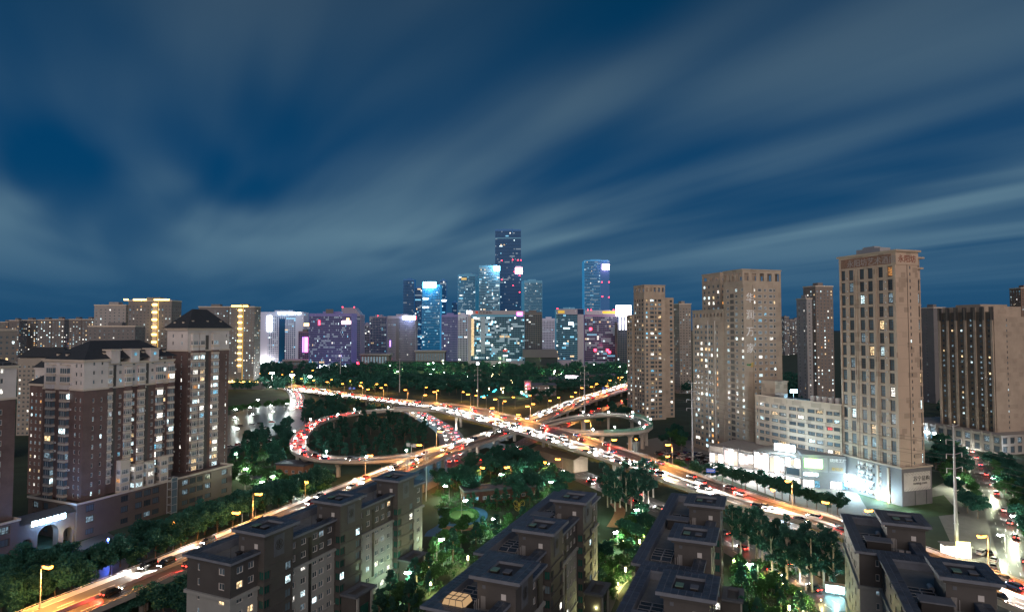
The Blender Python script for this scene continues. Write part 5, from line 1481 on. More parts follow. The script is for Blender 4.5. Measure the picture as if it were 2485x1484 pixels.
def cbd(label, u0, u1, vtop, dep, fin, glass='glass', pitch=4.2, bay=3.0, fh=1.0, fw=0.5, probs=P_OFF, deep=None, ang=0.0, portal=None, name='office_tower', beacons=0, group=CG):
    """Curtain-walled tower: floor slabs and fins are geometry, panes sit behind them."""
    rng = random.Random(int(u0 * 13 + vtop))
    x0, z1 = at_depth(u0, vtop, dep); x1, _ = at_depth(u1, vtop, dep)
    b = thing(name, label, 'building', ((x0 + x1) / 2, dep, 0), ang, group)
    w = (x1 - x0) / 2; deep = deep or min(2 * w, 45)
    if ang: w *= .84
    box = (-w, w, 0, deep)
    core = MB(); wins = []
    nfl = int((z1 - 3) / pitch)
    pm = MB(); mats = [PANEM[glass]] + [LIT[k] for k in LITK]
    f = MB()
    for s in 'FLR':
        _, _, _, Ls = side(box, s); nb = max(2, int(Ls / bay)); st = Ls / nb
        for i in range(nfl):
            z0 = i * pitch + fh; zt = (i + 1) * pitch
            run = None; left = 0
            for j in range(nb):
                if left <= 0: run = pick(rng, probs); left = rng.choice((1, 1, 2, 3, 5)) if run is None or rng.random() < .4 else 1
                left -= 1
                mi = 0 if run is None else 1 + LITK.index(run)
                pm.quad(spt(box, s, j*st, z0), spt(box, s, (j+1)*st, z0), spt(box, s, (j+1)*st, zt), spt(box, s, j*st, zt), mi)
            A, B_ = spt(box, s, 0, 0, .25), spt(box, s, Ls, 0, .25)
            f.quad((A[0], A[1], i*pitch), (B_[0], B_[1], i*pitch), (B_[0], B_[1], z0), (A[0], A[1], z0))
            C_, D_ = spt(box, s, 0, z0, 0), spt(box, s, Ls, z0, 0)
            f.quad((A[0], A[1], z0), (B_[0], B_[1], z0), D_, C_)
        if fw:
            for j in range(nb + 1):
                p, q = spt(box, s, max(0, j*st - fw/2), 0, .0), spt(box, s, min(Ls, j*st + fw/2), 0, .6)
                f.box(min(p[0], q[0]), max(p[0], q[0]), min(p[1], q[1]), max(p[1], q[1]), 0, z1 - .5, 0, 'd')
    ztop = nfl * pitch
    f.box(-w - .2, w + .2, -.2, deep + .2, ztop, z1, 0); f.quad((w, deep, 0), (-w, deep, 0), (-w, deep, ztop), (w, deep, ztop), 0)
    pm.build('panes', mats, b)['kind'] = 'stuff'
    f.build('facade_frame', fin, b)
    if portal is not None:
        pw = portal; p = MB()
        p.box(-w - .6, -w + pw, -1.4, -.3, 0, z1 + .4); p.box(w - pw, w + .6, -1.4, -.3, 0, z1 + .4); p.box(-w + pw, w - pw, -1.4, -.3, z1 - 9, z1 + .4)
        p.build('portal_frame', fin, b)
    hh = MB(); hh.box(-w * .45, w * .4, deep * .3, deep * .7, z1, z1 + 4); hh.build('plant_room', fin, b)
    for k in range(beacons):
        x = -w + 2 * w * (k + .5) / beacons
        MB().box(x - .9, x + .9, -.9, .9, z1 + .4, z1 + 1.9).build('beacon', BEACON, b)
    return b, w, z1
def panel(t, fx0, fx1, z0, z1, m, name='lit_sign', d=-1.9, light=None):
    b, w, zt = t
    MB().box(-w + 2*w*fx0, -w + 2*w*fx1, d, d + .5, zt - z0, zt - z1).build(name, m, b)
    if light: lamp(b, (-w + w*(fx0+fx1), d - 14, zt - (z0+z1)/2), light[0], light[1], 3.0)
SW = emit_mat('led_white', (.85, .95, 1.0), 16.0, True)
SB = emit_mat('led_cyan', (.25, .80, 1.0), 18.0, True)
SM = emit_mat('led_magenta', (1.0, .12, .55), 7.0)
SR = emit_mat('led_red', (1.0, .04, .09), 8.0)
SP = emit_mat('led_violet', (.45, .20, 1.0), 4.0)
SO = emit_mat('led_orange', (1.0, .55, .20), 6.0)
FLOOD = emit_mat('floodlight_white', (1.0, .92, .85), 20.0)

t = cbd('white slab tower with portal frame and floodlit left side', 634, 737, 757, 1290, WHITEGLOWFIN, 'blueglass', 4.0, 4.0, 1.4, 1.6, P_OFF, 30, portal=15)
for k in range(5):
    x = .40 + k * .115; panel(t, x, x + (.075 if k != 2 else .14), 4.0, -.2 if k == 2 else .6, SW, 'roof_letter', -2.6)
panel(t, .15, .26, 40, 8, SW, 'vertical_sign', -2.6); panel(t, .43, .57, 104, 14, PANEM['blueglass'], 'glass_strip', -1.5)
for k in range(3):
    MB().box(-t[1] + 6 + k*7, -t[1] + 8 + k*7, -12, -10, 0, 2.0).build('floodlight', FLOOD, t[0]); lamp(t[0], (-t[1] + 7 + k*7, -9, 3), (1, .9, .82), 22000, .8)
lamp(t[0], (6, -30, t[2] + 2), (.3, .7, 1.0), 30000, 3)
t = cbd('small dark tower with vertical magenta sign beside the white slab tower', 725, 750, 803, 1230, DARKFIN, 'glass', 4.0, 4.0, 1.2, .5, P_DARK)
panel(t, .58, .92, 42, 12, SM, 'vertical_sign', light=((1, .2, .7), 20000)); panel(t, .40, .50, 42, 12, SP, 'light_strip'); panel(t, .5, 1.15, -10, -16, SO, 'roof_sign', -.5)
t = cbd('broad violet tinted office block with glowing lower floors', 751, 853, 760, 1150, PURPGLOWFIN, 'glass', 4.0, 1.9, .8, .45, P_OFF, 40, beacons=0)
panel(t, .02, .20, 104.0, 101, SW, 'lit_floor', -.9); panel(t, .26, .55, 104, 101, SW, 'lit_floor', -.9); panel(t, .6, .93, 100, 97.5, SW, 'lit_floor', -.9); panel(t, .26, .55, 99, 96.5, SW, 'lit_floor', -.9)
panel(t, .22, .26, 22, 13, SR, 'red_sign'); panel(t, .78, .99, 20, 14, emit_mat('led_pink_white', (1, .6, .65), 9), 'sign'); panel(t, .89, .95, 13, 9, SO, 'sign_crown')
panel(t, .38, .56, 1, -8, DARKFIN, 'plant_screen', 2); panel(t, .35, 1.0, 112, 109.5, SW, 'street_sign', -30); lamp(t[0], (10, -40, 20), (.6, .5, 1.0), 16000, 3)
panel(t, 1.02, 1.18, 112, 104, emit_mat('lit_billboard', (1, .97, .95), 12), 'billboard', -10)
t = cbd('grey tower with sloping roof behind the violet office block', 829, 874, 762, 1330, GREYGLOWFIN, 'blueglass', 4.0, 3.0, .9, .5, P_DARK, beacons=0)
h = MB(); h.hull([(-t[1], 0, t[2]), (t[1], 0, t[2]), (t[1], 30, t[2]), (-t[1], 30, t[2])], [(-t[1], 0, t[2] + 14.5), (t[1] * .4, 0, t[2] + 14.5), (t[1] * .4, 30, t[2] + 14.5), (-t[1], 30, t[2] + 14.5)]); h.build('sloping_roof', GREYGLOWFIN, t[0])
for x in (-.9, .35): MB().box(t[1]*x - .9, t[1]*x + .9, -.9, .9, t[2] + 14.6, t[2] + 16.2).build('beacon', BEACON, t[0])
panel(t, .85, 1.35, 112 - 6, 112 - 12, SR, 'roof_sign', -60)
cbd('grey blue twin stepped office block left of the white banner tower', 897, 937, 767, 1500, GREYGLOWFIN, 'blueglass', 4.0, 3.4, 1.0, .6, P_OFF, beacons=1)
cbd('lower brown step of the grey blue office block', 882, 897, 786, 1490, GREYGLOWFIN, 'glass', 4.0, 3.4, 1.0, .6, P_OFF)
t = cbd('pale ribbed tower with a white and red banner at its roof edge', 941, 1008, 766, 1400, STONEGLOWFIN, 'glass', 4.0, 2.6, .5, 1.1, P_DARK, 30)
panel(t, .55, 1.0, 8, 0, SW, 'banner_sign', -2.2, ((.5, .6, 1), 60000)); panel(t, 1.0, 1.03, 8, 0, SR, 'banner_edge', -2.2); panel(t, .30, .42, 100, 6, DARKFIN, 'balcony_recess_shade', -.9)  # dark panel stands for shaded balconies, shade put into its colour
panel(t, .08, .12, 70, 56, SP, 'light_strip'); panel(t, -.02, .14, 101, 97, SR, 'sign')
cbd('dark glass tower left of the cyan sign tower', 979, 1005, 677, 1750, NAVYGLOWFIN, 'blueglass', 4.4, 3.2, .8, .5, P_DARK)
cbd('lower glass wing between the dark glass tower and the cyan sign tower', 1005, 1024, 697, 1760, NAVYGLOWFIN, 'blueglass', 4.4, 3.2, .8, .4, P_OFF)
t = cbd('blue glass tower crowned by a glaring cyan sign', 1025, 1068, 690, 1700, BLUEGLOWFIN, 'blueglass', 4.4, 2.8, .8, .6, P_OFF)
panel(t, .05, .78, 9, -7, SB, 'roof_sign', -2.2, ((.25, .75, 1), 300000))
for z in (38, 62): panel(t, .05, .35, z + 3, z, SW, 'lit_floor', -.9)
t = cbd('narrow blue slab right of the cyan sign tower', 1068, 1083, 679, 1780, NAVYGLOWFIN, 'blueglass', 4.4, 2.6, .8, .5, P_OFF); panel(t, .0, 1.0, 62, 58, SW, 'lit_floor', -.9)
cbd('lilac lit office block in front of the glass towers', 1072, 1111, 763, 1400, PURPGLOWFIN, 'blueglass', 4.0, 2.8, 1.0, .9, P_DARK)
cbd('pale ribbed office block beside the lilac block', 1112, 1134, 763, 1390, WHITEGLOWFIN, 'glass', 4.0, 3.2, .8, 1.4, P_DARK)
cbd('dark narrow tower behind the teal twin tower', 1097, 1110, 732, 1900, NAVYGLOWFIN, 'blueglass', 4.4, 3, .8, .4, P_DARK)
t = cbd('teal ribbed glass tower with flat crown left of the tallest tower', 1107, 1158, 665, 1700, TEALGLOWFIN, 'blueglass', 4.2, 2.4, .7, .7, P_OFF, ang=R(-10)); panel(t, .2, .5, 16, 10, mat('gold_roof_letters', (.5, .34, .1), .5, emit=(1, .6, .2), es=.5), 'roof_letters', -1.5)
t = cbd('grey green tower with a white star light at its top right', 1163, 1212, 644, 1620, TEALGLOWFIN, 'glass', 4.2, 3.2, 1.4, .6, P_GLOW); panel(t, .72, 1.02, 14, 2, SB, 'corner_sign', -2.2, ((.5, .85, 1), 160000))
t = cbd('tallest skyscraper of the skyline with a dark crown and red beacons', 1202, 1264, 556, 1850, NAVYGLOWFIN, 'blueglass', 4.4, 3.0, .8, .5, P_DARK, 60)
panel(t, .0, 1.0, 29, 26, TEALGLOWFIN, 'crown_band', -1.2); panel(t, .78, 1.06, 136, 117, emit_mat('led_pink', (1, .45, .55), 14, True), 'screen', -2.5, ((1, .3, .4), 30000))
for k, (fx, z) in enumerate(((.25, 94), (.68, 92), (.88, 93), (1.0, 93), (.75, 128), (.95, 140), (.25, 152), (.7, 170), (.95, 190))):
    MB().box(-t[1] + 2*t[1]*fx - 1.3, -t[1] + 2*t[1]*fx + 1.3, -2.4, -1.2, t[2] - z - 2.6, t[2] - z).build('beacon', BEACON, t[0])
for fx, z in ((.2, 46), (.32, 46)): panel(t, fx, fx + .06, z + 3, z, LIT['warm'], 'lit_room', -1.0)
cbd('pale gridded glass tower right of the tallest skyscraper', 1268, 1320, 680, 1640, TEALGLOWFIN, 'blueglass', 4.0, 2.6, .9, .8, P_OFF, ang=R(8))
t = cbd('wide gridded office building with dark rooftop lettering in the centre', 1137, 1272, 763, 1230, TEALGLOWFIN, 'glass', 4.2, 3.2, .7, .3, P_GLOW, 34)
p = MB(); p.box(-t[1] - 1, t[1] + 1, -1.6, -.2, t[2], t[2] + 8.0); p.box(-t[1] - 1, -t[1] + 5, -1.6, -.3, 0, t[2]); p.box(-t[1] + 5, t[1], -4, -.3, 0, 9); p.build('stone_frame', STONEGLOWFIN, t[0])
sign_text('西安高新', t[0], (-t[1] + 21, -1.8, t[2] + 1.6), 0, 6.6, DSTEEL, extrude=.2)
MB().box(-t[1] + 14, -t[1] + 19, -1.9, -1.6, t[2] + 2, t[2] + 7).build('roof_logo', mat('logo_red', (.45, .05, .03), .5, emit=(1, .1, .05), es=.15), t[0])
panel(t, -.03, .06, -7.5, -1.5, emit_mat('led_white_red', (1, .75, .75), 14), 'corner_screen', -3); panel(t, .87, .97, 2, -5, SM, 'corner_screen', -3)
panel(t, .05, .10, 82, 8, LIT['warm'], 'lit_stair', -.8); panel(t, .22, .30, 78, 4, LIT['dim'], 'lit_atrium', -.8)
for fx, z, k in ((.12, 6, 'white'), (.14, 70, 'cool'), (.56, 42, 'warm'), (.66, 42, 'warm'), (.62, 70, 'red')): panel(t, fx, fx + .08, z + 4, z, LIT[k], 'lit_room', -.9)
cbd('dark banded building right of the wide gridded office', 1272, 1315, 757, 1260, DARKFIN, 'glass', 4.2, 4.5, 1.8, .8, P_DARK, 28)
cbd('white gridded hotel slab glowing behind the dark banded building', 1316, 1349, 772, 1500, WHITEGLOWFIN, 'glass', 4.0, 3.4, 1.9, 1.7, P_DARK)
hall = thing('exhibition_hall', 'low hall with curved dark roof between the central office blocks', 'building', (at_depth(1312, 870, 1180)[0], 1180, 0), 0, CG)
m = MB(); m.box(-30, 32, 0, 40, 0, 18, 0); m.build('glass_wall', DKGLASS, hall); m = MB(); m.hull([(-34, -4, 18), (36, -4, 18), (36, 44, 18), (-34, 44, 18)], [(-34, 6, 33), (30, 6, 33), (30, 40, 33), (-34, 40, 33)]); m.build('curved_roof', DARKFIN, hall)
t = cbd('stone framed glass tower right of centre with vertical stone fin', 1350, 1416, 750, 1200, TEALGLOWFIN, 'glass', 4.2, 2.6, .8, .3, P_OFF, 30)
p = MB(); p.box(t[1] - 12, t[1], -2, -.3, 0, t[2]); p.box(-t[1], t[1], -2, -.3, t[2] - 10, t[2] + .6); p.box(-t[1] - 10, t[1] - 12, -6, -.3, 0, 12); p.build('stone_frame', STONEGLOWFIN, t[0])
panel(t, .06, .30, 8, 2.5, mat('gold_roof_letters2', (.5, .34, .05), .5, emit=(1, .65, .1), es=.4), 'roof_letters', -2.4)
panel(t, .45, .62, 30, 26, SW, 'lit_room', -.9); panel(t, .44, .72, 108, 105, SW, 'lit_floor', -.9); panel(t, .02, .06, -.5, -2, BEACON, 'beacon')
t = cbd('broad glass office with crimson glow in its frame and gold rooftop sign', 1419, 1497, 763, 1220, fin_mat('crimson', (.18, .14, .24), (.30, .06, .30), .08), 'glass', 4.2, 4.0, .8, .3, P_GLOW, 30)  # crimson reflections put into the frame as faint emission
p = MB(); p.box(-t[1], t[1], -1.6, -.2, t[2], t[2] + 8.5); p.build('stone_band', STONEGLOWFIN, t[0])
panel(t, .55, .96, -2, -7, mat('gold_roof_letters3', (.6, .36, .03), .5, emit=(1, .6, .05), es=.5), 'roof_letters', -2.0)
for fx, z, mm in ((.28, 68, SR), (.66, 68, SR), (.72, 72, SR), (.14, 26, SR)): panel(t, fx, fx + .08, z + 5, z, mm, 'red_screen', -1.2)
for fx in (.1, .2, .9): MB().box(-t[1] + 2*t[1]*fx - .9, -t[1] + 2*t[1]*fx + .9, -.9, .9, t[2] + 8.6, t[2] + 10.3).build('beacon', BEACON, t[0])
lamp(t[0], (4, -30, 40), (1, .15, .35), 14000, 3)
t = cbd('dark tower with a blazing white crown screen left of the slim tan tower', 1498, 1531, 782, 1180, DARKFIN, 'glass', 4.0, 3.0, .9, .6, P_DARK)
panel(t, -.1, 1.0, -12, -33, emit_mat('screen_white_pink', (1, .88, .95), 14, True), 'crown_screen', -3, ((1, .7, .95), 90000))
for k in range(4): panel(t, .12 + k*.22, .22 + k*.22, 14, -12, emit_mat('screen_white_soft', (.9, .88, 1), 5), 'light_rib', -2)
t = cbd('lone cyan glass tower right of centre with a pink white corner sign', 1418, 1478, 631, 1700, BLUEGLOWFIN, 'blueglass', 4.2, 3.0, 1.0, .5, P_OFF, 50)
p = MB(); p.box(t[1]*.28, t[1] + .4, -1.4, -.3, 0, t[2] - 8); p.build('dark_flank', NAVYGLOWFIN, t[0]); panel(t, .72, 1.0, 27, 12, emit_mat('led_pinkwhite', (1, .7, .8), 16, True), 'corner_sign', -3, ((.9, .45, .8), 60000))
for fx, z in ((.72, 100), (.98, 102), (.7, 155), (.99, 60), (.70, 60)): MB().box(-t[1] + 2*t[1]*fx - 1.2, -t[1] + 2*t[1]*fx + 1.2, -3.2, -1.5, t[2] - z - 2.4, t[2] - z).build('beacon', BEACON, t[0])
# low halls at the foot of the skyline
for u0, u1, v0, dp, nm in ((876, 944, 858, 1280, 'long low pavilion with pale roof edge at the foot of the skyline'), (1008, 1080, 850, 1380, 'grey exhibition shed left of the lilac office block'), (690, 752, 872, 1210, 'low office annex with slab roof below the white slab tower')):
    x0, z1 = at_depth(u0, v0, dp); x1, _ = at_depth(u1, v0, dp)
    b = thing('low_hall', nm, 'building', ((x0 + x1) / 2, dp, 0), 0, CG)
    w = (x1 - x0) / 2; m = MB(); m.box(-w, w, 0, 30, 0, z1 - 3); m.build('wall', GREYW, b); m = MB(); m.box(-w - 3, w + 3, -3, 33, z1 - 3, z1); m.build('roof', LTGREY, b)
    m = MB()
    for k in range(int(w / 3)): m.box(-w + 2 + k*6, -w + 5 + k*6, -.12, -.02, 2, z1 - 6)
    m.build('windows', LIT['dim'], b)['kind'] = 'stuff'
# ------------------------------------------------------------------ trees
LEAF_D = leaf_mat('leaf_dark', (0.034, 0.135, 0.105))
LEAF_M = leaf_mat('leaf_mid', (0.060, 0.165, 0.065))
LEAF_P = leaf_mat('leaf_poplar', (0.036, 0.120, 0.100))
LEAF_G = leaf_mat('leaf_grove', (0.036, 0.130, 0.100))
BARK = mat('bark', (0.12, 0.095, 0.075), 0.9, var=0.3, vscale=2.0)
BARKP = mat('pale_bark', (0.30, 0.28, 0.25), 0.85, var=0.3, vscale=1.5)
nrng = np.random.default_rng(5)
def leaf_cloud(centers, radii, n, size):
    """n leaf quads scattered about clump centres, each a small tilted rhombus."""
    c = centers[nrng.integers(0, len(centers), n)]
    d = nrng.normal(size=(n, 3)); d /= np.linalg.norm(d, axis=1)[:, None]
    p = c + d * (radii * (nrng.random(n) ** 0.45)[:, None] * np.array((1, 1, .8)))
    a = nrng.normal(size=(n, 3)); a /= np.linalg.norm(a, axis=1)[:, None]
    b = np.cross(a, nrng.normal(size=(n, 3))); b /= np.linalg.norm(b, axis=1)[:, None]
    s = size * (0.6 + 0.8 * nrng.random(n))[:, None]
    v = np.stack([p - a * s * .7, p - b * s * .42, p + a * s * .7, p + b * s * .42], 1).reshape(-1, 3)
    return v
def quads_mesh(name, v, m):
    me = bpy.data.meshes.new(name); n = len(v) // 4
    me.vertices.add(len(v)); me.vertices.foreach_set('co', v.astype(np.float32).ravel())
    me.loops.add(4 * n); me.loops.foreach_set('vertex_index', np.arange(4 * n, dtype=np.int32))
    me.polygons.add(n); me.polygons.foreach_set('loop_start', np.arange(0, 4 * n, 4, dtype=np.int32))
    me.materials.append(m); me.update(calc_edges=True)
    return me
def crown_pts(kind, h):
    k = []
    if kind == 'broad':
        for _ in range(26):
            d = nrng.normal(size=3); d /= np.linalg.norm(d); r = nrng.random() ** .4
            k.append((d[0]*r*.36*h, d[1]*r*.36*h, h*.60 + d[2]*r*.27*h))
    elif kind == 'round':
        for _ in range(22):
            d = nrng.normal(size=3); d /= np.linalg.norm(d); r = nrng.random() ** .35
            k.append((d[0]*r*.33*h, d[1]*r*.33*h, h*.63 + d[2]*r*.25*h))
    elif kind == 'poplar':
        for _ in range(24):
            t = nrng.random(); a = nrng.random() * 6.28; r = (.03 + .14 * math.sin(math.pi * min(1, .15 + t * .85))) * h * (.4 + .6 * nrng.random())
            k.append((r*math.cos(a), r*math.sin(a), h*(.30 + .68*t)))
    elif kind == 'grove':
        for _ in range(26):
            t = nrng.random() ** .8; a = nrng.random() * 6.28; r = (.26 * (1 - t) + .03) * h * (.5 + .6 * nrng.random())
            k.append((r*math.cos(a), r*math.sin(a), h*(.22 + .75*t)))
    return np.array(k)
def make_tree(kind, h, n, size, leafm, bark, cl):
    pts = crown_pts(kind, h)
    rad = np.full((1, 1), cl * h)
    v = leaf_cloud(pts, rad, n, size)
    crown = quads_mesh('crown', v, leafm)
    mb = MB(); r = .022 * h
    top = h * (.55 if kind in ('broad', 'round') else .9)
    lean = nrng.normal(size=2) * .02 * h
    mb.tube((0, 0, -.2), (lean[0]*.5, lean[1]*.5, top * .5), r, r * .75, 7)
    mb.tube((lean[0]*.5, lean[1]*.5, top * .5), (lean[0], lean[1], top), r * .75, r * .3, 7)
    for i in nrng.permutation(len(pts))[:9]:
        p = pts[i]; z = min(p[2] * .72, top * .95); f = z / top
        mb.tube((lean[0]*f, lean[1]*f, z), tuple(p), r * .38, r * .1, 5)
    return mb.mesh('trunk', bark), crown, h
PROTO = {
    'broad': [make_tree('broad', 10, 3600, .42, LEAF_D, BARK, .13) for _ in range(4)],
    'round': [make_tree('round', 8, 2600, .38, LEAF_M, BARKP, .13) for _ in range(3)],
    'poplar': [make_tree('poplar', 15, 2600, .42, LEAF_P, BARKP, .072) for _ in range(4)],
    'grove': [make_tree('grove', 11, 2600, .42, LEAF_G, BARK, .085) for _ in range(4)],
}
ROADS = [(CA, 15.5), (CB, 12.5), (CL, 7), (CR_, 7), (service_far, 7), (service_near, 7), (road_x, 9.5), (road_n, 8.5), (road_f, 5.5), (road_b, 5.5), (road_l, 6.5), (road_far, 8), (road_r, 5)]
def clear(x, y, skip=()):
    for i, (c, d) in enumerate(ROADS):
        if i in skip: continue
        if np.min((c[:, 0] - x) ** 2 + (c[:, 1] - y) ** 2) < d * d: return False
    return True
def tree(kind, x, y, scale, name, label, group):
    tr, cr_, h = rnd.choice(PROTO[kind])
    o = thing(name, label, 'tree', (x, y, 0), rnd.random() * 6.28, group)
    o.scale = (scale * rnd.uniform(.88, 1.12), scale * rnd.uniform(.88, 1.12), scale)
    link('trunk', tr, o); link('crown', cr_, o)
    return o
def inside(p, poly):
    x, y = p; r = False; j = len(poly) - 1
    for i in range(len(poly)):
        xi, yi = poly[i]; xj, yj = poly[j]
        if (yi > y) != (yj > y) and x < (xj - xi) * (y - yi) / (yj - yi) + xi: r = not r
        j = i
    return r
ALLT = []
def scatter(poly, n, gap, kind, scale, name, label, group, check=True, skip=()):
    xs, ys = [p[0] for p in poly], [p[1] for p in poly]; k = 0
    for _ in range(n * 60):
        if k >= n: break
        p = (rnd.uniform(min(xs), max(xs)), rnd.uniform(min(ys), max(ys)))
        if not inside(p, poly): continue
        if any((p[0]-q[0])**2 + (p[1]-q[1])**2 < gap*gap for q in ALLT): continue
        if check and not clear(*p, skip): continue
        ALLT.append(p); k += 1
        kk = kind if isinstance(kind, str) else rnd.choice(kind)
        tree(kk, p[0], p[1], rnd.uniform(*scale), name, label, group)
def rowtrees(px, n, jit, kind, scale, name, label, group):
    c = resample(np.array([(*W(u, v, 0), 0.0) for u, v in px]), n)
    for p in c:
        x, y = p[0] + rnd.uniform(-jit, jit), p[1] + rnd.uniform(-jit, jit)
        ALLT.append((x, y)); tree(kind, x, y, rnd.uniform(*scale), name, '%s, %s from the left' % (label, nth(int(np.argmin(np.abs(c[:, 0] - p[0]))))), group)

scatter([(-88,474),(-118,446),(-122,395),(-112,345),(-95,318),(-70,306),(-52,318),(-54,380),(-60,430)], 62, 6.5, 'grove', (.8, 1.25), 'grove_tree', 'feathery dark tree in the grove inside the left loop ramp', 'grove inside the left loop ramp')
scatter(pxs((565, 1105), (600, 1075), (700, 1040), (712, 1090), (706, 1140), (640, 1150), (570, 1130)), 34, 6.5, ['grove', 'broad'], (.75, 1.1), 'verge_tree', 'dark tree on the verge left of the loop ramp above the bright green row', 'trees left of the loop ramp')
scatter(pxs((745, 985), (830, 975), (1030, 1012), (960, 1022), (850, 1010), (770, 1035), (730, 1030)), 46, 6.5, ['broad', 'grove'], (.8, 1.15), 'wood_tree', 'dark tree in the wood between the flyover and the back of the left loop', 'wood between flyover and left loop')
rowtrees([(1128, 1236), (1180, 1232), (1240, 1228), (1300, 1222)], 8, 1.5, 'grove', (.5, .75), 'playground_tree', 'young tree in front of the low park building', 'young trees before the park building')
rowtrees([(560, 1150), (640, 1172), (720, 1196), (810, 1222)], 13, .8, 'round', (.95, 1.15), 'street_tree', 'bright green lit tree in the row below the left loop', 'bright green row below the left loop')
rowtrees([(565, 1180), (620, 1195), (650, 1212)], 4, 1.0, 'round', (1.0, 1.2), 'street_tree', 'lamp lit green tree at the corner right of the brown podium', 'green trees right of the brown podium')
c_ = offset(np.c_[bF[:, :2], np.zeros(len(bF))], -15.5)
for k, (i, off2) in enumerate([(i, o_) for i in np.linspace(5.2, 16.5, 15) for o_ in (0, -6.5)]):
    j = int(i); p = c_[j] + (c_[j+1] - c_[j]) * (i - j); x, y = p[0] + off2 * .92 + rnd.uniform(-1, 1), p[1] + rnd.uniform(-2, 2) - off2 * .38
    ALLT.append((x, y)); tree('broad', x, y, rnd.uniform(1.05, 1.4), 'avenue_tree', 'avenue tree below the brown podium, %s from the gate in the %s row' % (nth(k // 2), 'podium' if off2 else 'road'), 'avenue beside the lower expressway')
scatter(pxs((-30, 1500), (-10, 1420), (110, 1395), (215, 1400), (225, 1455), (120, 1490), (20, 1560)), 15, 4.6, 'broad', (.9, 1.25), 'gate_tree', 'dark broad tree in the group before the lit gate at lower left', 'trees before the lit gate')
for u, v, s in ((352, 1500, 1.0), (398, 1512, 1.1), (450, 1530, .95), (300, 1520, .7), (455, 1500, 1.2)):
    x, y = W(u, v, 0); tree('broad', x, y, s, 'roadside_tree', 'dark tree between the near carriageway and the left apartment block', 'trees behind the left apartment block')
scatter(pxs((1055, 1165), (1150, 1135), (1250, 1105), (1300, 1130), (1390, 1190), (1400, 1235), (1280, 1220), (1150, 1215), (1060, 1215)), 44, 5.0, 'broad', (.8, 1.15), 'park_tree', 'dark broad tree in the park below the crossing of the two roads', 'park trees below the crossing')
scatter(pxs((1055, 1300), (1080, 1250), (1180, 1290), (1330, 1240), (1380, 1245), (1290, 1290), (1180, 1330), (1060, 1330)), 20, 5.0, ['grove', 'round'], (.5, .85), 'playground_tree', 'young tree on the dark lawn round the blue play path', 'young trees by the play path')
scatter(pxs((1010, 1420), (1060, 1330), (1130, 1340), (1080, 1420), (1010, 1500), (900, 1560), (930, 1470)), 20, 4.0, ['round', 'grove'], (.6, 1.0), 'garden_tree', 'garden tree between the left and centre apartment blocks', 'garden trees between left and centre blocks')
pop = [C3(75, 440), C3(150, 480), C3(195, 440), C3(260, 480), C3(310, 450), C3(380, 470), C3(30, 330), C3(110, 400), C3(430, 380), C3(480, 420), C3(530, 340), C3(350, 400), C3(250, 330)]
for k, (u, v) in enumerate(sorted(pop)):
    x, y = W(u, v, 0); ALLT.append((x, y)); tree('poplar', x, y, rnd.uniform(.95, 1.2), 'poplar_tree', 'tall slender poplar beyond the centre block, %s from the left' % nth(k), 'poplars between centre and right blocks')
pop = [C3(1320, 860), C3(1400, 900), C3(1560, 950), C3(1720, 1140), C3(1860, 1210), C3(1890, 1100), C3(1760, 1050), C3(1990, 1180), C3(2110, 1280), C3(2060, 1130), C3(2230, 1240), C3(2180, 1120), C3(1620, 1010), C3(1480, 870), C3(2330, 1300), C3(2290, 1180)]
for k, (u, v) in enumerate(sorted(pop)):
    x, y = W(u, v, 0); ALLT.append((x, y)); tree('poplar', x, y, rnd.uniform(.9, 1.15), 'poplar_tree', 'tall dark poplar left of the corner block, %s from the left' % nth(k), 'poplars beside the street at lower right')
rowtrees([(1695, 1160), (1770, 1176), (1860, 1198), (1950, 1226), (2030, 1250)], 17, 1.2, 'broad', (.85, 1.05), 'plaza_tree', 'tree in the row between the flyover and the bright shop podium', 'tree row before the shop podium')
rowtrees([(1600, 1132), (1640, 1143), (1690, 1158)], 6, 1.5, 'round', (.8, .95), 'plaza_tree', 'tree between the flyover and the right car park', 'trees beside the right car park')
scatter(pxs((2265, 1060), (2310, 1075), (2360, 1160), (2400, 1235), (2400, 1330), (2330, 1230), (2265, 1150)), 34, 4.0, ['broad', 'round'], (.8, 1.1), 'street_tree', 'lamp lit tree along the left side of the street at the right edge', 'trees left of the right edge street')
scatter(pxs((2370, 1120), (2440, 1140), (2500, 1200), (2540, 1330), (2490, 1340), (2430, 1230)), 34, 4.5, ['broad', 'round'], (.85, 1.15), 'street_tree', 'green tree below the striped building at the right edge', 'trees below the striped building')
rowtrees([(560, 1003), (620, 995), (660, 992), (700, 985)], 14, 1.5, 'round', (.85, 1.1), 'forecourt_tree', 'white lit street tree before the golden tower forecourt', 'trees before the golden tower')
scatter(pxs((1440, 1400), (1500, 1290), (1560, 1260), (1590, 1290), (1540, 1380), (1470, 1484)), 22, 3.6, ['round', 'broad'], (.45, .8), 'garden_tree', 'garden tree between the centre and right of centre apartment blocks', 'garden trees between centre and right blocks')
scatter(pxs((1770, 1380), (1810, 1340), (1900, 1420), (1990, 1484), (1900, 1560), (1790, 1540)), 26, 3.6, ['round', 'grove'], (.4, .75), 'garden_tree', 'garden tree by the curved path right of the right of centre block', 'garden trees by the curved path')
scatter(pxs((1425, 1030), (1480, 995), (1530, 985), (1540, 1010), (1470, 1035)), 8, 5, 'broad', (.9, 1.2), 'verge_tree', 'leafy tree between the expressway and the right loop ramp', 'trees by the right loop ramp')
scatter(pxs((1590, 1070), (1640, 1055), (1672, 1085), (1640, 1100)), 9, 4.5, ['broad', 'round'], (.8, 1.1), 'verge_tree', 'green lit tree right of the right loop ramp', 'trees right of the right loop ramp')
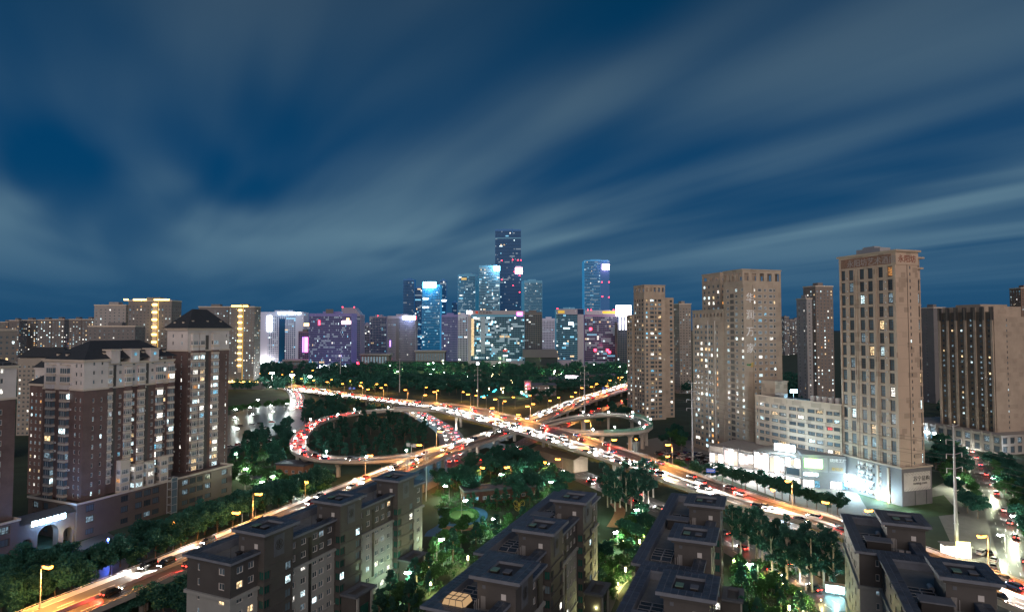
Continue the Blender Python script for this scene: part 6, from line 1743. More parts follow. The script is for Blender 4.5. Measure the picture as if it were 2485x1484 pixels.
scatter(pxs((760, 925), (1000, 945), (1230, 985), (1330, 965), (1420, 945), (1300, 930), (1000, 922)), 60, 9.0, 'broad', (1.0, 1.4), 'wood_tree', 'dark tree in the wood behind the flyover lamps', 'wood behind the flyover lamps')
scatter(pxs((1300, 985), (1420, 948), (1530, 918), (1530, 905), (1400, 925), (1280, 970)), 26, 7.0, 'broad', (.9, 1.2), 'verge_tree', 'dark tree on the verge above the right end of the expressway', 'trees above the expressway at right')

# the far wood in front of the skyline: one mass of crowns
def far_wood():
    vs = []
    def grp(u0, u1, d0, d1, n):
        for _ in range(n):
            d = rnd.uniform(d0, d1); u = rnd.uniform(u0, u1); x = (u - CX) / FPX * d
            h = rnd.uniform(9, 15)
            if not clear(x, d): continue
            pts = crown_pts('broad', h) * (1, 1, 1.25) + (x, d, -h * .12)
            vs.append(leaf_cloud(pts, np.full((1, 1), .13 * h), 150, 1.5))
    grp(560, 1540, 700, 860, 480); grp(620, 1540, 860, 1170, 620); grp(1540, 1700, 620, 900, 60); grp(1890, 1960, 500, 900, 50); grp(2280, 2345, 450, 800, 60); grp(-60, 240, 480, 800, 120)
    o = link('distant_wood', quads_mesh('distant_wood', np.concatenate(vs), LEAF_D)); tag(o, 'dark mass of tree crowns before the skyline', 'wood', kind='stuff')
far_wood()
# clipped hedges round the oval bed
hedge = []
for k in range(40):
    a = k / 40 * 6.28; u, v = C2(620 + 145 * math.cos(a), 535 + 70 * math.sin(a)); hedge.append((*W(u, v, 0), .7))
o = link('oval_hedge', quads_mesh('oval_hedge', leaf_cloud(np.array(hedge), np.full((1, 1), 1.0), 3500, .3), LEAF_M)); tag(o, 'clipped yellow green hedge round the oval bed by the blue path', 'hedge')
sheet('lawn', [W(*C2(620 + 140 * math.cos(a), 535 + 66 * math.sin(a)), 0) for a in np.linspace(0, 6.28, 24, False)], .028, GRASS)
park_cover = []
for poly, n in ((pxs((1050, 1180), (1250, 1110), (1400, 1200), (1400, 1245), (1060, 1235)), 170), (pxs((1010, 1420), (1060, 1300), (1330, 1250), (1200, 1330), (1080, 1420), (960, 1500)), 150), (pxs((560, 1120), (700, 1060), (712, 1120), (640, 1160)), 90),
               (pxs((1440, 1400), (1500, 1290), (1590, 1290), (1540, 1380), (1470, 1484)), 90), (pxs((2265, 1080), (2360, 1160), (2400, 1300), (2300, 1200)), 110), (pxs((1770, 1380), (1810, 1330), (1990, 1484), (1790, 1540)), 110)):
    xs, ys = [p[0] for p in poly], [p[1] for p in poly]
    for _ in range(n * 3):
        p = (rnd.uniform(min(xs), max(xs)), rnd.uniform(min(ys), max(ys)))
        if inside(p, poly) and clear(*p): park_cover.append((*p, rnd.uniform(.3, 1.1)))
park_cover = np.array(park_cover)
o = link('ground_cover', quads_mesh('ground_cover', leaf_cloud(park_cover, np.full((1, 1), 1.5), len(park_cover) * 50, .36), LEAF_M)); tag(o, 'low dark shrubs covering the ground below the park trees', 'shrubs', kind='stuff')
shr = []
for lst, n in (((C3(1600, 1230), C3(1750, 1180), C3(1950, 1300), C3(2050, 1420)), 60), ((C3(100, 1050), C3(250, 1120), C3(60, 1300)), 40), ((C2(2080, 1080), C2(2241, 1120)), 24), ((C3(1600, 1000), C3(1950, 1120)), 40)):
    c = resample(np.array([(*W(*p, 0), .6) for p in lst]), n)
    for p in c: shr.append(p + (rnd.uniform(-2, 2), rnd.uniform(-2, 2), 0))
o = link('garden_shrubs', quads_mesh('garden_shrubs', leaf_cloud(np.array(shr), np.full((1, 1), 1.3), 9000, .3), LEAF_M)); tag(o, 'low garden shrubs along the paths between the blocks', 'shrubs', kind='stuff')
# ------------------------------------------------------------------ street lamps, cars, pylons and small things
SODIUM = (1.0, 0.40, 0.085)
HEAD_O = emit_mat('sodium_lamp', (1.0, 0.34, 0.045), 13.0)
HEAD_W = emit_mat('white_lamp', (0.90, 1.0, 0.95), 160.0)
POLEM = mat('lamp_pole', (0.35, 0.33, 0.31), 0.5, 0.3)
def pole_mesh(h):
    mb = MB(); mb.tube((0, 0, 0), (0, 0, h), .13, .07, 8); mb.box(-.25, .25, -.25, .25, 0, .3); return mb.mesh('pole', POLEM)
def arm_mesh(l):
    mb = MB(); mb.tube((0, 0, 0), (l * .5, 0, .45), .06, .05, 6); mb.tube((l * .5, 0, .45), (l, 0, .5), .05, .05, 6); return mb.mesh('arm', POLEM)
def head_mesh(m):
    mb = MB(); mb.hull([(-.75, -.3, -.4), (.75, -.3, -.4), (.75, .3, -.4), (-.75, .3, -.4)], [(-.85, -.4, 0), (.85, -.4, 0), (.85, .4, 0), (-.85, .4, 0)], 0)
    mb.box(-.6, .6, -.25, .25, 0, .12, 1); return mb.mesh('lamp_head', [m, POLEM])
POLES = {h: pole_mesh(h) for h in (6, 10)}
ARM = arm_mesh(1.9); HEADO, HEADW = head_mesh(HEAD_O), head_mesh(HEAD_W)
def street_lamp(x, y, z, ang, label, group, h=10, white=False, watt=9000, col=None, light=True):
    o = thing('street_lamp', label, 'street lamp', (x, y, z), ang, group)
    link('pole', POLES[h], o); link('arm', ARM, o, (0, 0, h - .4)); link('lamp_head', HEADW if white else HEADO, o, (2.3, 0, h + .1), 0, 1.0 if white else 1.35)
    if light: lamp(o, (2.3, 0, h - .5), col or ((.85, 1.0, .9) if white else SODIUM), watt, .3, **(dict(kind='SPOT', size=R(164), blend=.45) if not white else {}))
    return o
def lamps_on(edge, idx, sgn, z, label, group, **kw):
    for n_, i in enumerate(idx):
        i = min(i, len(edge) - 2); t = edge[i+1] - edge[i]
        a = math.atan2(t[1], t[0]) + sgn * math.pi / 2
        p = edge[i]; street_lamp(p[0], p[1], p[2] if z is None else z, a, '%s, %s from below' % (label, nth(n_)), group, **kw)
AFr, ANr = aF[::-1], aN[::-1]
lamps_on(offset(AFr, -.5), (4, 11, 18, 25, 32), 1, None, 'orange street lamp on the flyover far parapet right of the crossing', 'flyover lamps at right', watt=52000)
lamps_on(offset(AFr, -.5), (37, 42, 47, 52, 57, 62, 67, 72, 77, 82, 86), 1, None, 'orange street lamp on the flyover far parapet left of the crossing', 'flyover lamps at left', watt=60000)
lamps_on(offset(ANr, .5), (8, 22, 36, 50, 64), -1, None, 'street lamp on the near parapet of the flyover', 'flyover lamps on the near side', watt=7000)
lamps_on(offset(bF, .6), (3, 10, 17, 24, 31, 38), -1, None, 'orange street lamp on the expressway far parapet at left', 'expressway lamps at left', watt=64000)
lamps_on(offset(bF, .6), (52, 57, 62, 67, 72, 77), -1, None, 'orange street lamp on the expressway far parapet at right', 'expressway lamps at right', watt=60000)
lamps_on(offset(bN, -.6), (8, 20, 32, 44, 55, 65, 75), 1, None, 'street lamp on the near parapet of the expressway', 'expressway lamps on the near side', watt=46000)
for u, v, wt in ((1322, 1170, 6000), (1240, 1185, 4000), (1615, 1158, 9000), (1365, 1165, 3500), (1880, 1255, 8000), (2020, 1290, 8000), (1545, 1110, 5000)):
    x, y = W(u, v, 0); street_lamp(x, y, 0, rnd.random() * 6.28, 'orange street lamp among the trees on the ground near the flyover', 'ground lamps near the flyover', watt=wt)
for u, v in ((420, 1335), (620, 1262), (740, 1225), (1165, 1185)):
    x, y = W(u, v, 0); street_lamp(x, y, 0, R(-60), 'orange street lamp half hidden in the avenue trees', 'lamps in the avenue', watt=6000)
for u, v in ((1000, 1000), (1090, 1010), (1120, 975), (1180, 990), (880, 948), (940, 955), (1060, 970), (1290, 985), (1360, 990), (1440, 960), (1500, 935), (800, 940), (850, 944), (910, 952), (1030, 962), (1150, 985), (1220, 1000), (1250, 990), (1330, 1000), (1400, 975)):
    x, y = W(u, v, 0); street_lamp(x, y, 0, rnd.random() * 6.28, 'orange street lamp on the ground behind the flyover', 'ground lamps behind the flyover', watt=14000)
for u, v in ((560, 920), (600, 921), (625, 923), (650, 922), (680, 926), (705, 918), (755, 914)):
    x, y = W(u, v, 0); street_lamp(x, y, 0, 0, 'small orange street lamp below the white slab tower', 'far street lamps below the white slab', watt=6000)
for u, v, wt in ((585, 1170, 2600), (650, 1190, 2600), (720, 1212, 2600), (790, 1240, 2200), (625, 1205, 2000)):
    x, y = W(u, v, 0); street_lamp(x, y, 0, R(60), 'lamp lighting the bright green tree row', 'lamps along the bright green row', h=6, white=True, watt=wt, col=(.95, 1.0, .45))
for u, v, wt in ((2320, 1060, 5000), (2350, 1110, 5000), (2290, 1090, 2000), (2420, 1190, 6000), (2470, 1290, 5000), (2330, 1190, 4500), (2300, 1035, 2500), (2440, 1340, 6000)):
    x, y = W(u, v, 0); street_lamp(x, y, 0, R(200), 'white street lamp among the trees of the right edge street', 'lamps of the right edge street', h=6, white=True, watt=wt, col=(.9, 1.0, .6))
for u, v in ((565, 1010), (600, 1005), (650, 1000), (690, 995), (620, 985)):
    x, y = W(u, v, 0); street_lamp(x, y, 0, 0, 'white lamp before the golden tower forecourt', 'lamps of the forecourt', h=6, white=True, watt=1800)
for k, (u, v) in enumerate(((1090, 1215), (1150, 1200), (1210, 1180), (1270, 1170), (1330, 1205), (1120, 1255), (1215, 1300), (1060, 1360), (1010, 1440), (1500, 1330), (1560, 1275), (1840, 1420), (1410, 1260), (575, 1125), (650, 1110))):  # lamps added to brighten the trees with greenish light
    x, y = W(u, v, 0); street_lamp(x, y, 0, rnd.random() * 6.28, 'small added fill lamp among the trees, %s of the scattered ones from the far end' % nth(k), 'added fill lamps around the blocks', h=6, white=True, watt=3200, col=(.62, 1.0, .45))
# park lamps in the far wood
for i in range(26):
    u, v = rnd.uniform(880, 1520), rnd.uniform(884, 925); x, y = W(u, v, 0)
    street_lamp(x, y, 0, 0, 'small park lamp glowing between the trees before the skyline', 'park lamps before the skyline', h=10 if i % 2 else 6, white=True, watt=26000, col=(.72, 1.0, .35))
# high floodlight masts at the far left junction
for u, v, h_ in ((660, 942, 18), (708, 955, 20), (752, 938, 12)):
    x, y = W(u, v, 0); o = thing('floodlight_mast', 'tall mast with blinding white floodlights at the far left junction', 'floodlight', (x, y, 0), 0, 'floodlight masts at the far left junction')
    MB().tube((0, 0, 0), (0, 0, h_), .3, .18, 8).build('mast', STEEL, o)
    for k in (-1.6, 0, 1.6): MB().box(k - .7, k + .7, -.5, .3, h_, h_ + 1.4).build('floodlight', emit_mat('flood_lamp', (1, .98, .88), 80), o)
    lamp(o, (0, -2.5, h_ - 1), (1, .95, .82), 20000, .8)
# parapet lights on the loop ramps
PLM = MB(); PLM.box(-.16, .16, -.16, .16, 0, 1.6, 1); PLM.box(-.32, .32, -.32, .32, 1.6, 2.2, 0); PLME = PLM.mesh('parapet_light', [HEAD_W, STEEL])
for cl, ids, lab, grp in ((CL, range(12, 84, 7), 'white lamp on the parapet of the left loop ramp', 'parapet lamps of the left loop'), (CR_, range(14, 66, 6), 'white lamp on the parapet of the right loop ramp', 'parapet lamps of the right loop')):
    for k, i in enumerate(ids):
        e = offset(cl, 4.15 if k % 2 else -4.15); p = e[i]
        o = link('parapet_light', PLME, None, (p[0], p[1], p[2] + .95)); tag(o, lab, 'street lamp', grp)
        c = cl[i]; lamp(o, ((c[0] - p[0]) * .3, (c[1] - p[1]) * .3, 2.6), (.82, 1.0, .92), 5000 if (cl is CL and k in (7, 8)) else 700, .2)

# ------------------------------------------------------------------ cars
CARP = {k: mat('car_paint_' + k, c, .3, .25, spec=.6) for k, c in (('white', (.62, .62, .62)), ('black', (.02, .02, .022)), ('silver', (.35, .36, .38)), ('grey', (.12, .125, .13)), ('red', (.3, .02, .02)), ('blue', (.03, .07, .2)))}
CGLASS = mat('car_glass', (.015, .02, .025), .08, spec=.8)
TYRE = mat('tyre', (.018, .018, .018), .8); RIM = mat('wheel_rim', (.4, .4, .42), .35, .6)
HLON = emit_mat('headlight_on', (1.0, .95, .86), 60.0); TLON = emit_mat('taillight_on', (1.0, .03, .02), 22.0)
HLOFF = mat('headlight_off', (.6, .62, .65), .15); TLOFF = mat('taillight_off', (.25, .01, .01), .25)
def loft(mb, st, mi=0):
    """st: (x, half width, z low, z high, top inset); rounded-edge body along x."""
    secs = []
    for x, w, zl, zh, ti in st:
        zm = zl + (zh - zl) * .62
        secs.append([(x, -w*.94, zl), (x, -w, zl + (zh-zl)*.25), (x, -w*.985, zm), (x, -w + ti, zh), (x, w - ti, zh), (x, w*.985, zm), (x, w, zl + (zh-zl)*.25), (x, w*.94, zl)])
    k = len(mb.v); n = 8
    for s_ in secs: mb.v += s_
    for i in range(len(secs) - 1):
        for j in range(n):
            a, b_ = k + i*n + j, k + i*n + (j+1) % n
            mb.f.append((a, a + n, b_ + n, b_)); mb.m.append(mi)
    mb.f.append(tuple(k + j for j in range(n))); mb.m.append(mi)
    mb.f.append(tuple(k + (len(secs)-1)*n + j for j in reversed(range(n)))); mb.m.append(mi)
SHAPES = {
    'sedan': ([(-2.28,.74,.42,.86,.12),(-2.15,.86,.24,.98,.12),(-1.3,.9,.2,1.0,.1),(.9,.9,.2,.98,.1),(1.9,.87,.22,.86,.14),(2.25,.74,.32,.70,.16)], (-1.75,1.15,-1.05,.35,.98,1.45,.82,.62)),
    'hatchback': ([(-2.0,.76,.42,1.0,.1),(-1.9,.86,.24,1.05,.1),(-1.2,.89,.2,1.05,.1),(.9,.89,.2,1.02,.1),(1.7,.86,.22,.92,.14),(2.0,.74,.32,.74,.16)], (-1.9,1.2,-1.6,.35,1.03,1.56,.83,.66)),
    'utility_car': ([(-2.3,.8,.45,1.1,.1),(-2.2,.92,.3,1.15,.1),(-1.3,.95,.26,1.15,.1),(1.0,.95,.26,1.12,.1),(1.95,.92,.28,1.0,.12),(2.3,.8,.38,.85,.15)], (-2.15,1.25,-1.9,.55,1.12,1.72,.88,.72)),
    'minivan': ([(-2.3,.82,.4,1.1,.08),(-2.25,.9,.28,1.15,.08),(-1.2,.92,.24,1.15,.08),(1.2,.92,.24,1.12,.08),(2.0,.9,.26,1.02,.12),(2.3,.8,.36,.8,.15)], (-2.25,1.85,-2.1,1.0,1.12,1.9,.87,.78)),
}
BODY, GLASS_ = {}, {}
for s_, (st, cab) in SHAPES.items():
    x0, x1, t0, t1, z0, z1, w0, w1 = cab
    g = MB(); g.hull([(x0,-w0,z0-.03),(x1,-w0,z0-.03),(x1,w0,z0-.03),(x0,w0,z0-.03)], [(t0,-w1,z1),(t1,-w1,z1),(t1,w1,z1),(t0,w1,z1)]); GLASS_[s_] = g.mesh('cabin_glass', CGLASS)
    for c_n, pm_ in CARP.items():
        b_ = MB(); loft(b_, st)
        b_.hull([(t0-.06,-w1-.02,z1-.05),(t1+.08,-w1-.02,z1-.05),(t1+.08,w1+.02,z1-.05),(t0-.06,w1+.02,z1-.05)], [(t0+.08,-w1+.06,z1+.05),(t1-.08,-w1+.06,z1+.05),(t1-.08,w1-.06,z1+.05),(t0+.08,w1-.06,z1+.05)])
        mx = (t0 + t1) / 2; 
        for sx in (-1, 1):
            b_.bar((mx, sx*(w0+w1)/2*1.04, z1), (mx-.02, sx*w0*1.0, z0), .07, .07)
        BODY[s_, c_n] = b_.mesh(s_, pm_)
wm = MB(); wm.tube((0, -.11, 0), (0, .11, 0), .33, .33, 12, 0); wm.tube((0, -.125, 0), (0, .125, 0), .2, .2, 8, 1); WHEEL = wm.mesh('wheel', [TYRE, RIM])
LB = MB().box(-.1, .06, -.2, .2, -.09, .09); HL1, HL0 = LB.mesh('headlight', HLON), LB.mesh('headlight', HLOFF)
TL1, TL0 = LB.mesh('taillight', TLON), LB.mesh('taillight', TLOFF)
CARN = {'sedan': 'sedan_car', 'hatchback': 'hatchback_car', 'utility_car': 'utility_car', 'minivan': 'minivan'}
def car(x, y, z, ang, label, group=None, shape=None, colour=None, on=0, wheels=True, light=0.0):
    """on: 0 parked, 1 lights on."""
    s_ = shape or rnd.choice(['sedan', 'sedan', 'hatchback', 'utility_car', 'minivan']); c_n = colour or rnd.choice(['white', 'white', 'black', 'silver', 'grey', 'grey', 'black', 'red', 'blue'])
    o = link(CARN[s_], BODY[s_, c_n], None, (x, y, z + .12), ang); tag(o, label, 'car', group)
    link('cabin_glass', GLASS_[s_], o)
    xf, xr = SHAPES[s_][0][-1][0], SHAPES[s_][0][0][0]; zf = SHAPES[s_][0][-1][3] - .08; zr = SHAPES[s_][0][0][3] - .1
    for sy in (-.55, .55):
        link('headlight', HL1 if on else HL0, o, (xf - .02, sy, zf)); link('taillight', TL1 if on else TL0, o, (xr + .02, sy * 1.05, zr))
    if wheels:
        for wx in (xr + .85, xf - .85):
            for sy in (-.78, .78): link('wheel', WHEEL, o, (wx, sy, .21))
    if light > 0:
        lamp(o, (xf + .35, 0, .95), (1.0, .94, .84), light, .25, 'headlight_beam', 'SPOT', (0, R(-70), 0), R(115), 1.0)
    elif light < 0:
        lamp(o, (xr - .5, 0, 1.05), (1.0, .05, .03), -light, .25, 'taillight_glow', 'SPOT', (0, R(35), 0), R(130), 1.0)
    return o
def traffic(L, Rr, fr, i0, i1, gap, direction, label, group, light, rng, white=True):
    ln = L + (Rr - L) * fr
    d = np.r_[0, np.cumsum(np.linalg.norm(np.diff(ln, axis=0), axis=1))]
    s = d[i0] + rng.uniform(0, gap); k_ = 0
    while s < d[i1]:
        p = np.array([np.interp(s, d, ln[:, k]) for k in range(3)]); q = np.array([np.interp(s + 2, d, ln[:, k]) for k in range(3)])
        t = (q - p) * direction; a = math.atan2(t[1], t[0])
        dep = p[1]
        car(p[0], p[1], p[2] + .004, a, '%s, %s from below' % (label, nth(k_)), group, on=1, wheels=dep < 330, light=light if (light > 0 or k_ % 2 == 0) else 0); k_ += 1
        s += gap * rng.uniform(.7, 1.5)
tr_ = random.Random(91)
for ln_, fr in (('outermost', .10), ('middle', .24), ('innermost', .39)): traffic(ANr, AFr, fr, 3, 88, 21, -1, 'oncoming white lit car on the flyover, %s lane' % ln_, 'oncoming cars on the flyover', 30000, tr_)
for ln_, fr in (('innermost', .55), ('middle', .71), ('outermost', .88)): traffic(ANr, AFr, fr, 3, 86, 34, 1, 'red lit departing car on the flyover, %s far lane' % ln_, 'departing cars on the flyover', -9000, tr_)
for ln_, fr in (('outer', .14), ('inner', .37)): traffic(bF, bN, fr, 4, 84, 24, -1, 'oncoming white lit car on the lower expressway, %s lane' % ln_, 'oncoming cars on the expressway', 15000, tr_)
for ln_, fr in (('inner', .62), ('outer', .86)): traffic(bF, bN, fr, 4, 84, 46, 1, 'red lit departing car on the lower expressway, %s lane' % ln_, 'departing cars on the expressway', -6000, tr_)
traffic(offset(CL, -4), offset(CL, 4), .35, 18, 74, 14, -1, 'red lit car on the inner lane of the left loop', 'cars on the left loop ramp', -16000, tr_)
traffic(offset(CL, -4), offset(CL, 4), .70, 18, 74, 17, -1, 'red lit car on the outer lane of the left loop', 'cars on the left loop ramp', -16000, tr_)
traffic(offset(CR_, -4), offset(CR_, 4), .5, 10, 60, 28, -1, 'car on the right loop ramp', 'cars on the right loop ramp', 3000, tr_)
for f_, dr, lg in ((-.30, -1, 11000), (-.05, -1, 11000), (.25, 1, -700)):
    c_ = road_x; traffic(offset(c_, f_*15 - .1), offset(c_, f_*15 + .1), .5, 6, 52, 13, dr, 'car on the %s of the bending road beneath the flyover' % {-.30: 'left lane', -.05: 'middle lane', .25: 'right lane'}[f_], 'cars on the bending ground road', lg, tr_)
for f_, dr, lg in ((-.28, -1, 7000), (.0, -1, 7000), (.28, 1, -700)):
    c_ = road_n; traffic(offset(c_, f_*14 - .1), offset(c_, f_*14 + .1), .5, 4, 58, 22, dr, 'car on the %s of the street below the flyover near side' % {-.28: 'left lane', .0: 'middle lane', .28: 'right lane'}[f_], 'cars on the near ground street', lg, tr_)
for f_, dr, lg in ((-.25, -1, 14000), (.0, -1, 14000), (.25, 1, -700)):
    c_ = road_far; traffic(offset(c_, f_*14 - .1), offset(c_, f_*14 + .1), .5, 4, 52, 17, dr, 'car on the %s of the glaring far left junction' % {-.25: 'left lane', .0: 'middle lane', .25: 'right lane'}[f_], 'cars at the far left junction', lg, tr_)
c_ = service_near; traffic(offset(c_, 1.9), offset(c_, 2.1), .5, 6, 44, 26, 1, 'red lit car on the service road below the expressway', 'cars on the near service road', -700, tr_)
c_ = road_r; traffic(offset(c_, -2.1), offset(c_, -1.9), .5, 10, 56, 20, -1, 'car with headlights on the street at the right edge', 'cars on the right edge street', 9000, tr_)
c_ = road_b; traffic(offset(c_, -2.1), offset(c_, -1.9), .5, 10, 56, 20, 1, 'car on the ground street beside the expressway at right', 'cars on the ground street at right', -1500, tr_)
# parked
for i, (x, y) in enumerate([(x, y) for y in range(9) for x in range(6)]):
    u0 = W(1560, 1100, 0); ax, ay = (.80, -.60), (.60, .80)
    if rnd.random() < .12: continue
    px_, py_ = 62 + x * 0 , 0
    cx_, cy_ = 84 + y * 3.0 * .62 + (x % 3) * 7.2 * .78 + (11 if x > 2 else 0) * .8 + (x // 3) * 3, 356 - y * 3.0 * .78 + (x % 3) * 7.2 * .62 - (x // 3) * 26
    if clear(cx_, cy_, (9, 8, 7)): car(cx_, cy_, .03, R(38) + (math.pi if rnd.random() < .5 else 0), 'car parked in rows in the car park below the tan towers', 'parked cars in the right car park')
for r_ in range(4):
    for k in range(12):
        if rnd.random() < .2: continue
        x, y = W(560, 1085, 0); cx_, cy_ = x + k * 2.7 + r_ * 1.5, y - 2 + r_ * 8.5 + (5.2 if r_ % 2 else 0) * 0
        car(cx_, cy_, .02, R(82) + rnd.uniform(-.05, .05), 'car parked in tight rows right of the brick tower', 'parked cars behind the brick tower', wheels=False)
for u, v in ((585, 1035), (612, 1033), (632, 1030), (660, 1025), (700, 1022), (690, 1038), (640, 1040)):
    x, y = W(u, v, 0); car(x, y, .02, R(rnd.uniform(-20, 20)), 'car standing on the open wet car park at left', 'cars on the open wet car park', wheels=False)
sf = offset(off_bF, -6.6)
def near_idx(y): return int(np.argmin(np.abs(sf[:, 1] - y)))
for v_, shp, col, lab in ((1478, 'sedan', 'black', 'dark sedan parked nearest on the service road at lower left'), (1448, 'utility_car', 'grey', 'dark utility car parked second on the service road at lower left'), (1366, 'hatchback', 'white', 'white car on the service road beside the avenue trees')):
    u_ = {1478: 105, 1448: 210, 1366: 708}[v_]; 
    y_ = {1478: 158.5, 1448: 167.5, 1366: 196}[v_]; i = near_idx(y_); t = sf[i+1] - sf[i]; p = sf[i] + t / np.linalg.norm(t) * (y_ - sf[i][1])
    car(p[0], p[1], .01, math.atan2(t[1], t[0]) , lab, None, shp, col, on=1 if col == 'white' else 0)
for k, (u, v, col, lab) in enumerate(((2383, 1345, 'white', 'white car parked behind the lit kiosk at lower right'), (2413, 1362, 'white', 'white car nearest the bright street at lower right'), (2410, 1378, 'silver', 'silver car below the white cars at lower right'), (2400, 1345, 'black', 'black car between the white cars at lower right'))):
    x, y = W(u, v, 0); car(x, y, .012, R(35 + 10 * k), lab, None, 'utility_car' if k == 0 else 'sedan', col)
# small delivery truck on the service road
i = near_idx(177); t = sf[i+1] - sf[i]; p = sf[i] + (t / np.linalg.norm(t)) * (177 - sf[i][1]) * 1.08
tk = thing('delivery_truck', 'small white delivery truck at the end of the parked cars lower left', 'truck', (p[0] - 1.5, p[1], .01), math.atan2(t[1], t[0]) + .25)
MB().box(-2.6, .6, -.9, .9, .6, 2.5).build('cargo_box', CARP['white'], tk)
cb_ = MB(); cb_.hull([(.7, -.85, .45), (2.3, -.85, .45), (2.3, .85, .45), (.7, .85, .45)], [(.7, -.8, 2.0), (1.75, -.8, 2.0), (1.75, .8, 2.0), (.7, .8, 2.0)]); co_ = cb_.build('cab', CARP['white'], tk)
MB().hull([(1.8, -.74, 1.25), (2.12, -.74, 1.25), (2.12, .74, 1.25), (1.8, .74, 1.25)], [(1.72, -.72, 1.9), (1.88, -.72, 1.9), (1.88, .72, 1.9), (1.72, .72, 1.9)]).build('windscreen', CGLASS, co_)
for wx in (-1.7, 1.6):
    for sy in (-.8, .8): link('wheel', WHEEL, tk, (wx, sy, .34))

# ------------------------------------------------------------------ pylons and wires
def pylon(x, y, h, ang, label, group=None):
    o = thing('power_pylon', label, 'pylon', (x, y, 0), ang, group)
    mb = MB()
    for k in range(4): mb.tube((0, 0, h*k/4), (0, 0, h*(k+1)/4), .62 - .11*k, .62 - .11*(k+1), 10); mb.tube((0, 0, h*(k+1)/4 - .15), (0, 0, h*(k+1)/4 + .1), .7 - .11*k, .7 - .11*k, 10)
    mb.build('mast', STEEL, o)
    for k, z in enumerate((h - .6, h - 5.0, h - 9.5, h - 14)):
        L_ = 2.4 if k == 0 else 3.4
        a = MB(); a.bar((-L_, 0, z + .5), (0, 0, z), .16, .2); a.bar((0, 0, z), (L_, 0, z + .5), .16, .2)
        ao = a.build('cross_arm', STEEL, o)
        if k:
            for s_ in (-1, 1): MB().tube((s_*L_, 0, z + .4), (s_*L_, 0, z - 1.1), .11, .11, 6).build('insulator', WFRAME, ao)
    return o
PY = [(141, 197, 41.7), (97, 332, 43.5), (51.7, 439, 46), (-32, 574, 39), (-129, 706, 38.5), (-236, 845, 36)]
labs = ['tall steel pylon pole rising beside the corner block at right', 'steel pylon pole with six arms left of the stepped tan tower', 'steel pylon pole standing inside the right loop ramp', 'steel pylon pole topped by a white lamp behind the flyover', 'thin steel pylon pole behind the left flyover lamps', 'farthest steel pylon pole below the violet office block']
ang_ = []
for i, (x, y, h_) in enumerate(PY):
    j = min(i + 1, len(PY) - 1); k = max(i - 1, 0)
    a = math.atan2(PY[j][1] - PY[k][1], PY[j][0] - PY[k][0]) - math.pi / 2; ang_.append(a)
    pylon(x, y, h_, a, labs[i])
WIRE = mat('power_wire', (.10, .10, .105), .6)
pp = [(200, 40, 41.7)] + PY; aa = [ang_[0]] + ang_
for i in range(len(pp) - 1):
    for z in (5.6, 10.1, 14.6):
        for s_ in (-1, 1):
            p = Vector((pp[i][0] + s_*3.4*math.cos(aa[i]), pp[i][1] + s_*3.4*math.sin(aa[i]), pp[i][2] - z - .5)); q = Vector((pp[i+1][0] + s_*3.4*math.cos(aa[i+1]), pp[i+1][1] + s_*3.4*math.sin(aa[i+1]), pp[i+1][2] - z - .5))
            mb = MB(); n = 10; prev = p
            for k in range(1, n + 1):
                t = k / n; r_ = p.lerp(q, t) - Vector((0, 0, 4 * 2.6 * t * (1 - t))); mb.tube(prev, r_, .045, .045, 4, 0, False); prev = r_
            tag(mb.build('power_wire', WIRE), 'thin sagging power wire strung between the steel pylon poles', 'wire', 'power wires between the pylons')
x, y = -32, 574
fl_ = thing('mast_lamp', 'white floodlight glowing on top of the pylon behind the flyover', 'floodlight', (x, y, 39.2)); MB().box(-1.1, 1.1, -.5, .5, 0, 1.6).build('lamp_glass', SIGNBW, fl_); MB().box(-1.3, 1.3, .5, .8, -.2, 1.8).build('housing', STEEL, fl_)
# antenna masts by the far end of the left block
for u, v, h_, lab in ((1034, 1215, 21, 'tall antenna mast with panel antennas at the far end of the left block'), (988, 1215, 17, 'shorter antenna mast left of the taller one by the expressway')):
    x, y = W(u, v, 0); o = thing('antenna_mast', lab, 'mast', (x, y, 0))
    MB().tube((0, 0, 0), (0, 0, h_), .25, .14, 8).build('mast', STEEL, o)
    for z in (h_ - 1.5, h_ - 4.0):
        for k in range(3):
            a = k * 2.09; MB().box(-.18, .18, -.1, .1, 0, 1.6).build('panel_antenna', WFRAME, o, (.7*math.cos(a), .7*math.sin(a), z), a)
        ringm = MB()
        for k in range(8):
            a, b_ = k*.785, (k+1)*.785; ringm.bar((.6*math.cos(a), .6*math.sin(a), z + .3), (.6*math.cos(b_), .6*math.sin(b_), z + .3), .08, .08)
        ringm.build('bracket_ring', STEEL, o)

# ------------------------------------------------------------------ road signs
SIGNBL = mat('blue_sign_face', (.02, .09, .38), .4, emit=(.05, .2, .8), es=.35, sample=False)
def road_sign(x, y, z, ang, lab, h=6.5, panels=((-3.2, 2.4), (.8, 2.4)), m=None):
    o = thing('road_sign', lab, 'road sign', (x, y, z), ang); MB().tube((0, 0, 0), (0, 0, h), .16, .12, 8).build('post', STEEL, o)
    b_ = MB(); b_.bar((-3.4, 0, h - .7), (3.4, 0, h - .7), .14, .14); b_.build('beam', STEEL, o)
    for x0, w_ in panels:
        s_ = MB(); s_.box(x0, x0 + w_, -.12, -.07, h - 1.5, h + .4, 0); s_.box(x0 + .25, x0 + w_ - .25, -.13, -.12, h - .3, h - .1, 1); s_.box(x0 + .25, x0 + w_ - .6, -.13, -.12, h - .9, h - .7, 1); s_.build('sign_panel', [m or SIGNBL, PAINT], o)
def on(edge, i): return edge[i]
p = aF[24]; road_sign(p[0], p[1], p[2], R(20), 'blue direction signs above the far parapet of the flyover left of the crossing')
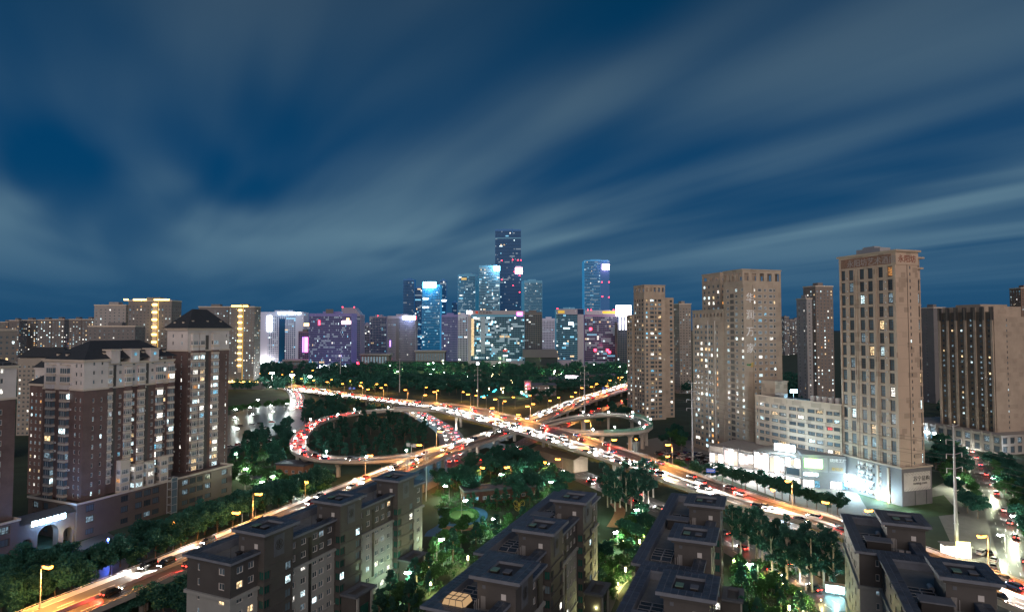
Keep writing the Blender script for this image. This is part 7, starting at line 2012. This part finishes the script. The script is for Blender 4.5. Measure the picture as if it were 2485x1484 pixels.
p = CB[57]; road_sign(p[0], p[1], p[2], R(25), 'pair of blue direction signs over the expressway nearest the crossing')
p = CB[68]; road_sign(p[0], p[1], p[2], R(25), 'pair of blue direction signs over the expressway farther right')
p = CL[82]; road_sign(p[0], p[1], p[2], R(-30), 'pair of grey sign backs where the left loop joins the expressway', m=STEEL)
x, y = W(1725, 1175, 0); road_sign(x, y, 0, R(-10), 'blue direction sign between the flyover and the bright plaza', 7, ((-2.0, 4.0),))
# fence along the service road
fence_c = offset(off_bF, -10.2)[4:30]
fo = thing('roadside_fence', 'orange lit picket fence along the service road at lower left', 'fence', tuple(fence_c[0]))
FENM = mat('fence_paint', (.42, .30, .18), .6); rel = fence_c - fence_c[0]
for i in range(len(rel) - 1):
    p, q = rel[i], rel[i+1]; L_ = np.linalg.norm(q - p); mb = MB()
    mb.bar(p + (0, 0, 1.25), q + (0, 0, 1.25), .07, .08); mb.bar(p + (0, 0, .35), q + (0, 0, .35), .07, .08)
    for k in range(int(L_ / .45)):
        r_ = p + (q - p) * (k * .45 / L_); mb.box(r_[0]-.04, r_[0]+.04, r_[1]-.04, r_[1]+.04, 0, 1.3)
    mb.build('fence_panel', FENM, fo); MB().box(-.16, .16, -.16, .16, 0, 1.6).build('fence_post', FENM, fo, tuple(p))
# garden lanterns
LANT = emit_mat('garden_lantern_glow', (1.0, .78, .38), 18.0)
lm = MB(); lm.tube((0, 0, 0), (0, 0, 2.6), .07, .06, 6, 1); lm.tube((0, 0, 2.6), (0, 0, 3.9), .24, .24, 8, 0); lm.tube((0, 0, 3.9), (0, 0, 4.0), .32, .2, 8, 1); LANTME = lm.mesh('garden_lantern', [LANT, DSTEEL])
for k, (u, v) in enumerate([C3(395, 880), C3(255, 1170), C3(2000, 1420), C3(1885, 1570), C2(675, 1050), C2(305, 1310), C2(1950, 1560), C3(1335, 1080)]):
    x, y = W(u, v, 0); o = link('garden_lantern', LANTME, None, (x, y, 0)); tag(o, 'tall cylindrical garden lantern glowing yellow beside a garden path', 'lantern', 'garden lanterns'); lamp(o, (0, -.6, 3.2), (.95, .85, .35), 3000, .2)
bl = MB(); bl.tube((0, 0, 0), (0, 0, .8), .09, .09, 6, 1); bl.tube((0, 0, .8), (0, 0, 1.15), .13, .13, 8, 0); BLME = bl.mesh('path_light', [LANT, DSTEEL])
for u, v in [C3(1650, 1160), C3(1820, 1235), C3(60, 810), C3(230, 800), C3(180, 1240), C3(2200, 1400), C2(290, 1060), C2(2170, 1230), C3(1485, 1085), C3(2005, 1490), C3(440, 760)]:
    x, y = W(u, v, 0); o = link('path_light', BLME, None, (x, y, 0)); tag(o, 'low yellow path light among the garden shrubs', 'path light', 'low path lights'); lamp(o, (0, -.4, 1.5), (1, .78, .3), 800, .15)

# ------------------------------------------------------------------ small buildings
def hut(name, label, u0, u1, v, h, deep, ang, wallm, roofm, wl=(), cat='building', over=.5):
    x0, y0 = W(u0, v, 0); x1, _ = W(u1, v, 0); o = thing(name, label, cat, (x0, y0, 0), ang); w = (x1 - x0) / math.cos(ang)
    m = MB(); wn = Wins(); bx = (0, w, 0, deep); k = max(2, int(w / 3.2))
    for s_ in 'FLR':
        kk = max(1, int(side(bx, s_)[3] / 3.2)); wallface(m, bx, s_, 0, h, grid_cols(side(bx, s_)[3], kk, 1.7, kind=(1, 0)), rows_of(0, 3.4, 1.5, max(1, int(h / 3.4)), 1.0), wins=wn, probs=wl)
    wallface(m, bx, 'B', 0, h, [], []); m.build('wall', wallm, o)
    r_ = MB(); r_.box(-over, w + over, -over, deep + over, h, h + .4); ringbox(r_, -over, w + over, -over, deep + over, .3, h + .4, h + .9); r_.build('roof', roofm, o); wn.place(o, WFRAME, 80)
    return o, w
hut('gate_house', 'small flat roofed brown service building under the left loop', 670, 742, 1150, 4.6, 9, R(-14), mat('rust_wall', (.30, .16, .10), .8, var=.2), SLAB, [('cyan', .3)])
hut('park_pavilion', 'long low park building with cyan lit windows below the crossing', 1128, 1300, 1222, 4.6, 8, R(18), mat('dull_red_wall', (.10, .055, .05), .8, var=.3), SLAB, [('cyan', .35), ('dim', .2)])
ho, hw = hut('teahouse', 'dark roofed low house with lit windows and signs behind the expressway', 1290, 1350, 960, 11, 26, 0, mat('grey_brick', (.16, .15, .15), .8, var=.2), SLAB, [('white', .3), ('cyan', .15), ('dim', .3)])
ho2, _ = hut('gate_tower', 'narrow house with stacked red and white signs behind the expressway', 1273, 1289, 962, 16, 10, 0, PODGREY, SLAB, [('white', .6), ('red', .2)])
MB().box(1.2, 5.0, -.7, -.2, 12.6, 14.4).build('sign_box', SR, ho2); MB().box(4.0, 6.0, -.7, -.2, 7.6, 9.0).build('sign_box', SR, ho2); lamp(ho2, (3, -4, 12), (1, .2, .2), 3000, .5)
for u0, u1, v, lab in ((1318, 1372, 938, 'low dark roofed house at left of the bright street sign'), (1376, 1420, 935, 'low dark roofed house under the bright street sign'), (1425, 1500, 927, 'long low dark roofed house right of the bright street sign')):
    o, w_ = hut('low_house', lab, u0, u1, v, 9, 30, 0, mat('grey_brick', (.16, .15, .15)), SLAB, [('cyan', .2), ('warm', .2), ('dim', .2)])
    if u0 == 1376: MB().box(-2, 14, -.8, -.3, 9.5, 12.5).build('sign_box', emit_mat('sign_pink_white', (1, .85, .95), 16, True), o)
# canal lights
CYANL = emit_mat('cyan_led_strip', (.05, .8, 1.0), 7.0)
for (u0, v0), (u1, v1) in (((1257, 947), (1279, 961)), ((1168, 962), (1182, 958)), ((1197, 950), (1204, 944)), ((1262, 937), (1272, 940))):
    a, c = W(u0, v0, 1), W(u1, v1, 1); mb = MB(); mb.bar((0, 0, .5), (c[0]-a[0], c[1]-a[1], .5), 1.2, .5); tag(mb.build('canal_light_strip', CYANL, None, (*a, .7)), 'cyan light strip along the canal behind the flyover', 'light strip', 'cyan canal light strips')
for i in range(22):
    u, v = rnd.uniform(1150, 1330), rnd.uniform(915, 965); x, y = W(u, v, 0)
    o = link('string_lantern', LANTME, None, (x, y, 0), 0, 1.6); tag(o, 'small warm lantern in the park behind the flyover', 'lantern', 'warm park lanterns')
    if i % 3 == 0: lamp(o, (0, -1, 3), (.9, .95, .35), 2500, .3)
# corrugated shed beneath the flyover
sh = thing('construction_shed', 'long tan corrugated shed standing beneath the flyover', 'shed', (*W(1292, 1116, 0), 0), R(-56)); x_, y_ = W(1292, 1116, 0); x2, y2 = W(1385, 1148, 0); L_ = math.hypot(x2 - x_, y2 - y_)
mb = MB(); n = int(L_ / .5)
for i in range(n):
    d0 = .12 if i % 2 else 0; mb.quad((i*.5, -d0, 0), (i*.5 + .5, -d0, 0), (i*.5 + .5, -d0, 6.4), (i*.5, -d0, 6.4)); mb.quad((i*.5 + .5, -d0, 0), (i*.5 + .5, -(.12 - d0), 0), (i*.5 + .5, -(.12 - d0), 6.4), (i*.5 + .5, -d0, 6.4))
mb.box(0, L_, .05, 9, 0, 6.3, 0, 'd'); mb.build('corrugated_wall', mat('tan_corrugated_steel', (.38, .31, .24), .6, var=.15), sh)
mb = MB(); mb.hull([(-.4, -.6, 6.4), (L_ + .4, -.6, 6.4), (L_ + .4, 9.4, 6.4), (-.4, 9.4, 6.4)], [(-.4, 4.3, 8.0), (L_ + .4, 4.3, 8.0), (L_ + .4, 4.5, 8.0), (-.4, 4.5, 8.0)]); mb.build('roof', mat('tan_roof_sheet', (.30, .24, .18), .6), sh)
# lit kiosk and lit bus shelter at lower right
x, y = W(2296, 1352, 0); ko = thing('lit_kiosk', 'small white lit kiosk with green edged sign beside the pylon', 'kiosk', (x, y, 0), R(-10))
MB().box(0, 7.2, 0, 3.4, .1, 3.6).build('glowing_walls', emit_mat('kiosk_glow', (1, .97, .9), 1.7, True), ko); MB().box(-.5, 7.7, -.6, 3.9, 3.6, 3.9).build('roof', STEEL, ko); MB().box(2.8, 6.6, -.7, -.3, 4.0, 5.3).build('roof_sign', SIGNY, ko); lamp(ko, (3.5, -3, 3.2), (.95, 1, .6), 5000, .5)
for k in range(4): MB().box(-.06 + k*2.4, .06 + k*2.4, -.08, .0, 0, 3.6).build('frame_post', STEEL, ko)
x, y = W(2004, 1440, 0); so_ = thing('lit_advert', 'cyan white lit advertising shelter at the street lower right', 'shelter', (x, y, 0), R(-25)); MB().box(0, 4.5, 0, .3, .6, 3.0).build('light_panel', emit_mat('advert_glow', (.45, .95, 1.0), 9.0, True), so_); MB().box(-.3, 4.8, -1.4, .6, 3.0, 3.2).build('roof', STEEL, so_)
MB().box(6.4, 7.6, 0, .3, .6, 3.0).build('light_panel', emit_mat('advert_glow', (.45, .95, 1.0), 9.0, True), so_); lamp(so_, (2.5, -2.5, 2.2), (.4, .9, 1), 1800, .4)
# butterfly sculpture
x, y = W(1260, 1244, 0); bo = thing('butterfly_sculpture', 'golden wire butterfly sculpture on the dark lawn', 'sculpture', (x, y, 0), 0); GW = mat('gold_wire', (.5, .4, .08), .4, .3)
for s_ in (-1, 1):
    for cz, rx, rz_, tx in ((3.6, 1.0, 1.2, 1.15), (1.7, .8, .8, .95)):
        mb = MB(); pts = [Vector((s_*(tx + rx*math.cos(a)), .2*math.cos(a), cz + rz_*math.sin(a) + .3*math.cos(a))) for a in np.linspace(0, 6.283, 15)]
        for p, q in zip(pts, pts[1:]): mb.tube(p, q, .08, .08, 5)
        for k in (2, 5, 9, 12): mb.tube(Vector((s_*.15, 0, cz - .4)), pts[k], .05, .05, 4)
        mb.build('wing', GW, bo)
MB().tube((0, 0, .0), (0, 0, 4.2), .12, .1, 6).build('body', GW, bo)
# floodlit white lamps of the car park
for u, v in ((572, 1030), (615, 1022), (665, 1015), (640, 1070), (580, 1060), (700, 1045)):
    x, y = W(u, v, 0); street_lamp(x, y, 0, R(-90), 'white car park lamp left of the loop ramp', 'lamps of the wet car park', h=6, white=True, watt=350, col=(.45, .85, 1.0))
# blue beacon at the forecourt
x, y = W(262, 1330, 0); o = thing('blue_beacon', 'blue flashing beacon on a post at the gate forecourt', 'beacon', (x, y, 0)); MB().tube((0, 0, 0), (0, 0, 2.6), .08, .08, 6).build('post', STEEL, o); MB().tube((0, 0, 2.6), (0, 0, 3.3), .3, .25, 8).build('lamp_glass', emit_mat('blue_beacon_glow', (.1, .2, 1.0), 30.0), o); lamp(o, (0, -1, 3), (.1, .2, 1.0), 2500, .3)
